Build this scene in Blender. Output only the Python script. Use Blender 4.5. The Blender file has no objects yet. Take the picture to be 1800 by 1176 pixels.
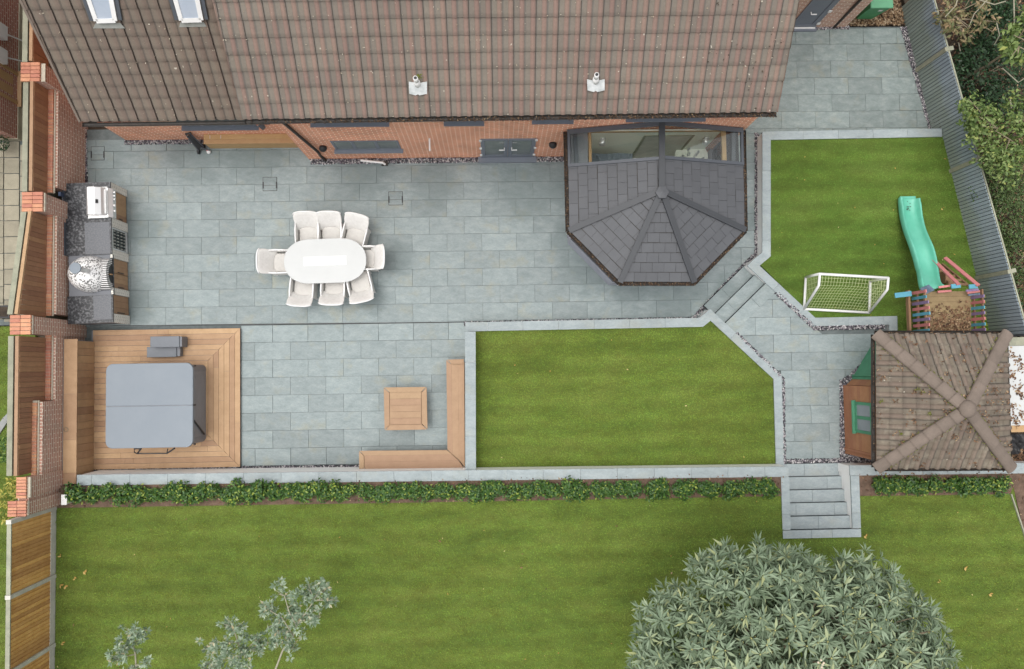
import bpy, math, random
import numpy as np
from mathutils import Vector, Matrix
random.seed(7); rng = np.random.default_rng(7)
SC = bpy.context.scene
COL = SC.collection
# ------------------------------------------------------------------ camera, sky, sun, exposure
ROT = (0.0446, -0.0217, -0.0162); FOC = 1365.18; CAMZ = 20.0
cam_d = bpy.data.cameras.new('camera'); cam = bpy.data.objects.new('camera', cam_d); COL.objects.link(cam)
cam.location = (0, 0, CAMZ); cam.rotation_euler = ROT
cam_d.sensor_width = 36.0; cam_d.lens = FOC / 1800 * 36.0; cam_d.clip_start = 0.1; cam_d.clip_end = 600
SC.camera = cam
SUN_EL, SUN_AZ = math.radians(80), math.radians(270)      # azimuth clockwise from +Y
world = bpy.data.worlds.new('World'); SC.world = world; world.use_nodes = True
wn = world.node_tree.nodes; wl = world.node_tree.links
sky = wn.new('ShaderNodeTexSky'); sky.sky_type = 'NISHITA'; sky.sun_disc = False
sky.sun_elevation = SUN_EL; sky.sun_rotation = SUN_AZ; sky.air_density = 1.3; sky.dust_density = 8.0; sky.ozone_density = 0.6
hs = wn.new('ShaderNodeHueSaturation'); hs.inputs['Saturation'].default_value = 0.22   # overcast: nearly grey sky
wl.new(sky.outputs[0], hs.inputs['Color']); wl.new(hs.outputs[0], wn['Background'].inputs['Color'])
wn['Background'].inputs['Strength'].default_value = 0.15
sun_d = bpy.data.lights.new('sun', 'SUN'); sun = bpy.data.objects.new('sun', sun_d); COL.objects.link(sun)
sun_d.energy = 0.5; sun_d.angle = math.radians(130); sun_d.color = (1.0, 0.97, 0.92)
sd = Vector((math.sin(SUN_AZ) * math.cos(SUN_EL), math.cos(SUN_AZ) * math.cos(SUN_EL), math.sin(SUN_EL)))
sun.rotation_euler = sd.to_track_quat('Z', 'Y').to_euler()
SC.view_settings.view_transform = 'Standard'; SC.view_settings.look = 'None'
SC.view_settings.exposure = 0.28; SC.view_settings.gamma = 1.0; SC.view_settings.use_curve_mapping = False
SC.cycles.max_bounces = 6; SC.cycles.transparent_max_bounces = 12

# ------------------------------------------------------------------ measuring helpers
a, b, c = ROT
_R = (Matrix.Rotation(c, 3, 'Z') @ Matrix.Rotation(b, 3, 'Y') @ Matrix.Rotation(a, 3, 'X'))
CP = Vector((0, 0, CAMZ))
def ray(px, py): return _R @ Vector(((px - 900) / FOC, -(py - 588) / FOC, -1.0))
def at(px, py, z=0.0):                       # photo pixel -> point on the level z
    d = ray(px, py); t = (z - CAMZ) / d.z; return CP + d * t
def atY(px, py, Y):
    d = ray(px, py); return CP + d * (Y / d.y)
def atX(px, py, X):
    d = ray(px, py); return CP + d * (X / d.x)
def at_pl(px, py, o, n):
    d = ray(px, py); return CP + d * ((o - CP).dot(n) / d.dot(n))
def lerp(p, q, t): return p + (q - p) * t
def V(*a): return Vector(a)

# ------------------------------------------------------------------ mesh builder
class MB:
    def __init__(s): s.v = []; s.f = []; s.uv = None
    def add(s, vs, fs):
        n = len(s.v); s.v += [tuple(p) for p in vs]; s.f += [tuple(i + n for i in f) for f in fs]; return s
    def box(s, lo, hi):
        x0, y0, z0 = lo; x1, y1, z1 = hi
        return s.add([(x0,y0,z0),(x1,y0,z0),(x1,y1,z0),(x0,y1,z0),(x0,y0,z1),(x1,y0,z1),(x1,y1,z1),(x0,y1,z1)],
                     [(0,3,2,1),(4,5,6,7),(0,1,5,4),(1,2,6,5),(2,3,7,6),(3,0,4,7)])
    def obox(s, c, ax, ay, az):               # oriented box: centre and three half-axis vectors
        c, ax, ay, az = Vector(c), Vector(ax), Vector(ay), Vector(az)
        vs = [c + ax*i + ay*j + az*k for k in (-1,1) for i, j in ((-1,-1),(1,-1),(1,1),(-1,1))]
        return s.add(vs, [(0,3,2,1),(4,5,6,7),(0,1,5,4),(1,2,6,5),(2,3,7,6),(3,0,4,7)])
    def bar(s, p, q, w, h, up=(0,0,1)):        # rectangular bar from p to q, w across, h along up
        p, q = Vector(p), Vector(q); d = (q - p); L = d.length; d.normalize(); up = Vector(up)
        sdir = d.cross(up)
        if sdir.length < 1e-4: sdir = d.cross(Vector((1,0,0)))
        sdir.normalize(); u = sdir.cross(d)
        return s.obox((p + q) / 2, d * L / 2, sdir * w / 2, u * h / 2)
    def prism(s, poly, z0, z1):
        n = len(poly); ar = sum(poly[i][0]*poly[(i+1)%n][1] - poly[(i+1)%n][0]*poly[i][1] for i in range(n))
        if ar < 0: poly = poly[::-1]
        vs = [(p[0], p[1], z0) for p in poly] + [(p[0], p[1], z1) for p in poly]
        return s.add(vs, [tuple(range(n))[::-1], tuple(range(n, 2*n))] + [(i, (i+1)%n, n+(i+1)%n, n+i) for i in range(n)])
    def quadslab(s, pts, t):                   # planar polygon given thickness t downwards along its normal
        pts = [Vector(p) for p in pts]; n = (pts[1]-pts[0]).cross(pts[2]-pts[0]).normalized()
        if n.z < 0: pts = pts[::-1]; n = -n
        k = len(pts); vs = [p - n*t for p in pts] + pts
        return s.add(vs, [tuple(range(k))[::-1], tuple(range(k, 2*k))] + [(i, (i+1)%k, k+(i+1)%k, k+i) for i in range(k)])
    def tube(s, pts, r, n=8, cap=True):
        pts = [Vector(p) for p in pts]; rs = r if isinstance(r, (list, tuple)) else [r]*len(pts)
        base = len(s.v); ref = None
        for i, p in enumerate(pts):
            d = (pts[min(i+1, len(pts)-1)] - pts[max(i-1, 0)]).normalized()
            if ref is None:
                ref = d.cross(Vector((0,0,1)));
                if ref.length < 1e-3: ref = d.cross(Vector((1,0,0)))
            x = (ref - d*ref.dot(d)).normalized(); ref = x; y = d.cross(x)
            for k in range(n):
                a = 2*math.pi*k/n; s.v.append(tuple(p + x*math.cos(a)*rs[i] + y*math.sin(a)*rs[i]))
        for i in range(len(pts)-1):
            for k in range(n):
                a0 = base+i*n+k; a1 = base+i*n+(k+1)%n; s.f.append((a0, a1, a1+n, a0+n))
        if cap:
            s.f.append(tuple(base+k for k in range(n))[::-1]); s.f.append(tuple(base+(len(pts)-1)*n+k for k in range(n)))
        return s
    def lathe(s, c, prof, n=24, cap=True):
        c = Vector(c); base = len(s.v)
        for r, z in prof:
            for k in range(n):
                a = 2*math.pi*k/n; s.v.append((c.x+r*math.cos(a), c.y+r*math.sin(a), c.z+z))
        for i in range(len(prof)-1):
            for k in range(n):
                a0 = base+i*n+k; a1 = base+i*n+(k+1)%n; s.f.append((a0, a1, a1+n, a0+n))
        if cap:
            s.f.append(tuple(base+k for k in range(n))[::-1]); s.f.append(tuple(base+(len(prof)-1)*n+k for k in range(n)))
        return s
def origin(p):
    o = Vector((0,0,0))
    while p is not None: o = o + p.location; p = p.parent
    return o
def set_uv(me):
    n = len(me.loops)
    if n == 0: return
    co = np.empty(len(me.vertices)*3, np.float32); me.vertices.foreach_get('co', co); co = co.reshape(-1, 3)
    li = np.empty(n, np.int32); me.loops.foreach_get('vertex_index', li)
    pn = np.empty(len(me.polygons)*3, np.float32); me.polygons.foreach_get('normal', pn); pn = pn.reshape(-1, 3)
    lt = np.empty(len(me.polygons), np.int32); me.polygons.foreach_get('loop_total', lt)
    N = np.repeat(pn, lt, axis=0); P = co[li]
    hz = np.abs(N[:, 2]) > 0.75
    tl = np.hypot(N[:, 0], N[:, 1]) + 1e-9
    u = np.where(hz, P[:, 0], (-N[:, 1]*P[:, 0] + N[:, 0]*P[:, 1]) / tl); v = np.where(hz, P[:, 1], P[:, 2])
    uv = me.uv_layers.new(name='uv'); uv.data.foreach_set('uv', np.stack([u, v], 1).astype(np.float32).ravel())
def build(mb, name, mat, parent=None, smooth=False, local=False, kind=None, label=None, cat=None, group=None, loc=None, mods=()):
    me = bpy.data.meshes.new(name); v = mb.v
    o = bpy.data.objects.new(name, me)
    if parent is not None:
        o.parent = parent
        if not local: og = origin(parent); v = [(x-og.x, y-og.y, z-og.z) for x, y, z in v]
    elif loc is not None:
        o.location = loc; v = [(x-loc[0], y-loc[1], z-loc[2]) for x, y, z in v]
    me.from_pydata(v, [], mb.f); me.update()
    if mb.uv is None: set_uv(me)
    else:
        li = np.empty(len(me.loops), np.int32); me.loops.foreach_get('vertex_index', li)
        uv = me.uv_layers.new(name='uv'); uv.data.foreach_set('uv', np.array(mb.uv, np.float32)[li].ravel())
    me.materials.append(mat)
    if smooth: me.polygons.foreach_set('use_smooth', [True]*len(me.polygons))
    for m in mods:
        if m[0] == 'BEVEL': d = o.modifiers.new('bevel', 'BEVEL'); d.width = m[1]; d.segments = m[2]; d.limit_method = 'ANGLE'
        if m[0] == 'SUBSURF': d = o.modifiers.new('subsurf', 'SUBSURF'); d.levels = m[1]; d.render_levels = m[1]
        if m[0] == 'SOLIDIFY': d = o.modifiers.new('solidify', 'SOLIDIFY'); d.thickness = m[1]; d.offset = 0
    COL.objects.link(o); tag(o, label, cat, group, kind); return o
def tag(o, label=None, cat=None, group=None, kind=None):
    for k, x in (('label', label), ('category', cat), ('group', group), ('kind', kind)):
        if x: o[k] = x
    return o
def thing(name, label, cat, loc=(0,0,0), group=None):
    o = bpy.data.objects.new(name, None); COL.objects.link(o); o.location = loc; o.empty_display_size = 0.2
    return tag(o, label, cat, group)
def share(src, parent, loc, scale=None, rotz=None):     # another object on the same mesh, world location
    o = src.copy(); COL.objects.link(o); o.parent = parent; o.location = Vector(loc) - origin(parent)
    if scale: o.scale = scale
    if rotz is not None: o.rotation_euler = (0, 0, rotz)
    return o
def copy_tree(o, parent=None):
    c = o.copy(); COL.objects.link(c)
    if parent is not None: c.parent = parent
    for ch in list(o.children): copy_tree(ch, c)
    return c
def np_mesh(name, verts, faces, mat, parent=None, **kw):   # bulk mesh: verts Nx3, faces Mxk (same k)
    me = bpy.data.meshes.new(name); verts = np.asarray(verts, np.float32); faces = np.asarray(faces, np.int32)
    if parent is not None: verts = verts - np.array(origin(parent), np.float32)
    k = faces.shape[1]
    me.vertices.add(len(verts)); me.vertices.foreach_set('co', verts.ravel())
    me.loops.add(faces.size); me.loops.foreach_set('vertex_index', faces.ravel())
    me.polygons.add(len(faces)); me.polygons.foreach_set('loop_start', np.arange(len(faces), dtype=np.int32)*k)
    me.update(calc_edges=True); me.validate()
    me.materials.append(mat); o = bpy.data.objects.new(name, me); COL.objects.link(o)
    if parent is not None: o.parent = parent
    tag(o, kw.get('label'), kw.get('cat'), kw.get('group'), kw.get('kind')); return o
def inside(poly, x, y):
    r = np.zeros(len(x), bool); n = len(poly)
    for i in range(n):
        x0, y0 = poly[i][:2]; x1, y1 = poly[(i+1) % n][:2]
        cnd = ((y0 > y) != (y1 > y)) & (x < (x1-x0)*(y-y0)/((y1-y0) + 1e-12) + x0); r ^= cnd
    return r
def scatter(poly, n):
    xs = [p[0] for p in poly]; ys = [p[1] for p in poly]
    X = rng.uniform(min(xs), max(xs), n); Y = rng.uniform(min(ys), max(ys), n)
    m = inside(poly, X, Y); return X[m], Y[m]
def polyarea(poly): return abs(sum(poly[i][0]*poly[(i+1)%len(poly)][1] - poly[(i+1)%len(poly)][0]*poly[i][1] for i in range(len(poly))))/2
def bbox_area(poly): return (max(p[0] for p in poly)-min(p[0] for p in poly))*(max(p[1] for p in poly)-min(p[1] for p in poly))
def clip(poly, p, n):                      # keep the half-plane (x-p).n >= 0
    out = []
    for i in range(len(poly)):
        A, B = poly[i], poly[(i+1) % len(poly)]
        da = (A[0]-p[0])*n[0]+(A[1]-p[1])*n[1]; db = (B[0]-p[0])*n[0]+(B[1]-p[1])*n[1]
        if da >= 0: out.append(A)
        if da*db < 0: t = da/(da-db); out.append((A[0]+(B[0]-A[0])*t, A[1]+(B[1]-A[1])*t))
    return out

# ------------------------------------------------------------------ materials
def nt(name):
    m = bpy.data.materials.new(name); m.use_nodes = True; t = m.node_tree; return m, t.nodes, t.links, t.nodes['Principled BSDF']
def ramp(N, stops):
    r = N.new('ShaderNodeValToRGB'); e = r.color_ramp.elements
    while len(e) > 1: e.remove(e[0])
    e[0].position = stops[0][0]; e[0].color = (*stops[0][1], 1)
    for p, c in stops[1:]: x = e.new(p); x.color = (*c, 1)
    return r
def coords(N, L, kind, stretch=None):
    if kind == 'pos': s = N.new('ShaderNodeNewGeometry').outputs['Position']
    else: s = N.new('ShaderNodeTexCoord').outputs[{'obj': 'Object', 'uv': 'UV'}[kind]]
    if stretch:
        m = N.new('ShaderNodeMapping'); m.inputs['Scale'].default_value = stretch; L.new(s, m.inputs['Vector']); s = m.outputs[0]
    return s
def noise(N, L, co, scale, detail=4, rough=0.6):
    n = N.new('ShaderNodeTexNoise'); n.inputs['Scale'].default_value = scale; n.inputs['Detail'].default_value = detail
    n.inputs['Roughness'].default_value = rough; L.new(co, n.inputs['Vector']); return n.outputs['Fac']
def mixc(N, L, fac, A, B, mode='MIX'):
    m = N.new('ShaderNodeMix'); m.data_type = 'RGBA'; m.blend_type = mode
    for i, x in ((6, A), (7, B)):
        if isinstance(x, tuple): m.inputs[i].default_value = (*x, 1)
        else: L.new(x, m.inputs[i])
    if isinstance(fac, (int, float)): m.inputs[0].default_value = fac
    else: L.new(fac, m.inputs[0])
    return m.outputs[2]
def math_(N, L, op, A, B=None, C=None):
    m = N.new('ShaderNodeMath'); m.operation = op
    for i, x in enumerate((A, B, C)):
        if x is None: continue
        if isinstance(x, (int, float)): m.inputs[i].default_value = x
        else: L.new(x, m.inputs[i])
    return m.outputs[0]
def jitter(N, L, col, src, amt, hue=0.0):
    h = N.new('ShaderNodeHueSaturation'); L.new(col, h.inputs['Color'])
    L.new(math_(N, L, 'MULTIPLY_ADD', src, 2*amt, 1-amt), h.inputs['Value'])
    if hue: L.new(math_(N, L, 'MULTIPLY_ADD', src, 2*hue, 0.5-hue), h.inputs['Hue'])
    return h.outputs[0]
def M(name, c1, c2=None, scale=6, rough=0.7, orand=0.0, irand=0.0, hue=0.0, bump=0.0, bscale=None, metal=0.0, kind='pos', stretch=None, detail=5, fine=0.0, spec=0.4, trans=0.0):
    m, N, L, P = nt(name); c2 = c2 or tuple(x*0.8 for x in c1)
    co = coords(N, L, kind, stretch); f = noise(N, L, co, scale, detail)
    col = ramp(N, [(0.32, c1), (0.68, c2)]); L.new(f, col.inputs[0]); o = col.outputs[0]
    if fine:
        g = noise(N, L, co, scale*9, 3); o = jitter(N, L, o, g, fine)
    if orand: o = jitter(N, L, o, N.new('ShaderNodeObjectInfo').outputs['Random'], orand, hue)
    if irand: o = jitter(N, L, o, N.new('ShaderNodeNewGeometry').outputs['Random Per Island'], irand, hue)
    L.new(o, P.inputs['Base Color']); P.inputs['Roughness'].default_value = rough; P.inputs['Metallic'].default_value = metal
    P.inputs['Specular IOR Level'].default_value = spec
    if bump:
        b = N.new('ShaderNodeBump'); b.inputs['Strength'].default_value = bump; b.inputs['Distance'].default_value = 0.02
        L.new(noise(N, L, co, bscale or scale*4, 4), b.inputs['Height']); L.new(b.outputs[0], P.inputs['Normal'])
    return m
def leaf_mat(name, stops, rough=0.5, orand=0.0, spec=0.35):   # colour picked per leaf
    m, N, L, P = nt(name); r = ramp(N, stops); L.new(N.new('ShaderNodeNewGeometry').outputs['Random Per Island'], r.inputs[0])
    L.new(r.outputs[0], P.inputs['Base Color']); P.inputs['Roughness'].default_value = rough; P.inputs['Specular IOR Level'].default_value = spec
    t = N.new('ShaderNodeBsdfTranslucent'); L.new(r.outputs[0], t.inputs['Color']); mx = N.new('ShaderNodeMixShader'); mx.inputs[0].default_value = 0.2
    L.new(P.outputs[0], mx.inputs[1]); L.new(t.outputs[0], mx.inputs[2]); L.new(mx.outputs[0], N['Material Output'].inputs['Surface']); return m
def mp2(N, L, co):
    m = N.new('ShaderNodeMapping'); m.inputs['Rotation'].default_value = (0, 0, .5); m.inputs['Scale'].default_value = (.8, 1.6, 1); L.new(co, m.inputs[0]); return m.outputs[0]
def slab_mat(name, base, light, dark, warm, amt=0.10, stains=False):
    m, N, L, P = nt(name); co = coords(N, L, 'pos')
    oi = N.new('ShaderNodeObjectInfo').outputs['Random']
    w = N.new('ShaderNodeCombineXYZ'); L.new(math_(N, L, 'MULTIPLY', oi, 37.0), w.inputs[0]); L.new(math_(N, L, 'MULTIPLY', oi, 91.0), w.inputs[1])
    ad = N.new('ShaderNodeVectorMath'); ad.operation = 'ADD'; L.new(co, ad.inputs[0]); L.new(w.outputs[0], ad.inputs[1])
    mp = N.new('ShaderNodeMapping'); mp.inputs['Rotation'].default_value = (0, 0, 0.55); mp.inputs['Scale'].default_value = (1.0, 1.9, 1); L.new(ad.outputs[0], mp.inputs[0])
    f1 = noise(N, L, mp.outputs[0], 3.4, 9, 0.74); r = ramp(N, [(0.30, dark), (0.50, base), (0.70, light)]); L.new(f1, r.inputs[0])
    f2 = noise(N, L, ad.outputs[0], 1.7, 3); r2 = ramp(N, [(0.56, (0,0,0)), (0.72, (1,1,1))]); L.new(f2, r2.inputs[0])
    o = mixc(N, L, math_(N, L, 'MULTIPLY', r2.outputs[0], 0.6), r.outputs[0], warm)
    f3 = noise(N, L, co, 0.28, 3); o = jitter(N, L, o, f3, 0.12); o = jitter(N, L, o, noise(N, L, mp.outputs[0], 15, 4, .7), 0.20)
    o = jitter(N, L, o, noise(N, L, co, 55, 3), 0.16)
    o = jitter(N, L, o, oi, amt)
    if stains:                                   # drying damp patches by the walls and under the conservatory gutter
        tot = None
        for px, py, rr in ((1035, 468, .75), (1110, 505, .5), (1190, 512, .8), (1275, 505, .3), (640, 300, .7), (760, 325, .6), (930, 335, .8), (985, 330, .6), (345, 275, .7), (180, 260, .7), (450, 272, .8), (700, 455, .4), (655, 525, .35), (250, 400, .5), (240, 540, .5), (990, 420, .35), (1310, 380, .4), (1310, 280, .4), (180, 300, .5)):
            q = at(px, py, 0); d = N.new('ShaderNodeVectorMath'); d.operation = 'DISTANCE'; L.new(co, d.inputs[0]); d.inputs[1].default_value = tuple(q)
            k = math_(N, L, 'SUBTRACT', 1.0, math_(N, L, 'DIVIDE', d.outputs['Value'], rr*1.5)); tot = k if tot is None else math_(N, L, 'MAXIMUM', tot, k)
        tot = math_(N, L, 'ADD', tot, math_(N, L, 'MULTIPLY_ADD', noise(N, L, mp2(N, L, co), 2.2, 7, .72), 1.5, -.75)); rs = ramp(N, [(.10, (0, 0, 0)), (.55, (1, 1, 1))]); L.new(tot, rs.inputs[0])
        o = mixc(N, L, math_(N, L, 'MULTIPLY', rs.outputs[0], .40), o, (.10, .135, .135))
    L.new(o, P.inputs['Base Color']); P.inputs['Roughness'].default_value = 0.62; P.inputs['Specular IOR Level'].default_value = 0.35
    bm = N.new('ShaderNodeBump'); bm.inputs['Strength'].default_value = 0.8; bm.inputs['Distance'].default_value = 0.014
    L.new(f1, bm.inputs['Height']); L.new(bm.outputs[0], P.inputs['Normal']); return m
def brick_mat(name, c1, c2, mortar, dark=None, size=(0.225, 0.075), bump=0.6, soft=0.5):
    m, N, L, P = nt(name); co = coords(N, L, 'uv')
    bt = N.new('ShaderNodeTexBrick'); bt.offset = 0.5
    for k, x in (('Scale', 1.0), ('Mortar Size', 0.010), ('Mortar Smooth', 0.2), ('Bias', 0.0), ('Brick Width', size[0]), ('Row Height', size[1])): bt.inputs[k].default_value = x
    bt.inputs['Color1'].default_value = (*c1, 1); bt.inputs['Color2'].default_value = (*c2, 1); bt.inputs['Mortar'].default_value = (*mortar, 1)
    L.new(co, bt.inputs['Vector'])
    p = coords(N, L, 'pos'); o = jitter(N, L, bt.outputs['Color'], noise(N, L, p, 1.3, 5), soft)
    o = jitter(N, L, o, noise(N, L, p, 30, 3), 0.25)
    if dark:
        r = ramp(N, [(0.55, (0,0,0)), (0.75, (1,1,1))]); L.new(noise(N, L, p, 2.2, 6, 0.7), r.inputs[0]); o = mixc(N, L, math_(N, L, 'MULTIPLY', r.outputs[0], 0.6), o, dark)
    L.new(o, P.inputs['Base Color']); P.inputs['Roughness'].default_value = 0.9; P.inputs['Specular IOR Level'].default_value = 0.2
    bm = N.new('ShaderNodeBump'); bm.inputs['Strength'].default_value = bump; bm.inputs['Distance'].default_value = 0.01; bm.invert = True
    L.new(bt.outputs['Fac'], bm.inputs['Height']); L.new(bm.outputs[0], P.inputs['Normal']); return m
def grass_mat(name, lo, mid, hi, blades=False, stripe=0.0):
    m, N, L, P = nt(name); co = coords(N, L, 'pos')
    st_ = coords(N, L, 'pos', (0.6, 1.5, 1)); f = noise(N, L, st_, 0.9, 8, 0.74); r = ramp(N, [(0.26, lo), (0.5, mid), (0.76, hi)]); L.new(f, r.inputs[0])
    o = jitter(N, L, r.outputs[0], noise(N, L, st_, 3.0, 7, 0.8), 0.55, 0.028)
    o = jitter(N, L, o, noise(N, L, co, 0.35, 3), 0.16, 0.012)
    o = jitter(N, L, o, noise(N, L, co, 9, 4, 0.75), 0.22, .008); o = jitter(N, L, o, noise(N, L, co, 26, 4, 0.8), 0.30)
    if stripe:
        w = N.new('ShaderNodeTexWave'); w.bands_direction = 'Y'; w.inputs['Scale'].default_value = 0.62; w.inputs['Distortion'].default_value = 1.2; w.inputs['Detail'].default_value = 2; w.inputs['Detail Scale'].default_value = 0.8
        L.new(co, w.inputs['Vector']); o = jitter(N, L, o, w.outputs['Fac'], stripe)
    if blades: o = jitter(N, L, o, N.new('ShaderNodeNewGeometry').outputs['Random Per Island'], 0.28, 0.02)
    L.new(o, P.inputs['Base Color']); P.inputs['Roughness'].default_value = 0.75; P.inputs['Specular IOR Level'].default_value = 0.15
    if not blades:
        bm = N.new('ShaderNodeBump'); bm.inputs['Strength'].default_value = 0.6; bm.inputs['Distance'].default_value = 0.03
        L.new(noise(N, L, co, 40, 3), bm.inputs['Height']); L.new(bm.outputs[0], P.inputs['Normal'])
    return m
def wood_mat(name, c1, c2, orand=0.12, rough=0.7, hue=0.006, stretch=(3, 3, 3), bump=0.2):
    m, N, L, P = nt(name); co = coords(N, L, 'pos', stretch)
    oi = N.new('ShaderNodeObjectInfo').outputs['Random']
    f = noise(N, L, co, 1.6, 8, 0.7); r = ramp(N, [(0.3, c1), (0.7, c2)]); L.new(f, r.inputs[0])
    o = jitter(N, L, r.outputs[0], oi, orand, hue); o = jitter(N, L, o, noise(N, L, coords(N, L, 'pos'), 40, 2), 0.10)
    L.new(o, P.inputs['Base Color']); P.inputs['Roughness'].default_value = rough; P.inputs['Specular IOR Level'].default_value = 0.3
    if bump:
        bm = N.new('ShaderNodeBump'); bm.inputs['Strength'].default_value = bump; bm.inputs['Distance'].default_value = 0.01; L.new(f, bm.inputs['Height']); L.new(bm.outputs[0], P.inputs['Normal'])
    return m
def tile_mat(name, roll, flat, moss, amt, w, pale=None):       # concrete roof tile: worn rolls, algae in the pans
    m, N, L, P = nt(name); uv = coords(N, L, 'uv'); sp = N.new('ShaderNodeSeparateXYZ'); L.new(uv, sp.inputs[0])
    fr = math_(N, L, 'FRACT', math_(N, L, 'DIVIDE', sp.outputs[0], w))
    dk = tuple(x*.88 for x in flat); bl = (flat[0]*.88, flat[1]*.94, flat[2]*1.0)
    r = ramp(N, [(0.0, dk), (0.05, bl), (0.14, flat), (0.44, flat), (0.56, roll), (0.86, roll), (0.97, bl), (1.0, dk)]); L.new(fr, r.inputs[0])
    p = coords(N, L, 'pos'); o = jitter(N, L, r.outputs[0], noise(N, L, p, 1.1, 5), 0.20)
    ed = ramp(N, [(0.0, (1, 1, 1)), (0.055, (.9, .9, .9)), (0.10, (0, 0, 0))]); L.new(math_(N, L, 'ADD', sp.outputs[1], math_(N, L, 'MULTIPLY', noise(N, L, p, 14, 3), .03)), ed.inputs[0])   # shade of the course overlap painted in, with dirt, along the lower edge
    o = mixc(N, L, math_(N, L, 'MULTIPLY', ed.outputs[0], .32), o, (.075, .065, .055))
    o = jitter(N, L, o, noise(N, L, p, 22, 4, 0.75), 0.22)
    o = jitter(N, L, o, N.new('ShaderNodeObjectInfo').outputs['Random'], amt, 0.006)
    k = ramp(N, [(0.60, (0,0,0)), (0.70, (1,1,1))]); L.new(noise(N, L, p, 7, 5, 0.75), k.inputs[0])
    o = mixc(N, L, math_(N, L, 'MULTIPLY', k.outputs[0], 0.35), o, moss)
    if pale:
        kp_ = ramp(N, [(0.52, (0,0,0)), (0.66, (1,1,1))]); L.new(noise(N, L, p, 3.2, 6, 0.7), kp_.inputs[0]); o = mixc(N, L, math_(N, L, 'MULTIPLY', kp_.outputs[0], 0.6), o, pale)
    k2 = ramp(N, [(0.745, (0,0,0)), (0.77, (1,1,1))]); L.new(noise(N, L, p, 11, 2, 0.5), k2.inputs[0])
    o = mixc(N, L, math_(N, L, 'MULTIPLY', k2.outputs[0], 0.7), o, (0.62, 0.58, 0.48))
    L.new(o, P.inputs['Base Color']); P.inputs['Roughness'].default_value = 0.85; P.inputs['Specular IOR Level'].default_value = 0.25
    bm = N.new('ShaderNodeBump'); bm.inputs['Strength'].default_value = 0.25; bm.inputs['Distance'].default_value = 0.006; L.new(noise(N, L, p, 60, 3), bm.inputs['Height']); L.new(bm.outputs[0], P.inputs['Normal'])
    return m
def glass_mat(name, tint=(0.9, 0.95, 0.95), refl=0.12):
    m, N, L, P = nt(name); N.remove(P)
    t = N.new('ShaderNodeBsdfTransparent'); t.inputs[0].default_value = (*tint, 1); g = N.new('ShaderNodeBsdfGlossy'); g.inputs['Roughness'].default_value = 0.02
    fr = N.new('ShaderNodeFresnel'); fr.inputs[0].default_value = 1.5
    mx = N.new('ShaderNodeMixShader'); L.new(math_(N, L, 'ADD', fr.outputs[0], refl), mx.inputs[0]); L.new(t.outputs[0], mx.inputs[1]); L.new(g.outputs[0], mx.inputs[2])
    L.new(mx.outputs[0], N['Material Output'].inputs['Surface']); return m

m_slab = slab_mat('riven_slate', (0.235, 0.278, 0.280), (0.290, 0.330, 0.328), (0.185, 0.226, 0.228), (0.28, 0.285, 0.225), stains=True)
m_slabdark = slab_mat('dark_riven_slate', (0.205, 0.245, 0.238), (0.285, 0.32, 0.305), (0.145, 0.18, 0.175), (0.24, 0.24, 0.185))  # darker, greener copy of the riven slate for the side path
m_cope = slab_mat('coping_stone', (0.290, 0.335, 0.345), (0.345, 0.385, 0.39), (0.24, 0.28, 0.29), (0.30, 0.32, 0.29), 0.05)
m_riser = M('shaded_slate_riser', (.055, .066, .068), (.04, .05, .052), 8, .8)  # riser shade painted in: slate colour darkened so the step lines show
m_joint = M('joint_grout', (0.15, 0.17, 0.17), (0.10, 0.12, 0.12), 8, 0.9)
m_render = M('white_render', (0.93, 0.93, 0.91), (0.87, 0.87, 0.85), 2.5, 0.9, bump=0.1, bscale=60)
m_brick = brick_mat('red_house_brick', (0.74, 0.275, 0.160), (0.56, 0.205, 0.125), (0.95, 0.76, 0.57), None, soft=0.34)
m_brick2 = brick_mat('weathered_brick', (0.50, 0.275, 0.21), (0.42, 0.24, 0.185), (0.72, 0.65, 0.54), (0.42, 0.36, 0.29), soft=0.34)
m_brick3 = brick_mat('neighbour_brick', (0.40, 0.165, 0.125), (0.33, 0.135, 0.105), (0.58, 0.48, 0.40), None, soft=0.2)
m_capbrick = M('cap_brick', (0.54, 0.255, 0.165), (0.45, 0.195, 0.125), 9, 0.85, orand=0.13, irand=0.12, hue=0.01, bump=0.3, fine=0.15)
m_mortar = M('mortar', (0.52, 0.48, 0.38), (0.40, 0.37, 0.30), 12, 0.95)
m_grass = grass_mat('lawn_ground', (0.060, 0.095, 0.018), (0.098, 0.140, 0.025), (0.135, 0.168, 0.036), False, 0.07)
m_blade = grass_mat('lawn_blades', (0.110, 0.165, 0.027), (0.165, 0.228, 0.037), (0.215, 0.262, 0.055), True, 0.09)
m_turf = grass_mat('turf_ground', (0.050, 0.100, 0.014), (0.085, 0.140, 0.022), (0.115, 0.165, 0.035), False, 0.10)
m_turfb = grass_mat('turf_blades', (0.090, 0.150, 0.025), (0.132, 0.205, 0.038), (0.172, 0.238, 0.056), True, 0.10)
m_soil = M('bare_soil', (0.16, 0.105, 0.075), (0.09, 0.06, 0.042), 7, 0.95, bump=0.8, bscale=30, fine=0.3)
m_earth = M('dark_earth', (0.075, 0.055, 0.038), (0.035, 0.027, 0.02), 5, 0.95, bump=0.8, bscale=30, fine=0.35)
m_deck = wood_mat('composite_deck', (0.345, 0.215, 0.122), (0.43, 0.28, 0.168), 0.17, 0.65)
m_bench = wood_mat('bench_timber', (0.31, 0.20, 0.122), (0.37, 0.245, 0.152), 0.06, 0.65)
m_fence = wood_mat('brown_fence_board', (0.29, 0.155, 0.085), (0.36, 0.20, 0.115), 0.14, 0.8)
m_fence2 = wood_mat('golden_fence_board', (0.55, 0.29, 0.10), (0.72, 0.42, 0.17), 0.2, 0.75)
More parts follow.
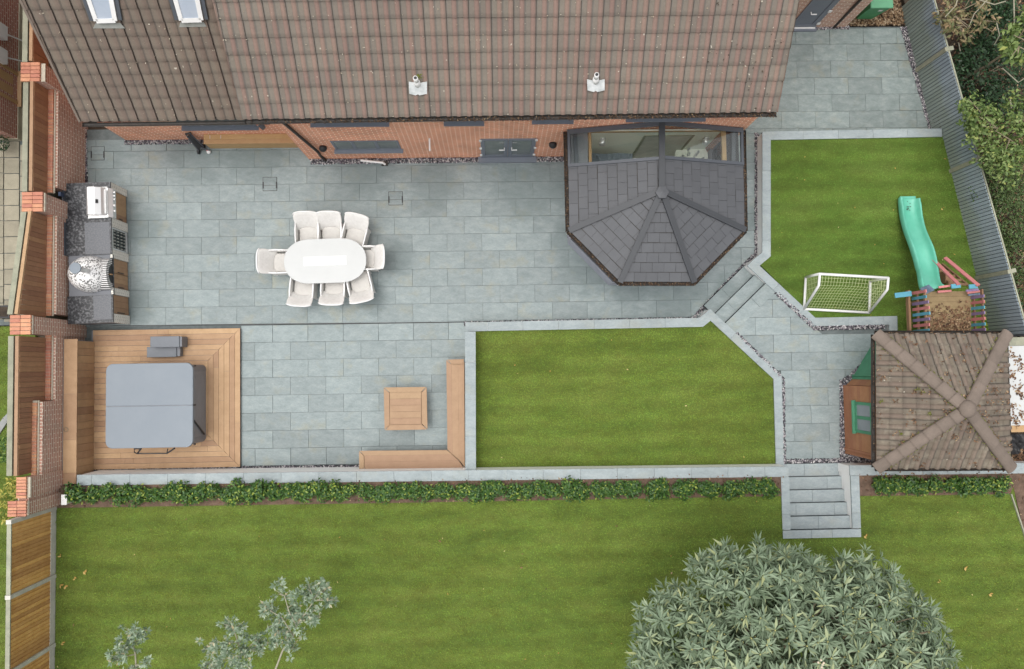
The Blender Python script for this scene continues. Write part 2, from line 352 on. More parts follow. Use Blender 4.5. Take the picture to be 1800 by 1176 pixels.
m_oldwood = wood_mat('lichened_rail', (0.36, 0.36, 0.27), (0.24, 0.25, 0.19), 0.1, 0.9)
m_oak = wood_mat('oak', (0.40, 0.25, 0.12), (0.47, 0.31, 0.16), 0.06, 0.6)
m_concrete = M('pale_concrete', (0.60, 0.58, 0.52), (0.48, 0.47, 0.42), 5, 0.9, bump=0.2, fine=0.1)
m_anth = M('anthracite', (0.085, 0.095, 0.11), (0.075, 0.085, 0.10), 4, 0.45)
m_greyframe = M('grey_window_frame', (0.17, 0.19, 0.225), (0.15, 0.17, 0.205), 4, 0.45)
m_black = M('black_plastic', (0.02, 0.02, 0.022), (0.03, 0.03, 0.032), 6, 0.5)
m_white = M('white_plastic', (0.80, 0.80, 0.79), (0.72, 0.72, 0.71), 6, 0.5)
m_whiteceram = M('white_tabletop', (0.53, 0.545, 0.54), (0.505, 0.52, 0.515), 3, 0.4, spec=0.2)
m_steel = M('stainless_steel', (0.78, 0.78, 0.77), (0.72, 0.72, 0.72), 3, 0.3, metal=0.55)
m_pane = M('window_pane', (0.16, 0.19, 0.18), (0.10, 0.12, 0.12), 2.2, 0.06, spec=0.8)
m_skypane = M('skylight_pane', (0.33, 0.39, 0.48), (0.45, 0.50, 0.57), 1.2, 0.1, spec=0.5)
m_lead = M('lead_flashing', (0.30, 0.31, 0.29), (0.24, 0.25, 0.23), 8, 0.7, fine=0.15)
m_darklitter = leaf_mat('damp_litter', [(0, (.03, .022, .016)), (.6, (.08, .05, .032)), (.9, (.16, .10, .06)), (1, (.30, .22, .13))], .9)
m_lichen = leaf_mat('pale_lichen', [(0, (.32, .26, .19)), (.6, (.46, .41, .32)), (1, (.62, .58, .48))], .9)
m_whitelead = M('white_lead', (0.62, 0.64, 0.64), (0.42, 0.45, 0.45), 9, 0.6, fine=0.12)
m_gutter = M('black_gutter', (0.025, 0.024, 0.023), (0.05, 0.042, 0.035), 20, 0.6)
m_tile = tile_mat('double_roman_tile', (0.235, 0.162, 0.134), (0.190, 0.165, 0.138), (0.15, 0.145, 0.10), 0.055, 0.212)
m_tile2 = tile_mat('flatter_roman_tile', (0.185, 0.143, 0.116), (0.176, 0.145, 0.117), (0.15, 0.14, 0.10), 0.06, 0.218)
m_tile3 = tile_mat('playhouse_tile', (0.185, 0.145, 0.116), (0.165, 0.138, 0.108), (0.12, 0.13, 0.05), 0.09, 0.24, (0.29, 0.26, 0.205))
m_hip = M('ridge_tile', (0.190, 0.152, 0.126), (0.158, 0.128, 0.105), 5, 0.85, orand=0.07, fine=0.15, bump=0.2)
m_slate = M('synthetic_slate', (0.072, 0.076, 0.084), (0.082, 0.086, 0.094), 2.5, 0.55, orand=0.06, fine=0.05, bump=0.1, bscale=60)
m_slatehip = M('slate_ridge_cap', (0.048, 0.052, 0.058), (0.042, 0.046, 0.052), 3, 0.5, orand=0.05)
m_glass = glass_mat('conservatory_glass', (0.97, 0.99, 0.98), 0.0)
m_cream = M('cream_wall', (0.86, 0.87, 0.77), (0.82, 0.84, 0.74), 2, 0.85)
m_granite = M('dark_granite', (0.020, 0.022, 0.026), (0.17, 0.175, 0.185), 17, 0.32, detail=3, fine=0.5)
for n_ in m_granite.node_tree.nodes:
    if n_.type == 'VALTORGB': n_.color_ramp.elements[0].position = .47; n_.color_ramp.elements[1].position = .72
m_granite2 = M('polished_granite_dry', (0.085, 0.092, 0.105), (0.135, 0.142, 0.155), 30, 0.4, detail=2, fine=0.2)
m_pilaster = brick_mat('white_split_tile', (0.88, 0.86, 0.79), (0.78, 0.76, 0.69), (0.55, 0.53, 0.48), None, (0.15, 0.05), 0.5, 0.12)
m_cover = M('tub_cover_vinyl', (0.190, 0.222, 0.255), (0.208, 0.240, 0.272), 1.5, 0.55, fine=0.02)
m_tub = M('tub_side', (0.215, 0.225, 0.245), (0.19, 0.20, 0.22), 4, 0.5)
m_tubdark = M('tub_corner', (0.17, 0.18, 0.20), (0.15, 0.16, 0.18), 4, 0.5)
m_rope = M('pale_rope_weave', (0.74, 0.725, 0.70), (0.66, 0.645, 0.615), 14, 0.8, fine=0.12, bump=0.4, bscale=120)
m_seat = M('seat_cushion', (0.56, 0.545, 0.515), (0.50, 0.485, 0.46), 10, 0.85, fine=0.1)
m_slide = M('green_slide_plastic', (0.105, 0.42, 0.300), (0.145, 0.48, 0.36), 3, 0.35, spec=0.5)
m_pink = M('pink_paint', (0.55, 0.20, 0.195), (0.48, 0.17, 0.17), 8, 0.7, orand=0.1, fine=0.1)
m_blue = M('blue_paint', (0.10, 0.33, 0.43), (0.085, 0.28, 0.37), 8, 0.7, orand=0.1, fine=0.1)
m_purple = M('purple_paint', (0.25, 0.18, 0.32), (0.21, 0.15, 0.27), 8, 0.7, orand=0.1, fine=0.1)
m_navy = M('slate_blue_paint', (0.10, 0.14, 0.20), (0.13, 0.17, 0.23), 8, 0.7, orand=0.2)
m_playwood = wood_mat('play_timber', (0.20, 0.115, 0.065), (0.27, 0.165, 0.095), 0.15, 0.85)
m_playfloor = wood_mat('play_floor', (0.20, 0.14, 0.075), (0.27, 0.20, 0.11), 0.10, 0.9)
m_clad = wood_mat('orange_cladding', (0.33, 0.145, 0.075), (0.40, 0.19, 0.10), 0.10, 0.6)
m_greenpaint = M('green_paint', (0.085, 0.29, 0.17), (0.07, 0.24, 0.14), 5, 0.6, fine=0.08)
def fence_mat():
    m, N, L, P = nt('blue_grey_fence'); p = coords(N, L, 'pos'); r = ramp(N, [(.3, (.25, .305, .355)), (.7, (.32, .375, .42))]); L.new(noise(N, L, p, 1.2, 5), r.inputs[0]); o = jitter(N, L, r.outputs[0], N.new('ShaderNodeObjectInfo').outputs['Random'], .10)
    o = jitter(N, L, o, noise(N, L, p, 25, 3), .12); sp = N.new('ShaderNodeSeparateXYZ'); L.new(p, sp.inputs[0])      # green algae creeping up from the splash zone
    h = math_(N, L, 'ADD', sp.outputs[2], math_(N, L, 'MULTIPLY', noise(N, L, p, .9, 5), -1.5)); k = ramp(N, [(0.0, (1, 1, 1)), (0.35, (0, 0, 0))]); L.new(h, k.inputs[0])
    L.new(mixc(N, L, math_(N, L, 'MULTIPLY', k.outputs[0], .45), o, (.20, .24, .12)), P.inputs['Base Color']); P.inputs['Roughness'].default_value = .75; return m
m_rfence = fence_mat()
m_bin = M('green_bin', (0.05, 0.22, 0.09), (0.07, 0.28, 0.12), 4, 0.5)
m_paver = M('buff_paver', (0.34, 0.31, 0.235), (0.27, 0.25, 0.19), 4, 0.85, orand=0.12, fine=0.2, bump=0.3)
m_bark = M('bark', (0.30, 0.25, 0.17), (0.20, 0.165, 0.115), 12, 0.9, bump=0.5)
m_stem = M('pale_stem', (0.40, 0.38, 0.29), (0.32, 0.30, 0.22), 12, 0.8)
m_pebble = leaf_mat('pebble', [(0.0, (0.04, 0.04, 0.045)), (0.35, (0.11, 0.10, 0.12)), (0.55, (0.26, 0.23, 0.27)), (0.75, (0.60, 0.57, 0.58)), (1.0, (0.80, 0.78, 0.77))], 0.7)
m_tanpeb = leaf_mat('tan_gravel', [(0.0, (0.10, 0.06, 0.035)), (0.4, (0.22, 0.14, 0.08)), (0.7, (0.34, 0.23, 0.13)), (1.0, (0.5, 0.40, 0.28))], 0.8)
m_litter = leaf_mat('dry_leaf', [(0.0, (0.06, 0.035, 0.022)), (0.4, (0.15, 0.08, 0.045)), (0.75, (0.26, 0.145, 0.08)), (1.0, (0.48, 0.36, 0.22))], 0.75)
m_fleck = leaf_mat('pale_fallen_leaf', [(0.0, (0.35, 0.16, 0.06)), (0.5, (0.55, 0.36, 0.10)), (1.0, (0.72, 0.62, 0.34))], 0.75)
m_moss = leaf_mat('moss', [(0, (0.10, 0.12, 0.02)), (1, (0.22, 0.23, 0.05))], 0.95)
m_hedge = leaf_mat('laurel_leaf', [(0, (0.028, 0.075, 0.016)), (0.6, (0.055, 0.13, 0.026)), (0.82, (0.095, 0.19, 0.035)), (1, (0.32, 0.38, 0.06))], 0.4)
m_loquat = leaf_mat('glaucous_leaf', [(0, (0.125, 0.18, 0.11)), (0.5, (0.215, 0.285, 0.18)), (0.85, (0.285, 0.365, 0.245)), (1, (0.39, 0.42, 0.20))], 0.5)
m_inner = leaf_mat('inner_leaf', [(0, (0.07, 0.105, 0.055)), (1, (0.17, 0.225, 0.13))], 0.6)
m_midrib = M('yellow_bud', (0.45, 0.44, 0.17), (0.38, 0.36, 0.14), 8, 0.7)
m_blossom = M('cream_blossom', (0.75, 0.66, 0.52), (0.62, 0.50, 0.38), 10, 0.8)
m_gum = leaf_mat('blue_green_leaf', [(0, (0.12, 0.18, 0.11)), (0.5, (0.215, 0.29, 0.195)), (0.82, (0.33, 0.41, 0.295)), (0.93, (0.43, 0.49, 0.37)), (1, (0.42, 0.34, 0.19))], 0.5)
m_lime = leaf_mat('lime_leaf', [(0, (0.07, 0.12, 0.03)), (0.5, (0.14, 0.21, 0.055)), (0.85, (0.22, 0.29, 0.10)), (1, (0.33, 0.36, 0.10))], 0.5)
m_darkleaf = leaf_mat('dark_evergreen_leaf', [(0, (0.012, 0.035, 0.014)), (0.6, (0.028, 0.068, 0.026)), (1, (0.06, 0.12, 0.05))], 0.4)
m_midleaf = leaf_mat('mid_green_leaf', [(0, (0.04, 0.075, 0.02)), (0.6, (0.075, 0.125, 0.035)), (1, (0.13, 0.18, 0.06))], 0.5)
m_tanleaf = leaf_mat('autumn_leaf', [(0, (0.10, 0.13, 0.05)), (0.45, (0.20, 0.20, 0.09)), (0.8, (0.30, 0.22, 0.12)), (1, (0.42, 0.30, 0.18))], 0.6)
m_yellow = leaf_mat('yellow_green_leaf', [(0, (0.22, 0.24, 0.04)), (1, (0.50, 0.45, 0.10))], 0.5)
m_tread = M('step_tread_plastic', (.15, .165, .185), (.13, .145, .165), 4, .5)
m_kerb = M('grey_kerb', (.30, .31, .30), (.24, .25, .245), 6, .9)
m_phpane = M('playhouse_pane', (.22, .25, .28), (.28, .31, .34), 2, .1, spec=.5)
m_lilac = M('grey_plinth', (.36, .37, .42), (.30, .31, .36), 5, .8)
m_bluepl = M('navy_plastic', (0.03, 0.05, 0.10), None, 4, 0.5)

# ================================================================== SETTING
ZP, ZL, ZM = 0.0, 0.45, 1.10          # patio, raised lawn level, main lawn level
def P2(lst, z): return [(p.x, p.y) for p in (at(x, y, z) for x, y in lst)]
g = MB(); g.box((-150, -150, -0.9), (150, 150, -0.12)); build(g, 'ground', m_earth, kind='structure')

def blades(name, poly, z, dens, mat, length=(0.02, 0.05), wid=0.008, parent=None, holes=()):
    X, Y = scatter(poly, int(bbox_area(poly) * dens))
    for h in holes: m = ~inside(h, X, Y); X, Y = X[m], Y[m]
    n = len(X); th = rng.uniform(0, 2*np.pi, n); ln = rng.uniform(*length, n); w = rng.uniform(0.6, 1.4, n) * wid
    dx, dy = np.cos(th), np.sin(th); lean = rng.uniform(0.5, 1.3, n) * ln
    v = np.zeros((n, 3, 3), np.float32)
    v[:, 0] = np.stack([X - dy*w, Y + dx*w, np.full(n, z)], 1); v[:, 1] = np.stack([X + dy*w, Y - dx*w, np.full(n, z)], 1)
    v[:, 2] = np.stack([X + dx*lean, Y + dy*lean, z + ln*0.8], 1)
    return np_mesh(name, v.reshape(-1, 3), np.arange(3*n).reshape(-1, 3), mat, parent, kind='stuff')
def stones(name, poly, z, dens, mat, size=(0.012, 0.026), parent=None):
    polys = poly if isinstance(poly[0][0], (list, tuple)) else [poly]
    XS, YS = [], []
    for q in polys: x, y = scatter(q, int(bbox_area(q) * dens) + 4); XS.append(x); YS.append(y)
    X, Y = np.concatenate(XS), np.concatenate(YS); n = len(X)
    o = np.array([(1,0,0),(0,1,0),(-1,0,0),(0,-1,0),(0,0,0.75),(0,0,-0.5)], np.float32)
    F = np.array([(0,1,4),(1,2,4),(2,3,4),(3,0,4),(1,0,5),(2,1,5),(3,2,5),(0,3,5)])
    s = rng.uniform(*size, n)[:, None, None] * rng.uniform(0.65, 1.35, (n, 6, 1)); th = rng.uniform(0, 6.28, n)
    q = o[None] * s; x = q[..., 0]*np.cos(th)[:, None] - q[..., 1]*np.sin(th)[:, None]; y = q[..., 0]*np.sin(th)[:, None] + q[..., 1]*np.cos(th)[:, None]
    v = np.stack([x + X[:, None], y + Y[:, None], q[..., 2] + (z + rng.uniform(0.0, 0.02, n))[:, None]], 2)
    f = (F[None] + (np.arange(n)*6)[:, None, None]).reshape(-1, 3)
    return np_mesh(name, v.reshape(-1, 3), f, mat, parent, kind='stuff')
def strip(pts, w, z):                       # polyline in photo pixels -> quads w metres wide
    ps = [at(x, y, z) for x, y in pts]; out = []
    for p, q in zip(ps[:-1], ps[1:]):
        d = (q - p).normalized(); n = Vector((-d.y, d.x, 0)) * w / 2; e = d * w * 0.3
        out.append([((p-n-e).x, (p-n-e).y), ((q-n+e).x, (q-n+e).y), ((q+n+e).x, (q+n+e).y), ((p+n-e).x, (p+n-e).y)])
    return out
def litter(name, X, Y, Z, mat, size=(0.02, 0.045), parent=None, flat=0.35, **kw):
    n = len(X); th = rng.uniform(0, 6.28, n); s = rng.uniform(*size, n)
    dx, dy = np.cos(th)*s, np.sin(th)*s; k = rng.uniform(0.35, 0.6, n); t = rng.uniform(-flat, flat, (n, 2)) * s[:, None]
    v = np.zeros((n, 4, 3), np.float32)
    v[:, 0] = np.stack([X-dx, Y-dy, Z+0.004+np.abs(t[:, 0])], 1); v[:, 1] = np.stack([X+dy*k, Y-dx*k, Z+0.006+0*X], 1)
    v[:, 2] = np.stack([X+dx, Y+dy, Z+0.004+np.abs(t[:, 1])], 1); v[:, 3] = np.stack([X-dy*k, Y+dx*k, Z+0.012+np.abs(t[:, 0])], 1)
    return np_mesh(name, v.reshape(-1, 3), np.arange(4*n).reshape(-1, 4), mat, parent, **kw)

# ---- patio slabs: one object each on the structure they pave
SW, SH, GAP = 0.9, 0.45, 0.006
def slab_mb(w, h, t=0.035):
    return MB().box((-w/2, -h/2, -t), (w/2, h/2, 0))
def pave(struct, cells, z, proto=None, mat=None):
    proto = {} if proto is None else proto; mat = mat or m_slab
    """cells: list of polygons; full rectangles share one mesh"""
    for poly, full in cells:
        cx = sum(p[0] for p in poly)/len(poly); cy = sum(p[1] for p in poly)/len(poly); dz = rng.uniform(-0.002, 0.002)
        if full:
            k = round(full[0], 3), round(full[1], 3)
            if k not in proto: proto[k] = build(slab_mb(full[0]-GAP, full[1]-GAP), 'slab', mat); src = proto[k]; src.parent = struct; src.location = (cx, cy, z+dz)
            else: share(proto[k], struct, (cx, cy, z+dz))
        else:
            q = [((p[0]-cx)*(1-GAP*0.8/max(0.2, abs(p[0]-cx))) + cx, (p[1]-cy)*(1-GAP*0.8/max(0.1, abs(p[1]-cy))) + cy) for p in poly]
            build(MB().prism(q, z-0.035+dz, z+dz), 'slab', mat, struct)
def lattice(a0, b0, i_parity_j, xr, yr, clips=(), skip=()):
    """centres of the running-bond grid whose T-joints lie at (a0+.45 i, b0-.45 j)"""
    cells = []
    j0 = int(math.floor((b0-yr[1])/SH))-1; j1 = int(math.ceil((b0-yr[0])/SH))+1
    for j in range(j0, j1+1):               # row between T-line j and j+1
        ytop, ybot = b0-SH*j, b0-SH*(j+1)
        off = a0 + (SH if (j + i_parity_j) % 2 else 0)
        i0 = int(math.floor((xr[0]-off)/SW))-1; i1 = int(math.ceil((xr[1]-off)/SW))+1
        for i in range(i0, i1+1):
            x0, x1 = off+SW*i, off+SW*(i+1); poly = [(x0, ybot), (x1, ybot), (x1, ytop), (x0, ytop)]; q = poly
            q = clip(clip(clip(clip(q, (xr[0], 0), (1, 0)), (xr[1], 0), (-1, 0)), (0, yr[0]), (0, 1)), (0, yr[1]), (0, -1)) if q else q
            for p, n in clips:
                if q: q = clip(q, p, n)
            if not q or polyarea(q) < 0.012: continue
            cx = sum(p[0] for p in q)/len(q); cy = sum(p[1] for p in q)/len(q)
            if any(s[0] < cx-0.45 and cx+0.45 < s[1] and s[2] < cy-0.22 and cy+0.22 < s[3] for s in skip): continue
            cells.append((q, (SW, SH) if abs(polyarea(q) - SW*SH) < 1e-4 else None))
    return cells
xw = at(146, 300, 0).x; yh = at(300, 246, 0).y; yfront = at(560, 279.5, 0).y; ydrain = at(500, 570.5, 0).y
patio = build(MB().box((xw, at(300, 832, 0).y, -0.12), (at(1335, 300, 0).x, yh+0.3, -0.037)), 'patio', m_joint, kind='structure')
con = (at(1010, 400, 0).x, at(1290, 400, 0).x, at(1150, 470, 0).y, 6.0)
kit = (at(125, 400, 0).x, at(205, 400, 0).x, at(200, 560, 0).y, at(200, 335, 0).y)
xfl = at(548, 282, 0).x
cA = lattice(-8.3944, 4.8640, 1, (xw, at(1336, 400, 0).x), (ydrain+0.012, yh+0.02), skip=[con, kit, (xfl, 12, yfront, 7)])
# the area in the notch of the kerb line is left out under the raised lawn
xl1 = at(822, 600, 0).x
cA = [c_ for c_ in cA if not (c_[0][0][0] > at(1345, 400, 0).x)]
cC = lattice(-5.6844, 0.3299, 0, (at(424, 700, 0).x, xl1+0.1), (at(500, 818, 0).y, ydrain-0.012))
pave(patio, cA, ZP); pave(patio, cC, ZP)
build(MB().bar(at(158, 573.2, 0.001), at(818, 566.2, 0.001), 0.02, 0.006), 'drain_channel', m_black, patio)
# side path beside the house (top right)
fa, fb = at(1590, 45, 0), at(1640, 222, 0)
fd = (fb-fa).normalized(); fn = (fd.y, -fd.x) if (fd.y*(-1)) > 0 else (-fd.y, fd.x)
fn = (-abs(fd.y), -abs(fd.x)) if True else fn
ysp0, ysp1 = at(1450, 233, 0).y, at(1450, 50, 0).y
side = build(MB().prism([(at(1290,233,0).x, ysp0-.4), (at(1338,233,0).x, ysp0-.4), (at(1338,233,0).x, ysp0), (at(1655,233,0).x, ysp0), (at(1610,48,0).x, ysp1+.05), (at(1290,48,0).x, ysp1+.05)], -0.14, -0.037), 'side_path', m_joint, kind='structure')
pave(side, lattice(8.9838, 8.8964, 0, (at(1290, 220, 0).x, at(1338, 233, 0).x), (at(1330, 264, 0).y, ysp0)), ZP+.005, mat=m_slabdark)
pave(side, lattice(8.9838, 8.8964, 0, (at(1290, 220, 0).x, 13), (ysp0, ysp1), clips=[((fa.x-0.06, fa.y), fn)]), ZP+0.001, mat=m_slabdark)

# ---- raised lawns, landing, main lawn
lawn1 = P2([(834, 580), (1236, 572), (1249, 561), (1363, 666), (1369, 823), (836, 827)], ZL)
lawn2 = P2([(1350, 239), (1658, 236), (1680, 325), (1748, 600), (1572, 610), (1572, 560), (1435, 562), (1334, 462), (1352, 442)], ZL)
L1 = build(MB().prism(lawn1, -0.2, ZL-0.03), 'raised_lawn', m_grass, kind='structure')
L2 = build(MB().prism(lawn2, -0.2, ZL-0.03), 'play_lawn', m_turf, kind='structure')
blades('grass', lawn1, ZL-0.032, 1500, m_blade); blades('grass', lawn2, ZL-0.032, 1500, m_turfb, (0.015, 0.035))
# main lawn with the notch of the steps cut out
st_l, st_r = at(1377, 830, ZM), at(1513, 830, ZM)
ymain = at(800, 852, ZM).y
mx0 = at(97, 1000, ZM).x; mx1 = at(1776, 868, ZM)
main_poly = [(mx0, ymain+.1), (st_l.x, ymain+.1), (st_l.x, at(1377, 945, ZM).y), (at(1512, 944, ZM).x, at(1512, 944, ZM).y), (at(1512, 944, ZM).x, ymain), (mx1.x+.05, ymain), (at(1800, 940, ZM).x, at(1800, 940, ZM).y), (at(1880, 1176, ZM).x, -14), (mx0, -14)]
LM = build(MB().prism(main_poly, -0.1, ZM-0.03), 'main_lawn', m_grass, kind='structure')
grass_poly = [(mx0, at(97, 893, ZM).y), (at(700, 882, ZM).x, at(700, 884, ZM).y), (st_l.x, at(1377, 872, ZM).y)] + main_poly[2:4] + [(main_poly[3][0], at(1512, 872, ZM).y), (mx1.x, at(1776, 869, ZM).y)] + [main_poly[6], (at(1830, 1180, ZM).x, at(1830, 1230, ZM).y), (mx0, at(97, 1230, ZM).y)]
blades('grass', grass_poly, ZM-0.032, 1100, m_blade)
bedp = [(mx0, ymain+0.14), (st_l.x, ymain+0.14), (st_l.x, at(1377, 872, ZM).y), (at(700, 884, ZM).x, at(700, 884, ZM).y), (mx0, at(97, 893, ZM).y)]
build(MB().prism(bedp, ZM-0.2, ZM-0.012), 'hedge_bed', m_soil, kind='structure')
bedq = [(main_poly[3][0], ymain+0.14), (mx1.x+0.3, ymain+0.14), (mx1.x, at(1776, 869, ZM).y), (main_poly[3][0], at(1512, 872, ZM).y)]
build(MB().prism(bedq, ZM-0.2, ZM-0.012), 'hedge_bed', m_soil, kind='structure')
# bare soil border right of the lawn, and woodland floor beyond the fence
sb = [(mx1.x+.04, ymain), (at(1900, 850, ZM).x, ymain), (at(1950, 1176, ZM).x, -14), (at(1885, 1176, ZM).x, -14), (at(1802, 940, ZM).x, at(1802, 940, ZM).y)]
build(MB().prism(sb, -0.1, ZM-0.02), 'soil_border', m_soil, kind='structure')
edg = thing('lawn_edging', 'thin timber edging strip between the lawn and bare soil', 'edging', at(1790, 905, ZM))
build(MB().bar(at(1776, 868, ZM-.03), at(1800, 940, ZM-.03), 0.03, 0.10).bar(at(1800, 940, ZM-.03), at(1878, 1176, ZM-.03), 0.03, 0.10), 'edging_board', m_oldwood, edg)
wood_floor = P2([(1560, -60), (1700, 250), (1800, 620), (2500, 700), (2500, -500), (1500, -500)], 0.0)
build(MB().prism(wood_floor, -0.2, 0.02), 'woodland_floor', m_earth, kind='structure')

# ---- landing path between the raised lawns
land = P2([(1240, 560), (1322, 470), (1440, 560), (1560, 560), (1560, 830), (1370, 830), (1370, 660)], 0.40)
t0, t1 = at(1276, 567, ZL), at(1347, 497, ZL)      # top nosing of the diagonal steps
td = (t1-t0).normalized(); tn = (td.y, -td.x)
if tn[0] < 0: tn = (-tn[0], -tn[1])
LP = build(MB().prism([(t0.x+tn[0]*.06, t0.y+tn[1]*.06), (t1.x+tn[0]*.06, t1.y+tn[1]*.06)] + P2([(1440, 560), (1560, 560), (1560, 816), (1370, 816), (1370, 660)], ZL), -0.1, ZL-0.037), 'landing_path', m_joint, kind='structure')
T00 = at(1350 + 162/3.92, 580 + 155/3.92, ZL)      # one measured joint of the landing grid
t2 = (t0.x+tn[0]*0.33, t0.y+tn[1]*0.33)
yk = at(1372, 664, ZL).y; yk = T00.y-SH*round((T00.y-yk)/SH)
_xr = (at(1255, 600, ZL).x, at(1540, 600, ZL).x); dk = at(1252, 556, ZL)
yq = at(1500, 565, ZL).y; yq = T00.y-SH*math.ceil((T00.y-yq)/SH); dr_ = at(1424, 568, ZL)
pave(LP, lattice(T00.x, T00.y, 0, _xr, (yk, yq), clips=[(t2, tn), ((dk.x, dk.y), (0.69, 0.72))]), ZL)
pave(LP, lattice(T00.x, T00.y, 0, _xr, (yq, at(1400, 470, ZL).y), clips=[(t2, tn), ((dk.x, dk.y), (0.69, 0.72)), ((dr_.x, dr_.y), (-0.69, -0.73))]), ZL)
pave(LP, lattice(T00.x, T00.y, 0, (at(1374, 700, ZL).x, _xr[1]), (at(1430, 811, ZL).y, yk)), ZL)

# ---- diagonal steps up from patio to landing
ds = thing('garden_steps', 'three diagonal slate steps rising from the patio beside the conservatory', 'steps', at(1310, 520, 0))
dd = Vector((tn[0], tn[1], 0)); ul = Vector((td.x, td.y, 0)); Ls = (t1-t0).length
for k, zk in enumerate((0.15, 0.30, 0.45)):
    base = Vector((t0.x, t0.y, 0)) - dd*0.33*(2-k)
    for s0, s1 in (((0, .42), (.42, 1)), ((0, .3), (.3, 1)), ((0, .62), (.62, 1)))[k]:
        A, B = base + ul*(Ls*s0-.02*(s0 == 0)+.003), base + ul*(Ls*s1+.05*(s1 == 1)-.003); z0 = V(0, 0, zk)
        build(MB().quadslab([A+z0+dd*.004, B+z0+dd*.004, B+z0+dd*(.335 if k < 2 else .33), A+z0+dd*(.335 if k < 2 else .33)], 0.012), 'tread', m_slab, ds)
    A, B = base - ul*.02, base + ul*(Ls+.05)
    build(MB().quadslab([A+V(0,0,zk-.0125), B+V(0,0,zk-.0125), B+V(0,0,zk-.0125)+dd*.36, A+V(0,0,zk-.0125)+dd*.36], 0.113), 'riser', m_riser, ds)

# ---- kerb and retaining walls with coping slabs
def wall_run(t, pts, z, w, zbase, lens=0.9, mat=m_render, start=0.0, side=0, inset=0.02):
    """pts: photo pixels of the coping's centre line at level z; wall body below, coping slabs cut to length above"""
    ps = [at(x, y, z) for x, y in pts]
    body = MB()
    nrm = []
    for p, q in zip(ps[:-1], ps[1:]): d = (q-p).normalized(); nrm.append(Vector((-d.y, d.x, 0)))
    def off(i, s, ww):                        # mitred offset of vertex i
        if i == 0: return ps[0] + nrm[0]*s*ww/2
        if i == len(ps)-1: return ps[-1] + nrm[-1]*s*ww/2
        m = (nrm[i-1]+nrm[i]); return ps[i] + m * (s*ww/2 / max(0.3, m.dot(nrm[i])))
    for i in range(len(ps)-1):
        A0, B0, A1, B1 = off(i, 1, w-2*inset), off(i, -1, w-2*inset), off(i+1, 1, w-2*inset), off(i+1, -1, w-2*inset)
        body.prism([(A0.x, A0.y), (A1.x, A1.y), (B1.x, B1.y), (B0.x, B0.y)], zbase, z-0.04)
    build(body, 'wall_body', mat, t)
    for i in range(len(ps)-1):
        A0, B0, A1, B1 = off(i, 1, w), off(i, -1, w), off(i+1, 1, w), off(i+1, -1, w)
        L = (ps[i+1]-ps[i]).length; s = [0.0]; x = start if i == 0 and start else lens
        while x < L-0.15: s.append(x/L); x += lens
        s.append(1.0)
        for u, v in zip(s[:-1], s[1:]):
            e = 0.003/L; u2, v2 = u+e, v-e
            d_ = (ps[i+1]-ps[i]).normalized(); cl, cr = nrm[i]*w/2, nrm[i]*-w/2
            sq = lambda t, o_: ps[i]+d_*(L*t)+o_
            q = [A0 if u == 0 else sq(u2, cl), A1 if v == 1 else sq(v2, cl), B1 if v == 1 else sq(v2, cr), B0 if u == 0 else sq(u2, cr)]
            build(MB().prism([(p.x, p.y) for p in q], z-0.037, z+rng.uniform(-.0015, .0015)), 'coping_slab', m_cope, t)
w1 = thing('retaining_wall', 'long white rendered wall with slate coping behind the low hedge', 'wall', at(760, 840, 0))
wall_run(w1, [(135, 844), (1386, 829)], ZM, 0.25, -0.05, start=0.35)
w2 = thing('retaining_wall', 'short wall with slate coping between the corner bench and raised lawn', 'wall', at(827, 700, 0))
wall_run(w2, [(826.7, 583), (827.3, 829.5)], 0.95, 0.26, -0.05, start=0.75)
w3 = thing('retaining_wall', 'low slate kerb bent round the top and right edge of the central lawn', 'wall', at(1030, 570, 0))
wall_run(w3, [(818, 574.5), (1233, 566.5), (1250, 552.5)], ZL+0.02, 0.23, -0.05, start=0.55)
wall_run(w3, [(1243, 548), (1367, 663), (1371.5, 819)], ZL+0.022, 0.21, -0.05)
w4 = thing('retaining_wall', 'low slate kerb wall around the lawn with the slide', 'wall', at(1345, 340, 0))
wall_run(w4, [(1656, 233), (1347.5, 238.5), (1347.5, 447), (1326, 465)], ZL+0.02, 0.215, -0.05)
wall_run(w4, [(1319, 462), (1430.5, 566), (1570, 563), (1571, 600)], ZL+0.022, 0.215, -0.05)
w5 = thing('retaining_wall', 'slate topped wall behind the playhouse, right of the lawn steps', 'wall', at(1640, 830, ZL))
wall_run(w5, [(1494, 827), (1800, 823), (1950, 820)], ZM, 0.25, 0.0)

# ---- lawn steps rising south to the main lawn
ls = thing('lawn_steps', 'five straight slate steps up to the main lawn between stone borders', 'steps', at(1443, 880, ZL))
ys = [at(1440, 800+y/7.35, ZL+.13*(i+1)).y for i, y in enumerate((277, 447, 615, 788, 964))]     # nosings
xs0, xs1 = at(1388.5, 880, ZM).x, at(1497, 880, ZM).x
xr0 = at(1481.5, 832, ZL).x
ytop = at(1440, 814.5, ZL).y
rows = [(ytop, ys[0], ZL, [.42])] + [(ys[i], (ys+[ys[4]-0.2])[i+1], ZL+.13*(i+1), f) for i, f in enumerate(([.11, .76], [.47], [.16, .79], [.49]))]
for y0, y1, z, cuts in rows:
    xx = [xs0-.02] + [lerp(xs0, xs1, c_) for c_ in cuts] + [xs1+.02]
    for p, q in zip(xx[:-1], xx[1:]): build(MB().box((p+.003, y1-.05, z-.012), (q-.003, y0-.003, z)), 'tread', m_cope, ls)
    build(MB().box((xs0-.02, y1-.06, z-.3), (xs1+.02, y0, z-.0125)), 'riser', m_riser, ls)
zb = ZM
yb0, yb1 = ys[4], at(1440, 945.5, ZM).y
xl0, xrr = at(1374.5, 890, ZM).x, at(1512, 890, ZM).x
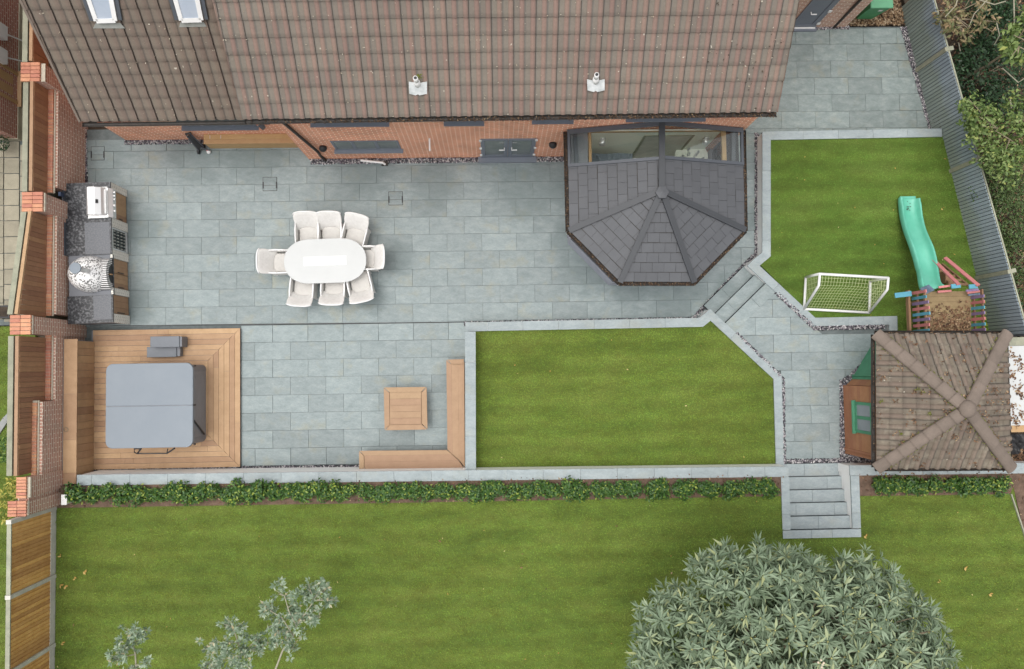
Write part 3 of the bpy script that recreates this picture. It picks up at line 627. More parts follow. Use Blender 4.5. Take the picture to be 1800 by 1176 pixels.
for p, q in ((0, .37), (.37, .63), (.63, 1)):
    build(MB().box((lerp(xl0, xrr, p)+.003, yb1, zb-.012), (lerp(xl0, xrr, q)-.003, yb0-.003, zb+.004)), 'border_slab', m_cope, ls)
for xa, xb in ((xl0, xs0), (xs1, xrr)):
    yy = [yb0+.015, at(1440, 903, ZM).y, at(1440, 837.5, ZM).y]
    for p, q in zip(yy[:-1], yy[1:]): build(MB().box((xa, p+.003, zb-.05), (xb, q-.003, zb+.003)), 'border_slab', m_cope, ls)
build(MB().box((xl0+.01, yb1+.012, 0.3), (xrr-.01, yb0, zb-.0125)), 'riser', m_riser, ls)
build(MB().box((xl0+.01, yb0+.002, 0.2), (xs0, at(1440, 838, ZM).y, zb-.052)), 'cheek_wall', m_render, ls)
build(MB().box((xs1+.004, yb0+.002, 0.2), (xrr-.01, at(1440, 834, ZM).y, zb-.052)), 'cheek_wall', m_render, ls)

# ---- gravel strips (uncountable pebbles)
gs = []
gs += strip([(548, 284.5), (1002, 279.5)], 0.13, 0) + strip([(222, 250), (362, 248.5)], 0.13, 0) + strip([(147, 225), (150, 322)], 0.13, 0)
gs += strip([(1000, 280), (1002, 410)], 0.10, 0) + strip([(1002, 415), (1088, 497)], 0.16, 0) + strip([(1330, 236), (1330, 444), (1217, 561), (818, 569)], 0.10, 0)
gs += strip([(165, 826), (632, 821.5)], 0.11, 0) + strip([(1588, 50), (1637, 226)], 0.15, 0) + strip([(1396, 49), (1490, 46.5)], 0.14, 0)
stones('pebbles', gs, 0.005, 2900, m_pebble, (0.012, 0.027))
gl = strip([(1365, 514), (1432, 577), (1553, 574)], 0.10, ZL) + strip([(1296, 586), (1377, 666), (1379, 812)], 0.055, ZL) + strip([(1380, 811), (1482, 809)], 0.10, ZL)
gl += [P2([(1476, 812), (1476, 670), (1497, 655), (1540, 612), (1545, 640), (1500, 670), (1488, 682), (1488, 788), (1545, 806), (1545, 816)], ZL)]
stones('pebbles', gl, ZL+0.004, 2900, m_pebble, (0.012, 0.027))
stones('gravel', P2([(1478, 46), (1590, 44), (1575, -40), (1478, -40)], 0), 0.0, 1500, m_tanpeb, (0.018, 0.04))
# neighbour ground on the left: paving, lawn, curved kerb
nb = build(MB().box((-40, at(0, 572, 0).y, -0.2), (at(60, 400, 0).x, 20, -0.037)), 'neighbour_path', m_joint, kind='structure')
yy = [at(20, y, 0).y for y in (-30, 8, 41, 66, 92, 118, 144, 171, 201, 231, 247)]
for p, q in zip(yy[:-1], yy[1:]):
    build(MB().box((at(38.5, 100, 0).x, q+.008, -.036), (at(58, 100, 0).x, p-.008, 0)), 'paver', m_paver, nb)
ry = [246, 262, 294, 308, 336, 350, 364, 393, 420, 448, 476, 505, 533, 560]
for cx0, cx1, o in ((-30, 6, 5), (7, 33.5, 0), (35, 60, 14)):
    y = 248 + o*0.4
    while y < 560:
        h = rng.choice([27, 28, 29]); A, B = at(cx0, y, 0), at(cx1, min(y+h, 566), 0)
        build(MB().box((A.x+.008, B.y+.012, -.036), (B.x-.008, A.y-.012, rng.uniform(-.004, .004))), 'paver', m_paver, nb); y += h
nl = [(-40, at(0, 574, 0).y), (at(62, 574, 0).x, at(0, 574, 0).y), (at(62, 900, 0).x, at(0, 880, 0).y), (at(62, 900, 0).x, -14), (-40, -14)]
build(MB().prism(nl, -0.2, 0.0), 'neighbour_lawn', m_grass, kind='structure')
blades('grass', [(at(-20, 574, 0).x, nl[0][1]), (at(46, 574, 0).x, nl[0][1]), (at(46, 1200, 0).x, -9), (at(-20, 1200, 0).x, -9)], 0.0, 900, m_blade)
kc = thing('kerb_edging', 'curved grey kerb crossing the neighbouring lawn', 'kerb', at(15, 735, 0))
arc = [(-6, 762), (2, 750), (10, 738), (22, 726), (34, 718), (48, 713)]
for p, q in zip(arc[:-1], arc[1:]): build(MB().bar(at(*p, .03), at(*q, .03), 0.15, 0.06), 'kerb_stone', m_kerb, kc)

# ================================================================== THE HOUSE
GE = 4.3                                            # gutter level
house = thing('house', 'red brick house with brown tiled roof beside the slate patio', 'house', at(800, 250, 0))
xr = atY(1338.8, 200, yfront).x
xfl = atY(546, 283, yfront).x; xhl = at(222, 246, 0).x
ge0, gem, ge1 = at(143, 213, GE), at(430, 210.5, GE), at(1365, 197.5, GE)
wl_ = MB(); wl_.prism([(xfl, yfront), (xr, yfront), (xr, yfront+7), (xfl, yfront+7)], -0.1, GE+0.1)
build(wl_, 'wall', m_brick, house)
GL = 2.4
build(MB().prism([(xhl, yh), (xfl, yh), (xfl, yfront+6.9), (xhl, yfront+6.9)], -0.1, GL+0.05), 'wall', m_brick, house)
# --- roof planes (slightly fanned in plan, as measured)
def roof_plane(E0, E1, T0, T1, zt):
    ex = (E1-E0).normalized(); up = ((T0-E0).normalized()+(T1-E1).normalized()).normalized()
    n = ex.cross(up).normalized(); up = n.cross(ex).normalized(); return ex, up, n
def roof_tiles(par, o, ex, up, n, ulo, uhi, vmax, rollw, nroll, gauge, mat, name='tile', lift=0.032, rollh=0.029, phase=0.0, limit=300, order=None, flat=False, stagger=False, v0=0.0, store=None, under=0.03, groove=0.0):
    """courses of tiles on a plane; ulo(v), uhi(v) give the cut edges"""
    W = rollw*nroll
    if flat: prof = [(0.0025, 0.0), (W-0.0025, 0.0)]
    else:
        prof = []
        for k in range(nroll):
            b_ = k*rollw
            prof += ([(b_, 0.006), (b_+rollw*.06, 0.0), (b_+rollw*.46, 0.0)] + [(b_+rollw*(.5+.46*t), rollh*math.sin(math.pi*(0.08+.84*t))+.004) for t in (0, .25, .5, .75, 1)]) if not groove else \
                    ([(b_, -groove), (b_+rollw*.05, -groove), (b_+rollw*.09, 0.004)] + [(b_+rollw*(.12+.85*t), .004+rollh*math.sin(math.pi*t)) for t in (.15, .4, .65, .9)])
    shared = {}; out = []; rest = MB(); rest.uv = []
    nc = int(math.ceil((vmax-v0)/gauge))
    for ci in range(nc):
        va, vb = v0+ci*gauge, min(v0+(ci+1)*gauge, vmax); ve = (vb-0.013) if flat else min(vb+0.05, vmax+0.02)
        lo, hi = min(ulo(va), ulo(vb)), max(uhi(va), uhi(vb))
        ph = phase + (W/2 if stagger and ci % 2 else 0)
        for k in range(int(math.floor((lo-ph)/W)), int(math.ceil((hi-ph)/W))):
            u0 = ph+k*W
            if u0+W < lo or u0 > hi: continue
            full = u0 >= max(ulo(va), ulo(ve))-1e-4 and u0+W <= min(uhi(va), uhi(ve))+1e-4 and vb-va > gauge-1e-4
            rowsv = []
            for vv, h in ((va, lift), (ve, 0.006)):
                l_, h_ = ulo(vv), uhi(vv); rowsv.append([(min(max(u0+pu, l_), max(l_, h_)), vv, h+ph2) for pu, ph2 in prof])
            if rowsv[0][-1][0]-rowsv[0][0][0] < 0.015 and rowsv[1][-1][0]-rowsv[1][0][0] < 0.015: continue
            np_ = len(prof); base = o+ex*u0+up*va
            vs = [o+ex*u+up*v+n*h - base for r in rowsv for u, v, h in r] + [o+ex*u+up*(v+under)+n*(-0.006) - base for u, v, h in rowsv[0]]
            uv = [(pu, 0.0) for pu, _ in prof] + [(pu, ve-va) for pu, _ in prof] + [(pu, 0.0) for pu, _ in prof]
            fs = [(i, i+1, np_+i+1, np_+i) for i in range(np_-1)] + [(2*np_+i, 2*np_+i+1, i+1, i) for i in range(np_-1)]
            if not flat: fs += []
            fs += [(2*np_, 0, np_), (2*np_+np_-1, np_+np_-1, np_-1)] if flat else []
            out.append((full, base, vs, fs, uv))
    if order: out.sort(key=order)
    for idx, (full, base, vs, fs, uv) in enumerate(out):
        jit = n*rng.uniform(-.003, .004) + up*rng.uniform(-.004, .004)
        if idx >= limit:
            q = len(rest.v); rest.v += [tuple(p+base) for p in vs]; rest.f += [tuple(i+q for i in f) for f in fs]; rest.uv += uv; continue
        if full and 'm' in shared: share(shared['m'], par, base+jit)
        else:
            m_ = MB(); m_.v = [tuple(p) for p in vs]; m_.f = fs; m_.uv = uv
            ob = build(m_, name, mat, par, local=True, smooth=False); ob.location = base+jit-origin(par)
            if full: shared['m'] = ob
    if rest.f: build(rest, name+'s', mat, par, kind='stuff')
K = 2.9
ge0m = at(429, 210.5, GE)
Tm, T1 = at(375.5, 0, 5.78), at(1405, 0, 5.78)
E0 = ge0m + V(-.02, .02, 0.03); E1 = ge1 + V(0, .02, 0.03)
ex, up, n = roof_plane(E0, E1, Tm, T1, 0)
Wd = (E1-E0).length; VL = (lerp(E0, Tm, K)-E0).length
tl, tr_ = (Tm-E0), (T1-E1)
su0 = tl.dot(ex)/tl.dot(up); su1 = tr_.dot(ex)/tr_.dot(up)
mroof = MB().quadslab([E0+n*-.02, E1+n*-.02, E1+up*VL+ex*su1*VL+n*-.02, E0+up*VL+ex*su0*VL+n*-.02], 0.12)
ridge_z = (E0+up*VL).z; ry_ = (E0+up*VL).y
mroof.quadslab([E0+up*VL+ex*su0*VL, E1+up*VL+ex*su1*VL, V(E1.x, ry_+3.5, GE), V(E0.x-.5, ry_+3.5, GE)], 0.12)
roof = build(mroof, 'roof', m_hip, house)
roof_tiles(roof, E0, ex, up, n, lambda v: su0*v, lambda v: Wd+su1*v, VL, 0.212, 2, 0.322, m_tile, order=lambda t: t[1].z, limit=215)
# left roof, a touch lower
F0 = at(143, 213.5, GL)+V(0, .02, 0); F1 = F0+(ge1-ge0).normalized()*(at(492, 211, GL)-at(143, 213.5, GL)).length
LTL = at(40, 0, 4.48); LTR = LTL+(F1-F0)+V(.06, 0, 0)
ex2, up2, n2 = roof_plane(F0, F1, LTL, LTR, 0)
a0_, a1_ = LTL-F0, LTR-F1
sv0 = a0_.dot(ex2)/a0_.dot(up2); sv1 = a1_.dot(ex2)/a1_.dot(up2); W2 = (F1-F0).length; V2 = 4.6
lroof = build(MB().quadslab([F0+n2*-.02, F1+n2*-.02, F1+up2*V2+ex2*sv1*V2+n2*-.02, F0+up2*V2+ex2*sv0*V2+n2*-.02], 0.10), 'roof', m_hip, house)
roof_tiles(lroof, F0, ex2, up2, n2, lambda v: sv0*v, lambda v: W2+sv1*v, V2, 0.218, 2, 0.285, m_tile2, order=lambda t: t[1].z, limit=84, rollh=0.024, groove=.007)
gt_ = F0+up2*V2+ex2*sv0*V2
build(MB().add([(xhl, yh, GL), (xhl, gt_.y, gt_.z-.1), (xhl, gt_.y+3, GL), (xhl+.2, yh, GL), (xhl+.2, gt_.y, gt_.z-.1), (xhl+.2, gt_.y+3, GL)], [(0, 1, 2), (3, 5, 4), (0, 3, 4, 1), (1, 4, 5, 2), (2, 5, 3, 0)]), 'gable', m_brick, house)
build(MB().bar(F0+n2*.01-ex2*.02, F0+up2*V2+ex2*(sv0*V2-.02)+n2*.01, 0.05, 0.10, n2), 'verge_board', m_hip, lroof)
# flecks of leaf litter and moss on the roofs
def on_plane(o, ex, up, n, W, L, s0, s1, k):
    v = rng.uniform(0, L, k); u = rng.uniform(0, 1, k); u = s0*v + u*(W+(s1-s0)*v)
    p = np.array(o)[None] + np.outer(u, np.array(ex)) + np.outer(v, np.array(up)) + np.array(n)[None]*0.045; return p
p = on_plane(E0, ex, up, n, Wd, 3.2, su0, su1, 420); litter('lichen_flecks', p[:, 0], p[:, 1], p[:, 2], m_lichen, (0.008, 0.022), kind='stuff')
p = on_plane(F0, ex2, up2, n2, W2, 2.6, sv0, sv1, 130); litter('lichen_flecks', p[:, 0], p[:, 1], p[:, 2], m_lichen, (0.008, 0.022), kind='stuff')
p = on_plane(E0+ex*(Wd-1.6), ex, up, n, 1.6, 3.0, su1, su1, 60); litter('roof_debris', p[:, 0], p[:, 1], p[:, 2], m_earth, (0.012, 0.03), kind='stuff')
# gutter with debris, fascia
gy = V(0, -0.04, -0.01)
def gutter(p, q):
    m_ = MB()
    d = (q-p).normalized(); s_ = Vector((-d.y, d.x, 0)); pr = [(0.05*math.cos(a), 0.05*math.sin(a)) for a in np.linspace(math.pi, 2*math.pi, 7)]
    vs = [pt + s_*x + V(0, 0, z) for pt in (p, q) for x, z in pr]; k = len(pr)
    m_.add(vs, [(i, i+1, k+i+1, k+i) for i in range(k-1)] + [tuple(range(k)), tuple(range(k, 2*k))]); return m_
gL0, gL1 = F0+V(0, -.08, -.05), F1+V(-.25, -.08, -.05); gu = build(gutter(gL0, gL1), 'gutter', m_gutter, house); gu2 = build(gutter(gem+gy, ge1+gy), 'gutter', m_gutter, house)
for o_ in (gu, gu2): o_.modifiers.new('solid', 'SOLIDIFY').thickness = 0.006
build(MB().obox((gem+ge1)/2+V(0,.06,-.08), (ge1-gem)/2, V(0,.012,0), V(0,0,.09)), 'fascia', m_black, house)
build(MB().obox((F0+F1)/2+V(0,.03,-.08), (F1-F0)/2, V(0,.012,0), V(0,0,.09)), 'fascia', m_black, house)
build(MB().box((gem.x, ge1.y+.08, GE-.17), (xr, yfront+.02, GE-.14)), 'soffit', m_black, house)
t_ = rng.uniform(0, 1, 900)**0.7; gx = gem.x+(ge1.x-gem.x)*t_; gyy = gem.y+(ge1.y-gem.y)*t_-.045+rng.uniform(-.045, .045, 900)
litter('gutter_debris', gx, gyy, np.full(900, GE-.025), m_darklitter, (0.012, 0.03), kind='stuff')
# --- windows and doors on the south wall
def window(px0, px1, pyt, pyb, Y, splits, sillw=0.10, pane=m_pane, zt=None):
    p0, p1 = atY(px0, pyb, Y), atY(px1, pyb, Y); zb_ = (p0.z+p1.z)/2; zt = zt or atY((px0+px1)/2, pyt, Y).z; xa, xb = p0.x, p1.x
    f = MB(); w = 0.055; y0, y1 = Y-0.012, Y+0.06
    f.box((xa, y0, zb_), (xa+w, y1, zt)).box((xb-w, y0, zb_), (xb, y1, zt)).box((xa+w, y0, zb_), (xb-w, y1, zb_+w)).box((xa+w, y0, zt-w), (xb-w, y1, zt))
    xs = [xa+w]
    for s in splits: xm = lerp(xa, xb, s); f.box((xm-w*.7, y0, zb_+w), (xm+w*.7, y1, zt-w)); xs.append(xm)
    xs.append(xb-w); wn_ = build(f, 'window', m_greyframe, house)
    for u, v in zip(xs[:-1], xs[1:]): build(MB().box((u-.01, Y-.004, zb_+w-.01), (v+.01, Y-.001, zt-w+.01)), 'pane', pane, wn_)
    build(MB().box((xa-.04, Y-sillw, zb_-.05), (xb+.04, Y-.001, zb_-.005)), 'sill', m_greyframe, wn_)
    return wn_
window(590, 706, 247, 262, yfront, (.31, .66))
for px0, px1, py, sp in ((548, 681, 214.5, (.3,)), (783, 848, 213, (.5,)), (938, 1005, 209.5, (.5,)), (1104, 1237, 205.5, (.28, .72))):
    window(px0, px1, 0, py, yfront, sp, zt=GE-0.2)
window(321, 452, 0, 221.5, yh, (.27, .7), zt=GL-0.25)
# french doors
dz = 0.08; A, B = atY(846, 274, yfront), atY(938, 272, yfront); zt = atY(890, 243.5, yfront).z; xa, xb = A.x, B.x; xm = (xa+xb)/2
for u, v, hs_ in ((xa, xm, 1), (xm, xb, -1)):
    d = MB(); w = 0.10; y0, y1 = yfront-.03, yfront+.03
    d.box((u+.004, y0, dz), (u+w, y1, zt)).box((v-w, y0, dz), (v-.004, y1, zt)).box((u+w, y0, dz), (v-w, y1, dz+.2)).box((u+w, y0, zt-w), (v-w, y1, zt))
    dr = build(d, 'door', m_greyframe, house)
    build(MB().box((u+w-.01, yfront-.012, dz+.19), (v-w+.01, yfront-.006, zt-w+.01)), 'pane', m_pane, dr)
    hx = xm - hs_*0.09
    build(MB().tube([(hx, y0-.01, 1.0), (hx, y0-.07, 1.0), (hx-hs_*.13, y0-.07, 1.0)], 0.016, 6), 'handle', m_white, dr)
    ox = u if hs_ == 1 else v
    for zz in (.35, .95, 1.6): build(MB().box((ox-.03, y0-.02, zz-.05), (ox+.03, y0-.001, zz+.05)), 'hinge', m_white, dr)
build(MB().box((xa-.08, yfront-.16, 0.005), (xb+.08, yfront-.002, dz)), 'door_sill', m_greyframe, house)
# downpipe, vents, lamps, pipes
dp = build(MB().tube([atY(495, 213, yfront-.05), atY(559, 267, yfront-.07), at(563, 272, .35)+V(0, -.02, 0), at(573, 282.5, 0.02)], 0.035, 8), 'downpipe', m_gutter, house)
lp = atY(541, 250, yh)
for px, py in ((567, 256), (972, 250)):
    p = atY(px, py, yfront); build(MB().lathe((p.x, yfront-.05, p.z-.1), [(.03, 0), (.09, .02), (.10, .06), (.07, .12), (.03, .16)], 12), 'wall_lamp', m_black, house, smooth=True)
p = atY(461, 217, yh); build(MB().lathe((p.x, yh-.08, min(p.z, 2.0)-.12), [(.04, 0), (.07, .06), (.085, .2), (.02, .24)], 4), 'wall_lamp', m_anth, house)
for q in ((755, 243, 232), (1010, 236, 225)):
    p = atY(q[0], q[1], yfront); build(MB().tube([(p.x, yfront, p.z), (p.x, yfront-.30, p.z-.03)], 0.02, 7), 'overflow_pipe', m_white, house)
build(MB().tube([at(634, 282, .10), at(673, 286, .10), at(677, 289, .04)], 0.03, 8), 'waste_pipe', m_white, house)
build(MB().box((at(671, 284, 0).x, at(671, 292, 0).y, 0), (at(682, 284, 0).x, at(671, 284, 0).y, .05)), 'drain_hopper', m_gutter, house)
# --- rooflights
def rooflight(quad, flash, par):
    c_ = [at_pl(x, y, F0, n2) for x, y in quad]                        # TL TR BR BL as seen
    m_ = MB(); 
    for i in range(4): m_.bar(c_[i]+n2*.05, c_[(i+1)%4]+n2*.05, 0.09, 0.13, n2)
    s_ = build(m_, 'skylight', m_white, par)
    cc = sum(c_, Vector())/4; build(MB().quadslab([lerp(p, cc, .04)+n2*.10 for p in c_], 0.012), 'pane', m_skypane, s_)
    build(MB().quadslab([at_pl(x, y, F0, n2)+n2*.05 for x, y in flash], 0.02), 'flashing', m_lead, s_)
    [build(MB().bar(c_[i_]+n2*.06+ex2*e_, c_[j_]+n2*.06+ex2*e_, .07, .06, n2), 'side_flashing', m_anth, s_) for i_, j_, e_ in ((0, 3, -.1), (1, 2, .1))]
rooflight([(140, -60), (188, -60), (205, 32), (172, 33)], [(170, 37), (210, 36), (221, 48), (165, 48)], lroof)
rooflight([(295, -60), (338, -60), (356, 31), (321, 32)], [(318, 36), (358, 35), (364, 45), (316, 46)], lroof)
# lead slate vents
for (x0, x1, y0, y1, qx, qy) in ((719, 751, 141, 165, 730, 137), (1031, 1062, 137, 159, 1049, 131)):
    cs = [at_pl(x, y, E0, n)+n*.085 for x, y in ((x0, y0), ((x0+x1)/2, y0+3), (x1, y0), (x1, y1-3), ((x0+x1)/2+3, y1), ((x0+x1)/2, y1-2), ((x0+x1)/2-4, y1), (x0+1, y1-3))]
    vt = build(MB().quadslab(cs, 0.02), 'roof_vent', m_whitelead, roof)
    b_ = at_pl((x0+x1)/2, (y0+y1)/2-3, E0, n); tp = at(qx, qy, b_.z+.42)
    build(MB().tube([b_, lerp(b_, tp, .6)], [.075, .055], 10).tube([lerp(b_, tp, .55), tp], .048, 10), 'vent_pipe', m_white, vt, smooth=True)
    build(MB().tube([tp+V(0,0,.001), tp+V(0, 0, .006)], .032, 10), 'pipe_mouth', m_black, vt)
# mossy patches near the vents / gutter
mx = at_pl(735, 136, E0, n); litter('moss', mx.x+rng.normal(0, .05, 60), mx.y+rng.normal(0, .04, 60), mx.z+.05+0*rng.normal(0, 1, 60), m_moss, (.012, .025), kind='stuff')
# --- rear wing at the top right (south wall at the far end of the side path)
yw = at(1440, 48, 0).y
xw0, xw1 = atY(1340, 60, yw).x, at(1486, 46, 0).x
build(MB().box((xr-.6, yw, -.1), (xw1, yw+5, 4.4)), 'wall', m_brick2, house)
build(MB().box((xr-.2, yw-.02, 2.9), (xw1+.15, yw-.001, 3.0)), 'stone_band', m_mortar, house) if False else None
A, B = atY(1396, 44, yw), at(1433, 41, 0.1); zt = 2.0
d = MB(); d.box((A.x-.1, yw-.03, .10), (A.x, yw+.03, zt)).box((B.x-.14, yw-.03, .10), (B.x, yw+.03, zt)).box((A.x, yw-.03, .10), (B.x-.14, yw+.03, .2)).box((A.x, yw-.03, zt-.1), (B.x-.14, yw+.03, zt))
dr = build(d, 'door', m_greyframe, house); build(MB().box((A.x, yw-.012, .18), (B.x-.13, yw-.004, zt-.09)), 'pane', m_greyframe, dr)
build(MB().tube([(A.x+.12, yw-.03, .95), (A.x+.12, yw-.09, .95), (A.x+.26, yw-.09, .95)], .016, 6), 'handle', m_white, dr)
for zz in (.3, 1.0, 1.7): build(MB().box((B.x-.04, yw-.05, zz-.05), (B.x+.04, yw-.031, zz+.05)), 'hinge', m_white, dr)
build(MB().box((A.x-.2, yw-.12, .0), (B.x+.05, yw-.002, .06)), 'door_sill', m_greyframe, house); build(MB().box((A.x-.2, yw-.07, .061), (B.x, yw-.035, .09)), 'threshold', m_white, house)
build(MB().tube([at(1466, 48, 0.0), atY(1520, -8, yw-.05)], .035, 8), 'downpipe', m_gutter, house)

# ================================================================== CONSERVATORY
con_ = thing('conservatory', 'grey slated conservatory with a strip of glass roof against the house', 'conservatory', at(1150, 400, 0))
CE, CA = 2.3, 2.85
ca, cb, cc_, cd_, ce_, cf = at(998, 241, CE), at(1001.5, 405, CE), at(1090, 495, CE), at(1219, 495, CE), at(1308, 404, CE), at(1305, 239, CE)
ap = at(1162.5, 335, CA); rw = V(at(1163, 222, CA).x, yfront-.02, CA)
yg = at(1000, 290, CE).y - .02
low = [(p.x, p.y) for p in (lerp(q, V(ap.x, ap.y, CE), .085) for q in (cb, cc_, cd_, ce_))]
walls = [(ca.x+.12, yfront-.03)] + low + [(cf.x-.12, yfront-.03)]
for i, (p, q) in enumerate(zip(walls[:-1], walls[1:])):
    p, q = V(*p, 0), V(*q, 0); d = (q-p).normalized(); nn = V(-d.y, d.x, 0)
    build(MB().bar(p+V(0,0,.3)+nn*.08, q+V(0,0,.3)+nn*.08, .16, .64), 'dwarf_wall', m_lilac, con_)
    fr = MB(); m_n = max(2, int((q-p).length/0.65))
    fr.bar(p+V(0,0,.65)+nn*.06, q+V(0,0,.65)+nn*.06, .09, .06).bar(p+V(0,0,2.2)+nn*.06, q+V(0,0,2.2)+nn*.06, .09, .08)
    for k in range(m_n+1): e = lerp(p, q, k/m_n)+nn*.06; fr.bar(e+V(0,0,.66), e+V(0,0,2.2), .06, .06, nn)
    f_ = build(fr, 'window_frame', m_anth, con_)
    build(MB().quadslab([p+nn*.06+V(0,0,.68), q+nn*.06+V(0,0,.68), q+nn*.06+V(0,0,2.17), p+nn*.06+V(0,0,2.17)], .01), 'pane', m_glass, f_)
def face(p, q, apx, name, gauge, w, lo=None, hi=None, vtop=None, v0=0.0, ph=0.0):
    ex = (q-p).normalized(); m = apx-p; up = (m-ex*m.dot(ex)).normalized(); n = ex.cross(up)
    L = (apx-p).dot(up); ua = (apx-p).dot(ex); W = (q-p).length
    ulo = lo or (lambda v: ua*v/L); uhi = hi or (lambda v: W+(ua-W)*v/L)
    rf = build(MB().quadslab([p+ex*ulo(0)-n*.01, p+ex*uhi(0)-n*.01, p+ex*uhi(L)+up*L-n*.01, p+ex*(ulo(L)-.001)+up*L-n*.01], .06), name, m_gutter, con_)
    roof_tiles(rf, p, ex, up, n, ulo, uhi, vtop or L, w, 1, gauge, m_slate, 'slate', lift=.020, flat=True, stagger=True, under=.0, phase=ph)
    return ex, up, n, L
GU = 0.225
# west and east slopes stop at the glass; three facets close the bay
face(V(ca.x, yg, CE), cb, V(ap.x, ap.y, CA), 'roof', GU, .27) if False else None
def side_face(p, q, apx):       # p at house side; tiles between the glass line and the hip
    ex = (q-p).normalized(); up = ((rw-p)-ex*(rw-p).dot(ex)).normalized(); n = ex.cross(up)
    if n.z < 0: n = -n
    L = (rw-p).dot(up); ug = abs(yg-p.y); W = (q-p).length; ua = (apx-p).dot(ex)
    rf = build(MB().quadslab([p+ex*ug-n*.01, q-n*.01, p+ex*ua+up*L-n*.01, p+ex*ug+up*L-n*.01], .06), 'roof', m_gutter, con_)
    roof_tiles(rf, p, ex, up, n, lambda v: ug, lambda v: W+(ua-W)*v/L, L, .27, 1, GU, m_slate, 'slate', lift=.020, flat=True, stagger=True, under=.0, phase=.1)
    gl = build(MB().quadslab([p+n*.02, p+ex*ug+n*.02, p+ex*ug+up*L+n*.02, p+up*L+n*.02], .012), 'roof_glass', m_glass, con_)
    build(MB().bar(p+ex*.05+n*.03, p+ex*.05+up*L+n*.03, .10, .05, n), 'glazing_bar', m_anth, con_)
    build(MB().bar(p+ex*ug+n*.03, p+ex*ug+up*L+n*.03, .07, .05, n), 'glazing_bar', m_anth, con_)
    build(MB().bar(p+up*.03+n*.02, p+ex*ug+up*.03+n*.02, .06, .05, n), 'glazing_bar', m_anth, con_)
side_face(V(ca.x, yfront-.02, CE), cb, ap); side_face(V(cf.x, yfront-.02, CE), ce_, ap)
for p, q in ((cb, cc_), (cc_, cd_), (cd_, ce_)): face(p, q, ap, 'roof', GU, .27, ph=.05)
for p in (cb, cc_, cd_, ce_): build(MB().bar(p+(p-ap)*.01+V(0,0,.045), ap+V(0,0,.055), .13, .05), 'hip_cap', m_slatehip, con_)
build(MB().bar(ap+V(0,0,.045), rw+V(0,0,.045), .135, .05), 'ridge_cap', m_slatehip, con_)
build(MB().lathe(ap+V(0, -.06, .03), [(.10, 0), (.155, .05), (.15, .07), (0.02, .085)], 6), 'finial', m_slate, con_)
gpts = [V(ca.x-.05, yfront-.05, CE-.03)] + [p + (p-V(ap.x, ap.y, CE)).normalized()*.05 - V(0,0,.03) for p in (cb, cc_, cd_, ce_)] + [V(cf.x+.05, yfront-.05, CE-.03)]
for p, q in zip(gpts[:-1], gpts[1:]):
    o_ = build(gutter(p, q), 'gutter', m_gutter, con_); o_.modifiers.new('solid', 'SOLIDIFY').thickness = .005
    k = int((q-p).length*130); t_ = rng.uniform(0, 1, k); litter('gutter_debris', p.x+(q.x-p.x)*t_+rng.uniform(-.04, .04, k), p.y+(q.y-p.y)*t_+rng.uniform(-.04, .04, k), np.full(k, CE-.04), m_darklitter, (.012, .028), kind='stuff')
# what shows through the glass: cream room, timber end trims, wall lights, furniture
x0, x1 = at(1040, 255, CE).x, at(1270, 255, CE).x
build(MB().box((ca.x+.15, yg-1.2, .02), (cf.x-.15, yfront-.04, .05)), 'room_floor', m_cream, con_)
build(MB().box((x0, yfront-.06, .05), (x1, yfront-.025, 2.32)), 'room_wall', m_cream, con_)
build(MB().box((x0-.06, yg-.9, 2.16), (x0, yfront-.03, 2.26)), 'timber_trim', m_oak, con_); build(MB().box((x1, yg-.9, 2.16), (x1+.10, yfront-.03, 2.26)), 'timber_trim', m_oak, con_)
build(MB().box((x0, yfront-.075, 2.25), (x1, yfront-.062, 2.32)), 'timber_trim', m_oak, con_)
build(MB().box((ca.x+.05, yg-.9, 2.1), (x0-.065, yfront-.03, 2.16)), 'dark_panel', m_tub, con_); build(MB().box((x1+.105, yg-.9, 2.1), (cf.x-.05, yfront-.03, 2.16)), 'dark_panel', m_black, con_)  # left panel: box gutter soffit; right one added, standing in for tree reflection
for px in (1059, 1240):
    p = at(px, 252, 1.7); build(MB().lathe((p.x, yfront-.14, 1.62), [(.06, 0), (.085, .05), (.07, .16), (.03, .18)], 12).bar((p.x, yfront-.10, 1.8), (p.x, yfront-.06, 1.8), .12, .05), 'wall_light', m_steel, con_, smooth=True)
drw = at(1172, 262, 1.0)
build(MB().box((drw.x-.75, yfront-.078, .05), (drw.x-.70, yfront-.061, 2.0)).box((drw.x+.40, yfront-.078, .05), (drw.x+.45, yfront-.061, 2.0)).box((drw.x-.70, yfront-.078, 1.95), (drw.x+.40, yfront-.061, 2.0)), 'door_frame', m_oldwood, con_)
build(MB().box((drw.x-.69, yfront-.072, .06), (drw.x+.39, yfront-.064, 1.94)), 'inner_door', m_concrete, con_)
build(MB().box((ca.x+.5, at(1150, 440, 2.0).y, 2.12), (cf.x-.5, yg-.15, 2.15)), 'bounce_ceiling', m_cream, con_)  # unseen cream panel added to bounce light into the room
side_t = thing('sideboard', 'honey coloured wooden sideboard seen through the conservatory glass', 'sideboard', V(x0+.5, yg+.16, .05))
build(MB().box((x0+.05, yg+.02, .15), (x0+.95, yg+.38, .83)), 'body', m_oak, side_t); build(MB().box((x0+.02, yg-.01, .832), (x0+.98, yg+.41, .87)), 'top', m_oak, side_t)
cloth = thing('striped_cloth', 'striped pale cloth draped on the shelf inside the conservatory', 'cloth', V(x0+.6, yg+.36, .9))
vs, fs = [], []
for i in range(13):
    for j in range(5): vs.append((x0+.1+i*.09, yg+.40+j*.06+.02*math.sin(i), 0.95+.04*math.sin(i*1.1+j*.6)+.05*j*.3))
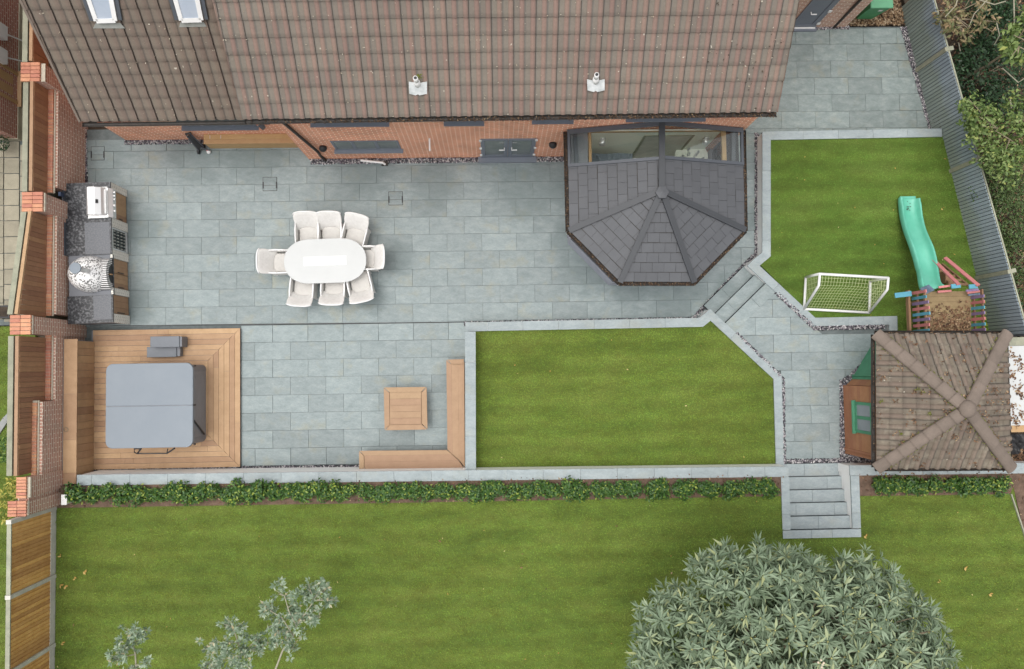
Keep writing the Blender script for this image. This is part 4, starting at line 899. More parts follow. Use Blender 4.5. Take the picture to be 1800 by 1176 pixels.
fs = [(i*5+j, i*5+j+1, i*5+j+6, i*5+j+5) for i in range(12) for j in range(4)]
build(MB().add(vs, fs), 'fold', m_cover, cloth, mods=[('SOLIDIFY', .012)])
tbl = thing('glass_side_table', 'small round table with glassware behind the conservatory glass', 'table', at(1215, 275, .05))
tp = at(1215, 276, .75); build(MB().lathe((tp.x, tp.y, .74), [(.42, 0), (.42, .03)], 24), 'top', m_cream, tbl); build(MB().tube([(tp.x, tp.y, .05), (tp.x, tp.y, .74)], .05, 8), 'leg', m_oak, tbl)
for k in range(7):
    a_ = k*2.4; r_ = .08+.045*k
    q = V(tp.x+r_*math.cos(a_), tp.y+r_*.5*math.sin(a_), .771); gl_ = thing('drinking_glass', 'small stemmed glass on the round conservatory table', 'glass', q, 'glasses on the conservatory table')
    build(MB().lathe(q, [(.03, 0), (.008, .01), (.008, .07), (.035, .10), (.03, .17)], 10, cap=False), 'bowl', m_steel, gl_, smooth=True)

# ================================================================== LEFT BOUNDARY
XW = at(150, 400, 0).x
bw = thing('boundary_wall', 'long weathered brick boundary wall beside the outdoor kitchen and deck', 'wall', V(XW, 0, 0))
def wY(py, z): return at(60, py, z).y
cw = at(88, 400, 1.31).x; ce0 = at(98, 400, 1.31).x
cb_ = MB().box((0, 0, 0), (0.11, 0.062, 0.075))
def coping_run(y0, y1, z, xa, xb):
    m_ = MB(); y = min(y0, y1); ye = max(y0, y1)
    while y < ye-.07: m_.box((xa+rng.uniform(-.003,.003), y+.005, z), (xb, y+.068, z+.065+rng.uniform(-.003,.003))); y += .074
    build(m_, 'coping_bricks', m_capbrick, bw, kind='stuff')
    build(MB().box((xb-.006, min(y0, y1), z-.02), (xb+.028, ye, z+.012)), 'mortar_fillet', m_mortar, bw); build(MB().box((xa, min(y0,y1), z-.02), (xb-.007, ye, z+.05)), 'mortar_bed', m_mortar, bw)
secs = [(-60, 112), (140, 340), (368, 556), (586, 704)]
for p, q in secs:
    build(MB().box((XW-.24, wY(q, .7), -.1), (XW, wY(p, .7), 1.29)), 'wall_section', m_brick2, bw); coping_run(wY(p, 1.31), wY(q, 1.31), 1.31, XW-.205, XW-.075)
build(MB().box((XW-.24, wY(840, .7), -.1), (XW, wY(704, .7), 1.80)), 'wall_section', m_brick2, bw); coping_run(wY(704, 1.8), wY(838, 1.8), 1.82, XW-.20, XW-.09)
build(MB().box((XW-.24, wY(885, .7), -.1), (XW, wY(840, .7), 2.30)), 'wall_section', m_brick2, bw)
def pier(py0, py1, px0, px1, z, lab, rows=5, cols=2):
    Y0, Y1 = at(60, py1, z).y, at(60, py0, z).y; xa, xb = at(px0, (py0+py1)/2, z).x, at(px1, (py0+py1)/2, z).x
    t = thing('brick_pier', lab, 'pier', V(XW-.1, (Y0+Y1)/2, 0), 'brick piers along the boundary wall')
    xf = XW+.035
    build(MB().box((max(XW-.42, xa+.02), Y0+.03, -.1), (xf, Y1-.03, z-.09)), 'shaft', m_brick2, t)
    build(MB().box((xa+.02, Y0+.015, z-.089), (xf+.015, Y1-.015, z-.055)), 'mortar_bed', m_mortar, t)
    xb2 = xf+.005
    w = (Y1-Y0)/rows; l = (xb-xa)/cols
    for i in range(cols):
        for j in range(rows): build(MB().box((xa+i*l+.005, Y0+j*w+.006, z-.054), (xa+(i+1)*l-.005, Y0+(j+1)*w-.006, z+rng.uniform(-.004, .004))), 'brick', m_capbrick, t)
    return t
pier(109, 143, 36, 70, 1.98, 'brick topped pier closest to the house gable')
pier(337, 372, 38, 75, 1.93, 'brick topped pier level with the steel barbecue')
pier(553, 588, 17, 54, 2.36, 'tall brick topped pier between kitchen and deck')
pier(838, 876, 28, 46, 2.38, 'narrow brick topped pier at the foot of the deck', 7, 1)
pier(880, 908, 13, 46, 2.45, 'brick topped pier beside the concrete fence post', 5, 2)
# timber fence standing on the wall
tf = thing('timber_fence', 'brown vertical board fence standing on top of the brick wall', 'fence', V(XW-.2, 0, 1.31))
XF = XW-.185
def fence_run(py0, py1, zt0, zt1, zb):
    Y1, Y0 = at(62, py0, zt0).y, at(52, py1, zt1).y; n_ = int((Y1-Y0)/.112)
    for i in range(n_):
        y = Y1-(i+1)*(Y1-Y0)/n_; t = i/n_; z = lerp(zt0, zt1, t); dx = rng.uniform(-.004, .004)
        build(MB().box((XF-.02+dx, y+.002, zb), (XF+dx, y+(Y1-Y0)/n_-.004, z)), 'board', m_fence, tf)
    build(MB().bar(V(XF-.045, Y1, zt0+.02), V(XF-.045, Y0, zt1+.02), .075, .05), 'cap_rail', m_deck, tf)
    build(MB().bar(V(XF-.22, Y1, zt0-.05), V(XF-.22, Y0, zt1-.05), .12, .06), 'back_rail', m_oldwood, tf)
    build(MB().box((XF-.24, min(Y0, Y1), .0), (XF-.20, max(Y0, Y1), min(zt0, zt1)-.12)), 'back_panel', m_oldwood, tf)
fence_run(-70, 108, 1.98, 1.98, 1.385); fence_run(143, 336, 1.93, 1.93, 1.385); fence_run(372, 552, 1.95, 2.42, 1.385); fence_run(590, 836, 2.37, 2.37, 1.385)
# concrete post fence at the lower left
cf_ = thing('panel_fence', 'golden brown close board fence with concrete posts beside the main lawn', 'fence', at(98, 1013, ZM))
XP = at(97, 1013, ZM).x; FT = 2.80
ypos = [at(98, y, ZM).y for y in (893, 1013, 1134, 1254)]
for i, y in enumerate(ypos):
    build(MB().box((XP-.10, y-.045, ZM-.6), (XP+.012, y+.045, FT+.03)), 'concrete_post', m_concrete, cf_)
for y1, y0 in zip(ypos[:-1], ypos[1:]):
    build(MB().box((XP-.055, y0+.05, ZM-.1), (XP-.015, y1-.05, ZM+.16)), 'gravel_board', m_concrete, cf_)
    n_ = 17; st = (y1-y0-.10)/n_
    for k in range(n_):
        ya = y0+.05+k*st; e = rng.uniform(0, .008)
        build(MB().add([(XP-.05, ya, ZM+.165), (XP-.032, ya, ZM+.165), (XP-.018, ya+st+.012, ZM+.165), (XP-.05, ya+st+.004, ZM+.165), (XP-.05, ya, FT-.02), (XP-.032+e, ya, FT-.02), (XP-.018+e, ya+st+.012, FT-.02), (XP-.05, ya+st+.004, FT-.02)], [(0,3,2,1),(4,5,6,7),(0,1,5,4),(1,2,6,5),(2,3,7,6),(3,0,4,7)]), 'board', m_fence2, cf_)
    build(MB().box((XP-.09, y0+.05, FT-.02), (XP+.002, y1-.05, FT+.015)), 'cap_rail', m_oldwood, cf_)
# small white bollard light by the hedge end
bl = thing('garden_post', 'short square white post beside the hedge end', 'post', at(122, 880, ZM))
p = at(114, 878, ZM+.25); build(MB().box((p.x-.055, p.y-.11, ZM-.03), (p.x+.055, p.y+.11, ZM+.27)), 'post', m_white, bl); build(MB().box((p.x-.065, p.y-.12, ZM+.272), (p.x+.065, p.y+.12, ZM+.29)), 'cap', m_white, bl)
# neighbour's house
XN = at(37.5, 150, 0).x; yn = at(37, 246, 0).y
nh = thing('neighbour_house', 'dark red brick house wall with wooden door and white flue boxes', 'house', V(XN, yn, 0))
build(MB().box((XN-6, yn, -.1), (XN, yn+14, 5.0)), 'wall', m_brick3, nh); build(MB().box((XN-6, yn-.02, -.1), (XN+.025, yn+14, .15)), 'plinth', m_paver, nh)
A, B = at(32, 180, 0), at(25, 124, 0); dA, dB = atX(30, 184, XN).y, atX(30, 128, XN).y
df = build(MB().box((XN-.05, dA, .17), (XN+.03, dA+.08, 2.1)).box((XN-.05, dB-.08, .17), (XN+.03, dB, 2.1)).box((XN-.05, dA+.08, 2.02), (XN+.03, dB-.08, 2.1)), 'door_frame', m_oak, nh)
door_ = build(MB().box((XN-.03, dA+.08, .17), (XN-.005, dB-.08, 2.02)), 'door', wood_mat('honey_door', (.36, .19, .05), (.45, .25, .08)), nh)
for u, v in ((.14, .46), (.56, .88)):
    for z0, z1 in ((.35, .95), (1.1, 1.9)): build(MB().box((XN-.004, lerp(dA+.08, dB-.08, u), z0), (XN+.006, lerp(dA+.08, dB-.08, v), z1)), 'door_panel', m_oak, door_)
build(MB().box((XN+.0, dA-.05, .14), (XN+.10, dB+.05, .17)), 'door_step', m_deck, nh)
for py, pp in ((50, 71), (92, 107)):
    q = atX(13, py+6, XN+.14); fl = build(MB().box((XN, q.y-.22, q.z), (XN+.15, q.y+.12, q.z+.62)), 'flue_box', m_white, nh)
    build(MB().tube([V(XN+.03, q.y-.02, q.z), at(37.5, pp+1, .1)+V(.04, 0, 0)], .02, 6), 'condensate_pipe', m_white, fl)

# ================================================================== OUTDOOR KITCHEN
KZ = 0.9
k0, k1 = at(192.5, 319.5, KZ), at(198.0, 566.5, KZ)           # front top edge, top to bottom of the photo
kb0 = at(114.5, 318.5, KZ); kd = (k1-k0); KL = kd.length; kd.normalize(); kn = Vector((-kd.y, kd.x, 0))
if kn.x < 0: kn = -kn
KD = (k0-kb0).length
kt = thing('outdoor_kitchen', 'outdoor kitchen counter with dark granite top, timber doors and white pilasters', 'kitchen', V((k0.x+k1.x)/2, (k0.y+k1.y)/2, 0))
def kp(s, d, z): return V(k0.x, k0.y, 0) + kd*s - kn*d + V(0, 0, z)
def ks(py): return (py-319.5)/247.0*KL
def kbox(s0, s1, d0, d1, z0, z1): return MB().obox(kp((s0+s1)/2, (d0+d1)/2, (z0+z1)/2), kd*(s1-s0)/2, kn*(d1-d0)/2, V(0, 0, (z1-z0)/2))
build(kbox(.02, KL-.02, .04, KD-.02, 0.02, KZ-.045), 'carcass', m_tubdark, kt)
build(kbox(0, ks(447), -.015, KD, KZ-.04, KZ), 'worktop', m_granite, kt)
build(kbox(ks(447)+.004, ks(517.5), -.015, KD-.1, KZ-.10, KZ-.055), 'worktop', m_granite, kt)
build(kbox(ks(518.5), KL, -.015, KD, KZ-.04, KZ), 'worktop', m_granite, kt)
build(kbox(0, ks(447), KD-.001, KD+.04, KZ-.04, KZ+.09), 'upstand', m_anth, kt)
# the polished dry rectangles on the worktop
build(kbox(ks(389)+.02, ks(446), .02, KD*.58, KZ+.001, KZ+.004), 'dry_patch', m_granite2, kt); build(kbox(ks(519), ks(561), .02, KD*.42, KZ+.001, KZ+.004), 'dry_patch', m_granite2, kt)
for a_, b_ in ((319.5, 332), (382, 398), (438, 453), (505.5, 517), (551, 566.5)): build(kbox(ks(a_), ks(b_), -.012, .04, .02, KZ-.042), 'pilaster', m_pilaster, kt)
for a_, b_, zt in ((332.5, 381.5, .68), (453.5, 479, KZ-.105), (479.3, 505, KZ-.105), (517.5, 550.5, KZ-.045)):
    s0, s1 = ks(a_)+.004, ks(b_)-.004; n_ = max(2, round((s1-s0)/.14))
    dr = build(kbox(s0, s1, 0.018, .038, .06, zt-.01), 'door', m_oak, kt)
    for k in range(n_): build(kbox(lerp(s0, s1, k/n_)+.002, lerp(s0, s1, (k+1)/n_)-.002, .0, .0178, .06, zt-.012), 'plank', m_deck, dr)
    build(kbox(s1-.035, s1-.018, -.02, -.001, .3, zt-.2), 'handle', m_black, dr)
fr_ = thing('drinks_fridge', 'glass fronted drinks fridge full of bottles under the granite worktop', 'fridge', kp(ks(418), .2, 0))
s0, s1 = ks(399), ks(437.5); build(kbox(s0, s1, .022, .038, .06, KZ-.05), 'cabinet', m_black, fr_)
f_ = MB()
for q in ((s0, s0+.035, .06, KZ-.05), (s1-.035, s1, .06, KZ-.05)): f_.v, f_.f = f_.v, f_.f; b_ = kbox(q[0], q[1], -.012, .012, q[2], q[3]); f_.add(b_.v, b_.f)
for q in ((s0+.035, s1-.035, .06, .13), (s0+.035, s1-.035, KZ-.10, KZ-.05)): b_ = kbox(q[0], q[1], -.012, .012, q[2], q[3]); f_.add(b_.v, b_.f)
dr = build(f_, 'door', m_steel, fr_); build(kbox(s0+.03, s1-.03, -.004, .002, .12, KZ-.095), 'pane', glass_mat('fridge_glass', (.75, .82, .85), .05), dr)
for zz in (.3, .48, .66):
    build(kbox(s0+.035, s1-.035, .004, .020, zz-.012, zz-.003), 'shelf', m_steel, fr_)
bts = []
for zi, zz in enumerate((.145, .31, .49, .67)):
    for k in range(6):
        q = kp(lerp(s0+.07, s1-.07, k/5), .0125, zz-.008)
        if not bts:
            bts.append(build(MB().lathe(V(0,0,0), [(.018, 0), (.02, .01), (.02, .08), (.008, .11), (.008, .14)], 8), 'bottle', m_concrete, None, smooth=True)); bt_ = bts[0]; bt_.location = q
        else: bt_ = bts[0].copy(); COL.objects.link(bt_); bt_.location = q
        tag(bt_, 'small drink bottle on a shelf inside the glass fronted fridge', 'bottle', 'bottles in the drinks fridge')
# gas barbecue
bb = thing('gas_barbecue', 'stainless steel gas barbecue with closed hood set in the counter', 'barbecue', kp(ks(355), .25, KZ))
s0, s1 = ks(328)+.05, ks(380); hw = (s1-s0)
def kpoly(prof, sa, sb): # extrude a (d,z) profile along the counter
    m_ = MB(); k = len(prof); vs = [kp(sa, d, z) for d, z in prof] + [kp(sb, d, z) for d, z in prof]
    return m_.add(vs, [tuple(range(k)), tuple(range(k, 2*k))[::-1]] + [(i, k+i, k+(i+1)%k, (i+1)%k) for i in range(k)])
build(kpoly([(.02, KZ+.02), (.50, KZ+.02), (.50, KZ+.06), (.02, KZ+.06)], s0-.01, s1+.05), 'firebox', m_steel, bb)
hood = build(kpoly([(.06, KZ+.065), (.48, KZ+.065), (.47, KZ+.20), (.40, KZ+.28), (.24, KZ+.27), (.12, KZ+.20), (.07, KZ+.12)], s0, s1), 'hood', m_steel, bb, mods=[('BEVEL', .012, 2)])
build(MB().tube([kp(s0+.04, .05, KZ+.12), kp(s1-.04, .05, KZ+.12)], .016, 8), 'handle', m_white, hood)
build(MB().obox(kp((s0+s1)/2+.02, .195, KZ+.254), kd*.045, kn*.022+V(0,0,-.018), V(.01,0,.012)), 'badge', m_black, hood)
pan = build(kpoly([(.015, KZ+.055), (-.06, KZ-.02), (-.065, KZ-.17), (.0, KZ-.17)], s0-.005, s1+.035), 'control_panel', m_steel, bb)
for t in (.12, .25, .38, .60, .80): q = kp(lerp(s0, s1, t), -.063, KZ-.07); build(MB().tube([q, q+kn*.035], .026, 10), 'knob', m_white if t > .5 else m_steel, pan)
for q in (s0-.03, s1+.035): build(kbox(q, q+.02, .03, .5, KZ+.03, KZ+.085), 'side_shelf', m_white, bb)
# pizza oven
poc = kp(ks(481), .50, KZ-.055); po = thing('pizza_oven', 'white mosaic domed pizza oven with short chimney and black patterned arch', 'oven', poc)
m_mos, N_, L_, P_ = nt('mosaic_chips'); vv = N_.new('ShaderNodeTexVoronoi'); vv.inputs['Scale'].default_value = 38; L_.new(coords(N_, L_, 'pos'), vv.inputs['Vector'])
rr_ = ramp(N_, [(0.0, (.03, .03, .03)), (.30, (.03, .03, .03)), (.34, (.8, .8, .79)), (1, (.8, .8, .79))]); rr_.color_ramp.interpolation = 'CONSTANT'; sx = N_.new('ShaderNodeSeparateColor'); L_.new(vv.outputs['Color'], sx.inputs[0]); L_.new(sx.outputs[0], rr_.inputs[0])
ve = N_.new('ShaderNodeTexVoronoi'); ve.feature = 'DISTANCE_TO_EDGE'; ve.inputs['Scale'].default_value = 38; L_.new(coords(N_, L_, 'pos'), ve.inputs['Vector'])
gt = math_(N_, L_, 'GREATER_THAN', ve.outputs['Distance'], .06); L_.new(mixc(N_, L_, gt, (.78, .78, .77), rr_.outputs[0]), P_.inputs['Base Color']); P_.inputs['Roughness'].default_value = .3
vs, fs = [], []; nu, nv = 28, 10
for j in range(nv+1):
    a_ = math.pi/2*j/nv
    for i in range(nu):
        t = 2*math.pi*i/nu; rx, ry = .50, .45; e = math.cos(a_)**.75
        vs.append(poc + kn*(rx*math.cos(t)*e*1.0) + kd*(ry*math.sin(t)*e) + V(0, 0, .02+.50*math.sin(a_)))
for j in range(nv): fs += [(j*nu+i, j*nu+(i+1)%nu, (j+1)*nu+(i+1)%nu, (j+1)*nu+i) for i in range(nu)]
build(MB().add(vs, fs), 'dome', m_mos, po, smooth=True)
m_strp, N_, L_, P_ = nt('black_white_stripe'); wv = N_.new('ShaderNodeTexWave'); wv.bands_direction = 'Y'; wv.inputs['Scale'].default_value = 7.0; L_.new(coords(N_, L_, 'pos'), wv.inputs['Vector'])
r_ = ramp(N_, [(0, (.78, .78, .77)), (.55, (.03, .03, .03))]); r_.color_ramp.interpolation = 'CONSTANT'; L_.new(wv.outputs['Fac'], r_.inputs[0]); L_.new(r_.outputs[0], P_.inputs['Base Color'])
arch = MB(); na = 12
for i in range(na):
    a0_, a1_ = math.pi*i/na, math.pi*(i+1)/na
    def ap_(a, r, d): return kp(ks(482)+r*math.cos(a)*1.25, d, KZ-.04+r*math.sin(a))
    arch.add([ap_(a0_, .19, .0), ap_(a1_, .19, .0), ap_(a1_, .31, .0), ap_(a0_, .31, .0), ap_(a0_, .19, .36), ap_(a1_, .19, .36), ap_(a1_, .31, .36), ap_(a0_, .31, .36)], [(0,1,2,3),(4,7,6,5),(0,4,5,1),(3,2,6,7)])
build(arch, 'arch', m_strp, po)
_dq = [ap_(math.pi*i/12, .188, .03) for i in range(13)]; dm = build(MB().add(_dq+[p+kn*.03 for p in _dq], [tuple(range(13)), tuple(range(13, 26))[::-1]]+[(i, 13+i, 13+(i+1) % 13, (i+1) % 13) for i in range(13)]), 'oven_door', m_black, po); build(MB().obox(kp(ks(482)+.02, -.02, KZ+.06), kd*.012, kn*.02, V(0, 0, .05)), 'handle', m_oak, dm)
build(kbox(ks(482)-.22, ks(482)+.22, -.01, .12, KZ-.053, KZ-.03), 'oven_shelf', m_black, po)
cb0 = kp(ks(480), .34, KZ+.40); cap = at(135, 474.5, 2.12-.3)
build(MB().tube([cb0-V(0,0,.1), cb0+V(0, 0, .56)], .065, 12), 'chimney', m_steel, po, smooth=True)
build(MB().lathe(cb0+V(0, 0, .57), [(.075, 0), (.135, .02), (.13, .05), (.02, .07)], 16), 'chimney_cap', m_cover, po)
vs_ = MB().box((XW+.0, at(100, 345, 1.2).y, 1.1), (XW+.06, at(100, 338, 1.2).y, 1.25)); build(vs_, 'wall_socket', m_bluepl, label='small navy outdoor socket box on the brick wall', cat='socket')

# ================================================================== DECK, HOT TUB
DZ = 0.10
dk_ = thing('timber_deck', 'warm brown composite deck with mitred corner boards under the hot tub', 'decking', at(290, 700, 0))
dx0, dx1 = at(166, 700, DZ).x, at(422, 700, DZ).x; dy1, dy0 = at(300, 578.5, DZ).y, at(300, 823, DZ).y
bwid = (dy1-dy0)/26.0; NR = 7
build(MB().box((dx0-.1, dy0+.01, 0.0), (dx1-.01, dy1-.01, DZ-.03)), 'deck_base', m_tubdark, dk_)
G = .0035
for k in range(26):
    r = min(k, 25-k, NR); ya, yb = dy1-k*bwid-G, dy1-(k+1)*bwid+G
    xe = dx1 - r*bwid
    if r < NR: e0, e1 = (xe, xe-bwid) if k < 13 else (xe-bwid, xe)   # mitre ends
    else: e0 = e1 = xe
    xs = [dx0-.05] + sorted(rng.uniform(dx0+.3, xe-.4, 1 if k % 3 else 2)) + [None]
    for i in range(len(xs)-1):
        x = xs[i]; last = xs[i+1] is None
        if last: q = [(x+.002, yb), (e1-.003, yb), (e0-.003, ya), (x+.002, ya)]
        else: q = [(x+.002, yb), (xs[i+1]-.002, yb), (xs[i+1]-.002, ya), (x+.002, ya)]
        build(MB().prism(q, DZ-.03, DZ), 'deck_board', m_deck, dk_)
for r in range(NR):
    xa, xb = dx1-(r+1)*bwid+G, dx1-r*bwid-G
    ymid = lerp(dy0, dy1, rng.uniform(.25, .75)); yt0, yt1 = dy1-(r+1)*bwid-.003, dy1-r*bwid-.003; yb0_, yb1_ = dy0+(r+1)*bwid+.003, dy0+r*bwid+.003
    build(MB().prism([(xa, ymid+.002), (xb, ymid+.002), (xb, yt1), (xa, yt0)], DZ-.03, DZ-.001), 'deck_board', m_deck, dk_)
    build(MB().prism([(xa, yb0_), (xb, yb1_), (xb, ymid-.002), (xa, ymid-.002)], DZ-.03, DZ-.001), 'deck_board', m_deck, dk_)
# clad upstand along the wall
cu = thing('clad_upstand', 'timber clad raised ledge between the brick wall and the deck', 'ledge', V(dx0-.1, (dy0+dy1)/2, DZ))
cy1, cy0 = at(140, 597, 1.0).y, at(140, 849, 1.0).y; nb_ = 19
for k in range(nb_):
    y = lerp(cy0, cy1-.02, k/nb_); build(MB().box((dx0-.03, y+.003, DZ+.002), (dx0-.005+rng.uniform(-.002, .002), y+(cy1-cy0)/nb_-.003, .955)), 'cladding_board', m_deck, cu)
build(MB().box((XW+.002, cy0, 0), (dx0-.031, cy1, .955)), 'core', m_tubdark, cu)
cxa, cxb, cxm = at(111, 700, 1.0).x, at(134.5, 700, 1.0).x, at(122.5, 700, 1.0).x
cuts = [cy0-.02, lerp(cy0, cy1, .07), lerp(cy0, cy1, .30), lerp(cy0, cy1, .62), cy1+.02]
for p, q in zip(cuts[:-1], cuts[1:]): build(MB().box((max(cxa, XW+.003), p+.002, .957), (cxb, q-.002, .985)), 'cap_board', m_deck, cu)
rg = thing('brass_ring', 'small round metal ring fitting on the timber ledge', 'fitting', at(116, 755, .99)); p = at(116, 755, .99)
build(MB().tube([V(p.x+.05*math.cos(a), p.y+.05*math.sin(a), .995) for a in np.linspace(0, 2*math.pi, 14)], .009, 5), 'ring', m_bark, rg)
# hot tub
TZ = 1.04
def rrect(x0, y0, x1, y1, r, k=6):
    out = []
    for cx, cy, a in ((x1-r, y1-r, 0), (x0+r, y1-r, 90), (x0+r, y0+r, 180), (x1-r, y0+r, 270)):
        for i in range(k+1): t = math.radians(a+90*i/k); out.append((cx+r*math.cos(t), cy+r*math.sin(t)))
    return out
tx0, tx1 = at(185.5, 712, TZ).x, at(339, 712, TZ).x; ty1, ty0 = at(262, 638.5, TZ).y, at(262, 787.5, TZ).y; tm = at(262, 713.5, TZ).y
tub = thing('hot_tub', 'square hot tub closed by a pale grey folding cover', 'hot tub', V((tx0+tx1)/2, (ty0+ty1)/2, DZ))
build(MB().prism(rrect(tx0+.05, ty0+.05, tx1-.035, ty1-.05, .16), DZ, TZ-.13), 'cabinet', m_tub, tub)
for sx, sy in ((0, 0), (1, 0), (0, 1), (1, 1)):
    cxp = (tx0+.045, tx1-.03)[sx]; cyp = (ty0+.045, ty1-.045)[sy]; sg = (1, -1)[sx]; sh = (1, -1)[sy]
    build(MB().prism(rrect(min(cxp, cxp+sg*.3), min(cyp, cyp+sh*.26), max(cxp, cxp+sg*.3), max(cyp, cyp+sh*.26), .12), DZ+.002, TZ-.135), 'corner_panel', m_tubdark, tub)
for k in range(7):
    z = DZ+.06+k*.11; build(MB().box((tx1-.034, ty0+.31, z), (tx1-.024, ty1-.31, z+.10)), 'side_slat', m_tub, tub)
build(MB().prism(rrect(tx0+.03, ty0+.03, tx1-.03, ty1-.03, .16), TZ-.129, TZ-.095), 'rim', m_tubdark, tub)
for s in (0, 1):
    full = rrect(tx0, ty0, tx1, ty1, .17)
    q = clip(full, (0, tm), (0, 1 if s else -1)); q = [(x, y+(.004 if s else -.004)*(abs(y-tm) < .01)) for x, y in q]
    build(MB().prism(q, TZ-.093, TZ), 'cover_half', m_cover, tub, mods=[('BEVEL', .015, 3)])
build(MB().box((tx0+.02, tm-.006, TZ-.09), (tx1-.02, tm+.006, TZ+.002)), 'cover_seam', m_tub, tub)
for px, py in ((336, 643), (338, 712), (339, 781)): p = at(px, py, TZ-.06); build(MB().box((tx1+.001, p.y-.02, TZ-.17), (tx1+.012, p.y+.02, TZ-.03)), 'strap', m_black, tub)
lf = thing('cover_lifter', 'black tubular cover lifter bar along the tub end', 'lifter', at(270, 796, .9))
build(MB().tube([at(249, 789, .92), at(236, 789, .9), at(236, 795, .86), at(241, 797.5, .84), at(293, 797, .84)], .014, 6).tube([at(241, 797.5, .84), at(248, 789, .92)], .02, 6).tube([at(293, 797, .84), at(295, 789, .92)], .012, 6).tube([at(293, 797, .84), at(307, 788, .92)], .02, 6), 'lifter_arm', m_black, lf)
build(MB().tube([at(341, 739, .95), at(359, 763, .3)], [.018, .024], 8), 'gas_strut', m_black, lf)
stp = thing('tub_steps', 'grey plastic two tread steps standing on the deck beside the hot tub', 'steps', at(288, 610, DZ))
A, B = at(264, 591.5, DZ+.40), at(315, 610, DZ+.40); build(MB().box((A.x, B.y, DZ+.37), (B.x, A.y, DZ+.40)), 'tread', m_tread, stp, mods=[('BEVEL', .008, 2)])
C, D = at(258, 610, DZ+.2), at(310, 627.5, DZ+.2); build(MB().box((C.x, D.y, DZ+.17), (D.x, C.y, DZ+.20)), 'tread', m_tread, stp, mods=[('BEVEL', .008, 2)])
build(MB().box((A.x+.02, B.y+.01, DZ), (B.x+.05, A.y-.01, DZ+.368)).box((C.x+.04, D.y+.02, DZ), (D.x+.08, C.y-.0, DZ+.168)), 'step_body', m_tubdark, stp)

# ================================================================== BENCH AND TABLES
BZ = 0.45
ben = thing('corner_bench', 'L shaped timber slatted bench in the patio corner', 'bench', at(800, 810, 0))
def bboard(q, m=m_bench, z=BZ, t=.03, par=None, nm='seat_board'):
    c_ = at(*[sum(v)/len(q) for v in zip(*q)], z); ps = [at(x, y, z) for x, y in q]
    ps = [p + (c_-p).normalized()*.012 for p in ps]; build(MB().prism([(p.x, p.y) for p in ps], z-t, z), nm, m, par or ben)
for q in ([(784.5, 632), (816, 631), (816, 639.5), (793.5, 640)], [(784.5, 632), (793.5, 640), (795.5, 799), (786.5, 791)], [(793.5, 640), (805, 640), (807, 809.5), (795.5, 799)], [(805, 640), (816, 639.5), (817, 822), (807, 809.5)],
          [(631, 792.5), (786.5, 791), (795.5, 799), (640, 801)], [(640, 801), (795.5, 799), (807, 809.5), (640, 812.5)], [(640, 812.5), (807, 809.5), (817, 824), (640, 824.5)], [(631, 792.5), (640, 801), (640, 824.5), (631, 825.5)]): bboard(q)
def flat(q, z0, z1, nm, m, par): build(MB().prism([(p.x, p.y) for p in (at(x, y, BZ) for x, y in q)], z0, z1), nm, m, par)
flat([(788, 640), (816, 636), (816, 815), (790, 796)], .25, BZ-.032, 'frame', m_bench, ben); flat([(636, 797), (788, 796), (812, 818), (636, 822)], .25, BZ-.032, 'frame', m_bench, ben)
for px, py in ((795, 640), (797, 720), (800, 800), (720, 805), (642, 805)): p = at(px, py, .2); build(MB().box((p.x-.04, p.y-.04, 0), (p.x+.04, p.y+.04, .249)), 'leg', m_bench, ben)
ct = thing('coffee_table', 'square slatted timber coffee table on the patio', 'table', at(713, 718, 0)); TZ2 = .42
for q in ([(674.5, 681), (750, 680), (741, 689), (684.5, 690)], [(750, 680), (751.5, 755), (742, 746), (741, 689)], [(751.5, 755), (676, 756.5), (685, 747), (742, 746)], [(676, 756.5), (674.5, 681), (684.5, 690), (685, 747)]): bboard(q, m_bench, TZ2, .035, ct, 'border_board')
for k in range(5): y0 = 690+k*11.3; bboard([(684.5, y0), (741, y0-.9), (741.2, y0+10.4), (684.7, y0+11.3)], m_bench, TZ2-.004, .03, ct, 'slat')
a_, b_ = at(682, 750, 0), at(744, 688, 0)
build(MB().box((a_.x, a_.y, .33), (b_.x, b_.y, TZ2-.037)), 'apron', m_bench, ct)
for x in (a_.x, b_.x-.08):
    for y in (a_.y, b_.y-.08): build(MB().box((x, y, 0), (x+.08, y+.08, .329)), 'leg', m_bench, ct)
# dining table
DT = 0.75
dt = thing('dining_table', 'white oval dining table with a raised central panel', 'table', at(571, 458, 0))
ctr = at(571.5, 458.5, DT); hl = (at(644, 457, DT)-at(499, 459.5, DT)).length/2; hw_ = (at(571, 419.5, DT)-at(571, 497.5, DT)).length/2; ang = math.radians(1.2)
def stad(hl, hw, k=16, pw=2.25):
    out = []
    for sg, a0 in ((1, -90), (-1, 90)):
        for i in range(k+1): t = math.radians(a0+180*i/k); out.append((sg*(hl-hw*1.12)+hw*1.12*math.cos(t), hw*math.copysign(abs(math.sin(t))**(2/pw), math.sin(t))))
    return out
def rotp(q, c_, a): return [(c_.x+x*math.cos(a)-y*math.sin(a), c_.y+x*math.sin(a)+y*math.cos(a)) for x, y in q]
build(MB().prism(rotp(stad(hl, hw_), ctr, ang), DT-.03, DT), 'tabletop', m_whiteceram, dt, mods=[('BEVEL', .008, 2)])
build(MB().prism(rotp([(-.53, -.115), (.53, -.115), (.53, .115), (-.53, .115)], ctr, ang), DT+.001, DT+.009), 'centre_panel', M('white_panel', (.66, .67, .67), (.64, .65, .65), 3, .35, spec=.2), dt)
for sx, sy in ((-.49, -.085), (.49, -.09)): q = rotp([(sx, sy)], ctr, ang)[0]; build(MB().lathe((q[0], q[1], DT+.009), [(.012, 0), (.012, .004)], 8), 'fixing', m_concrete, dt)
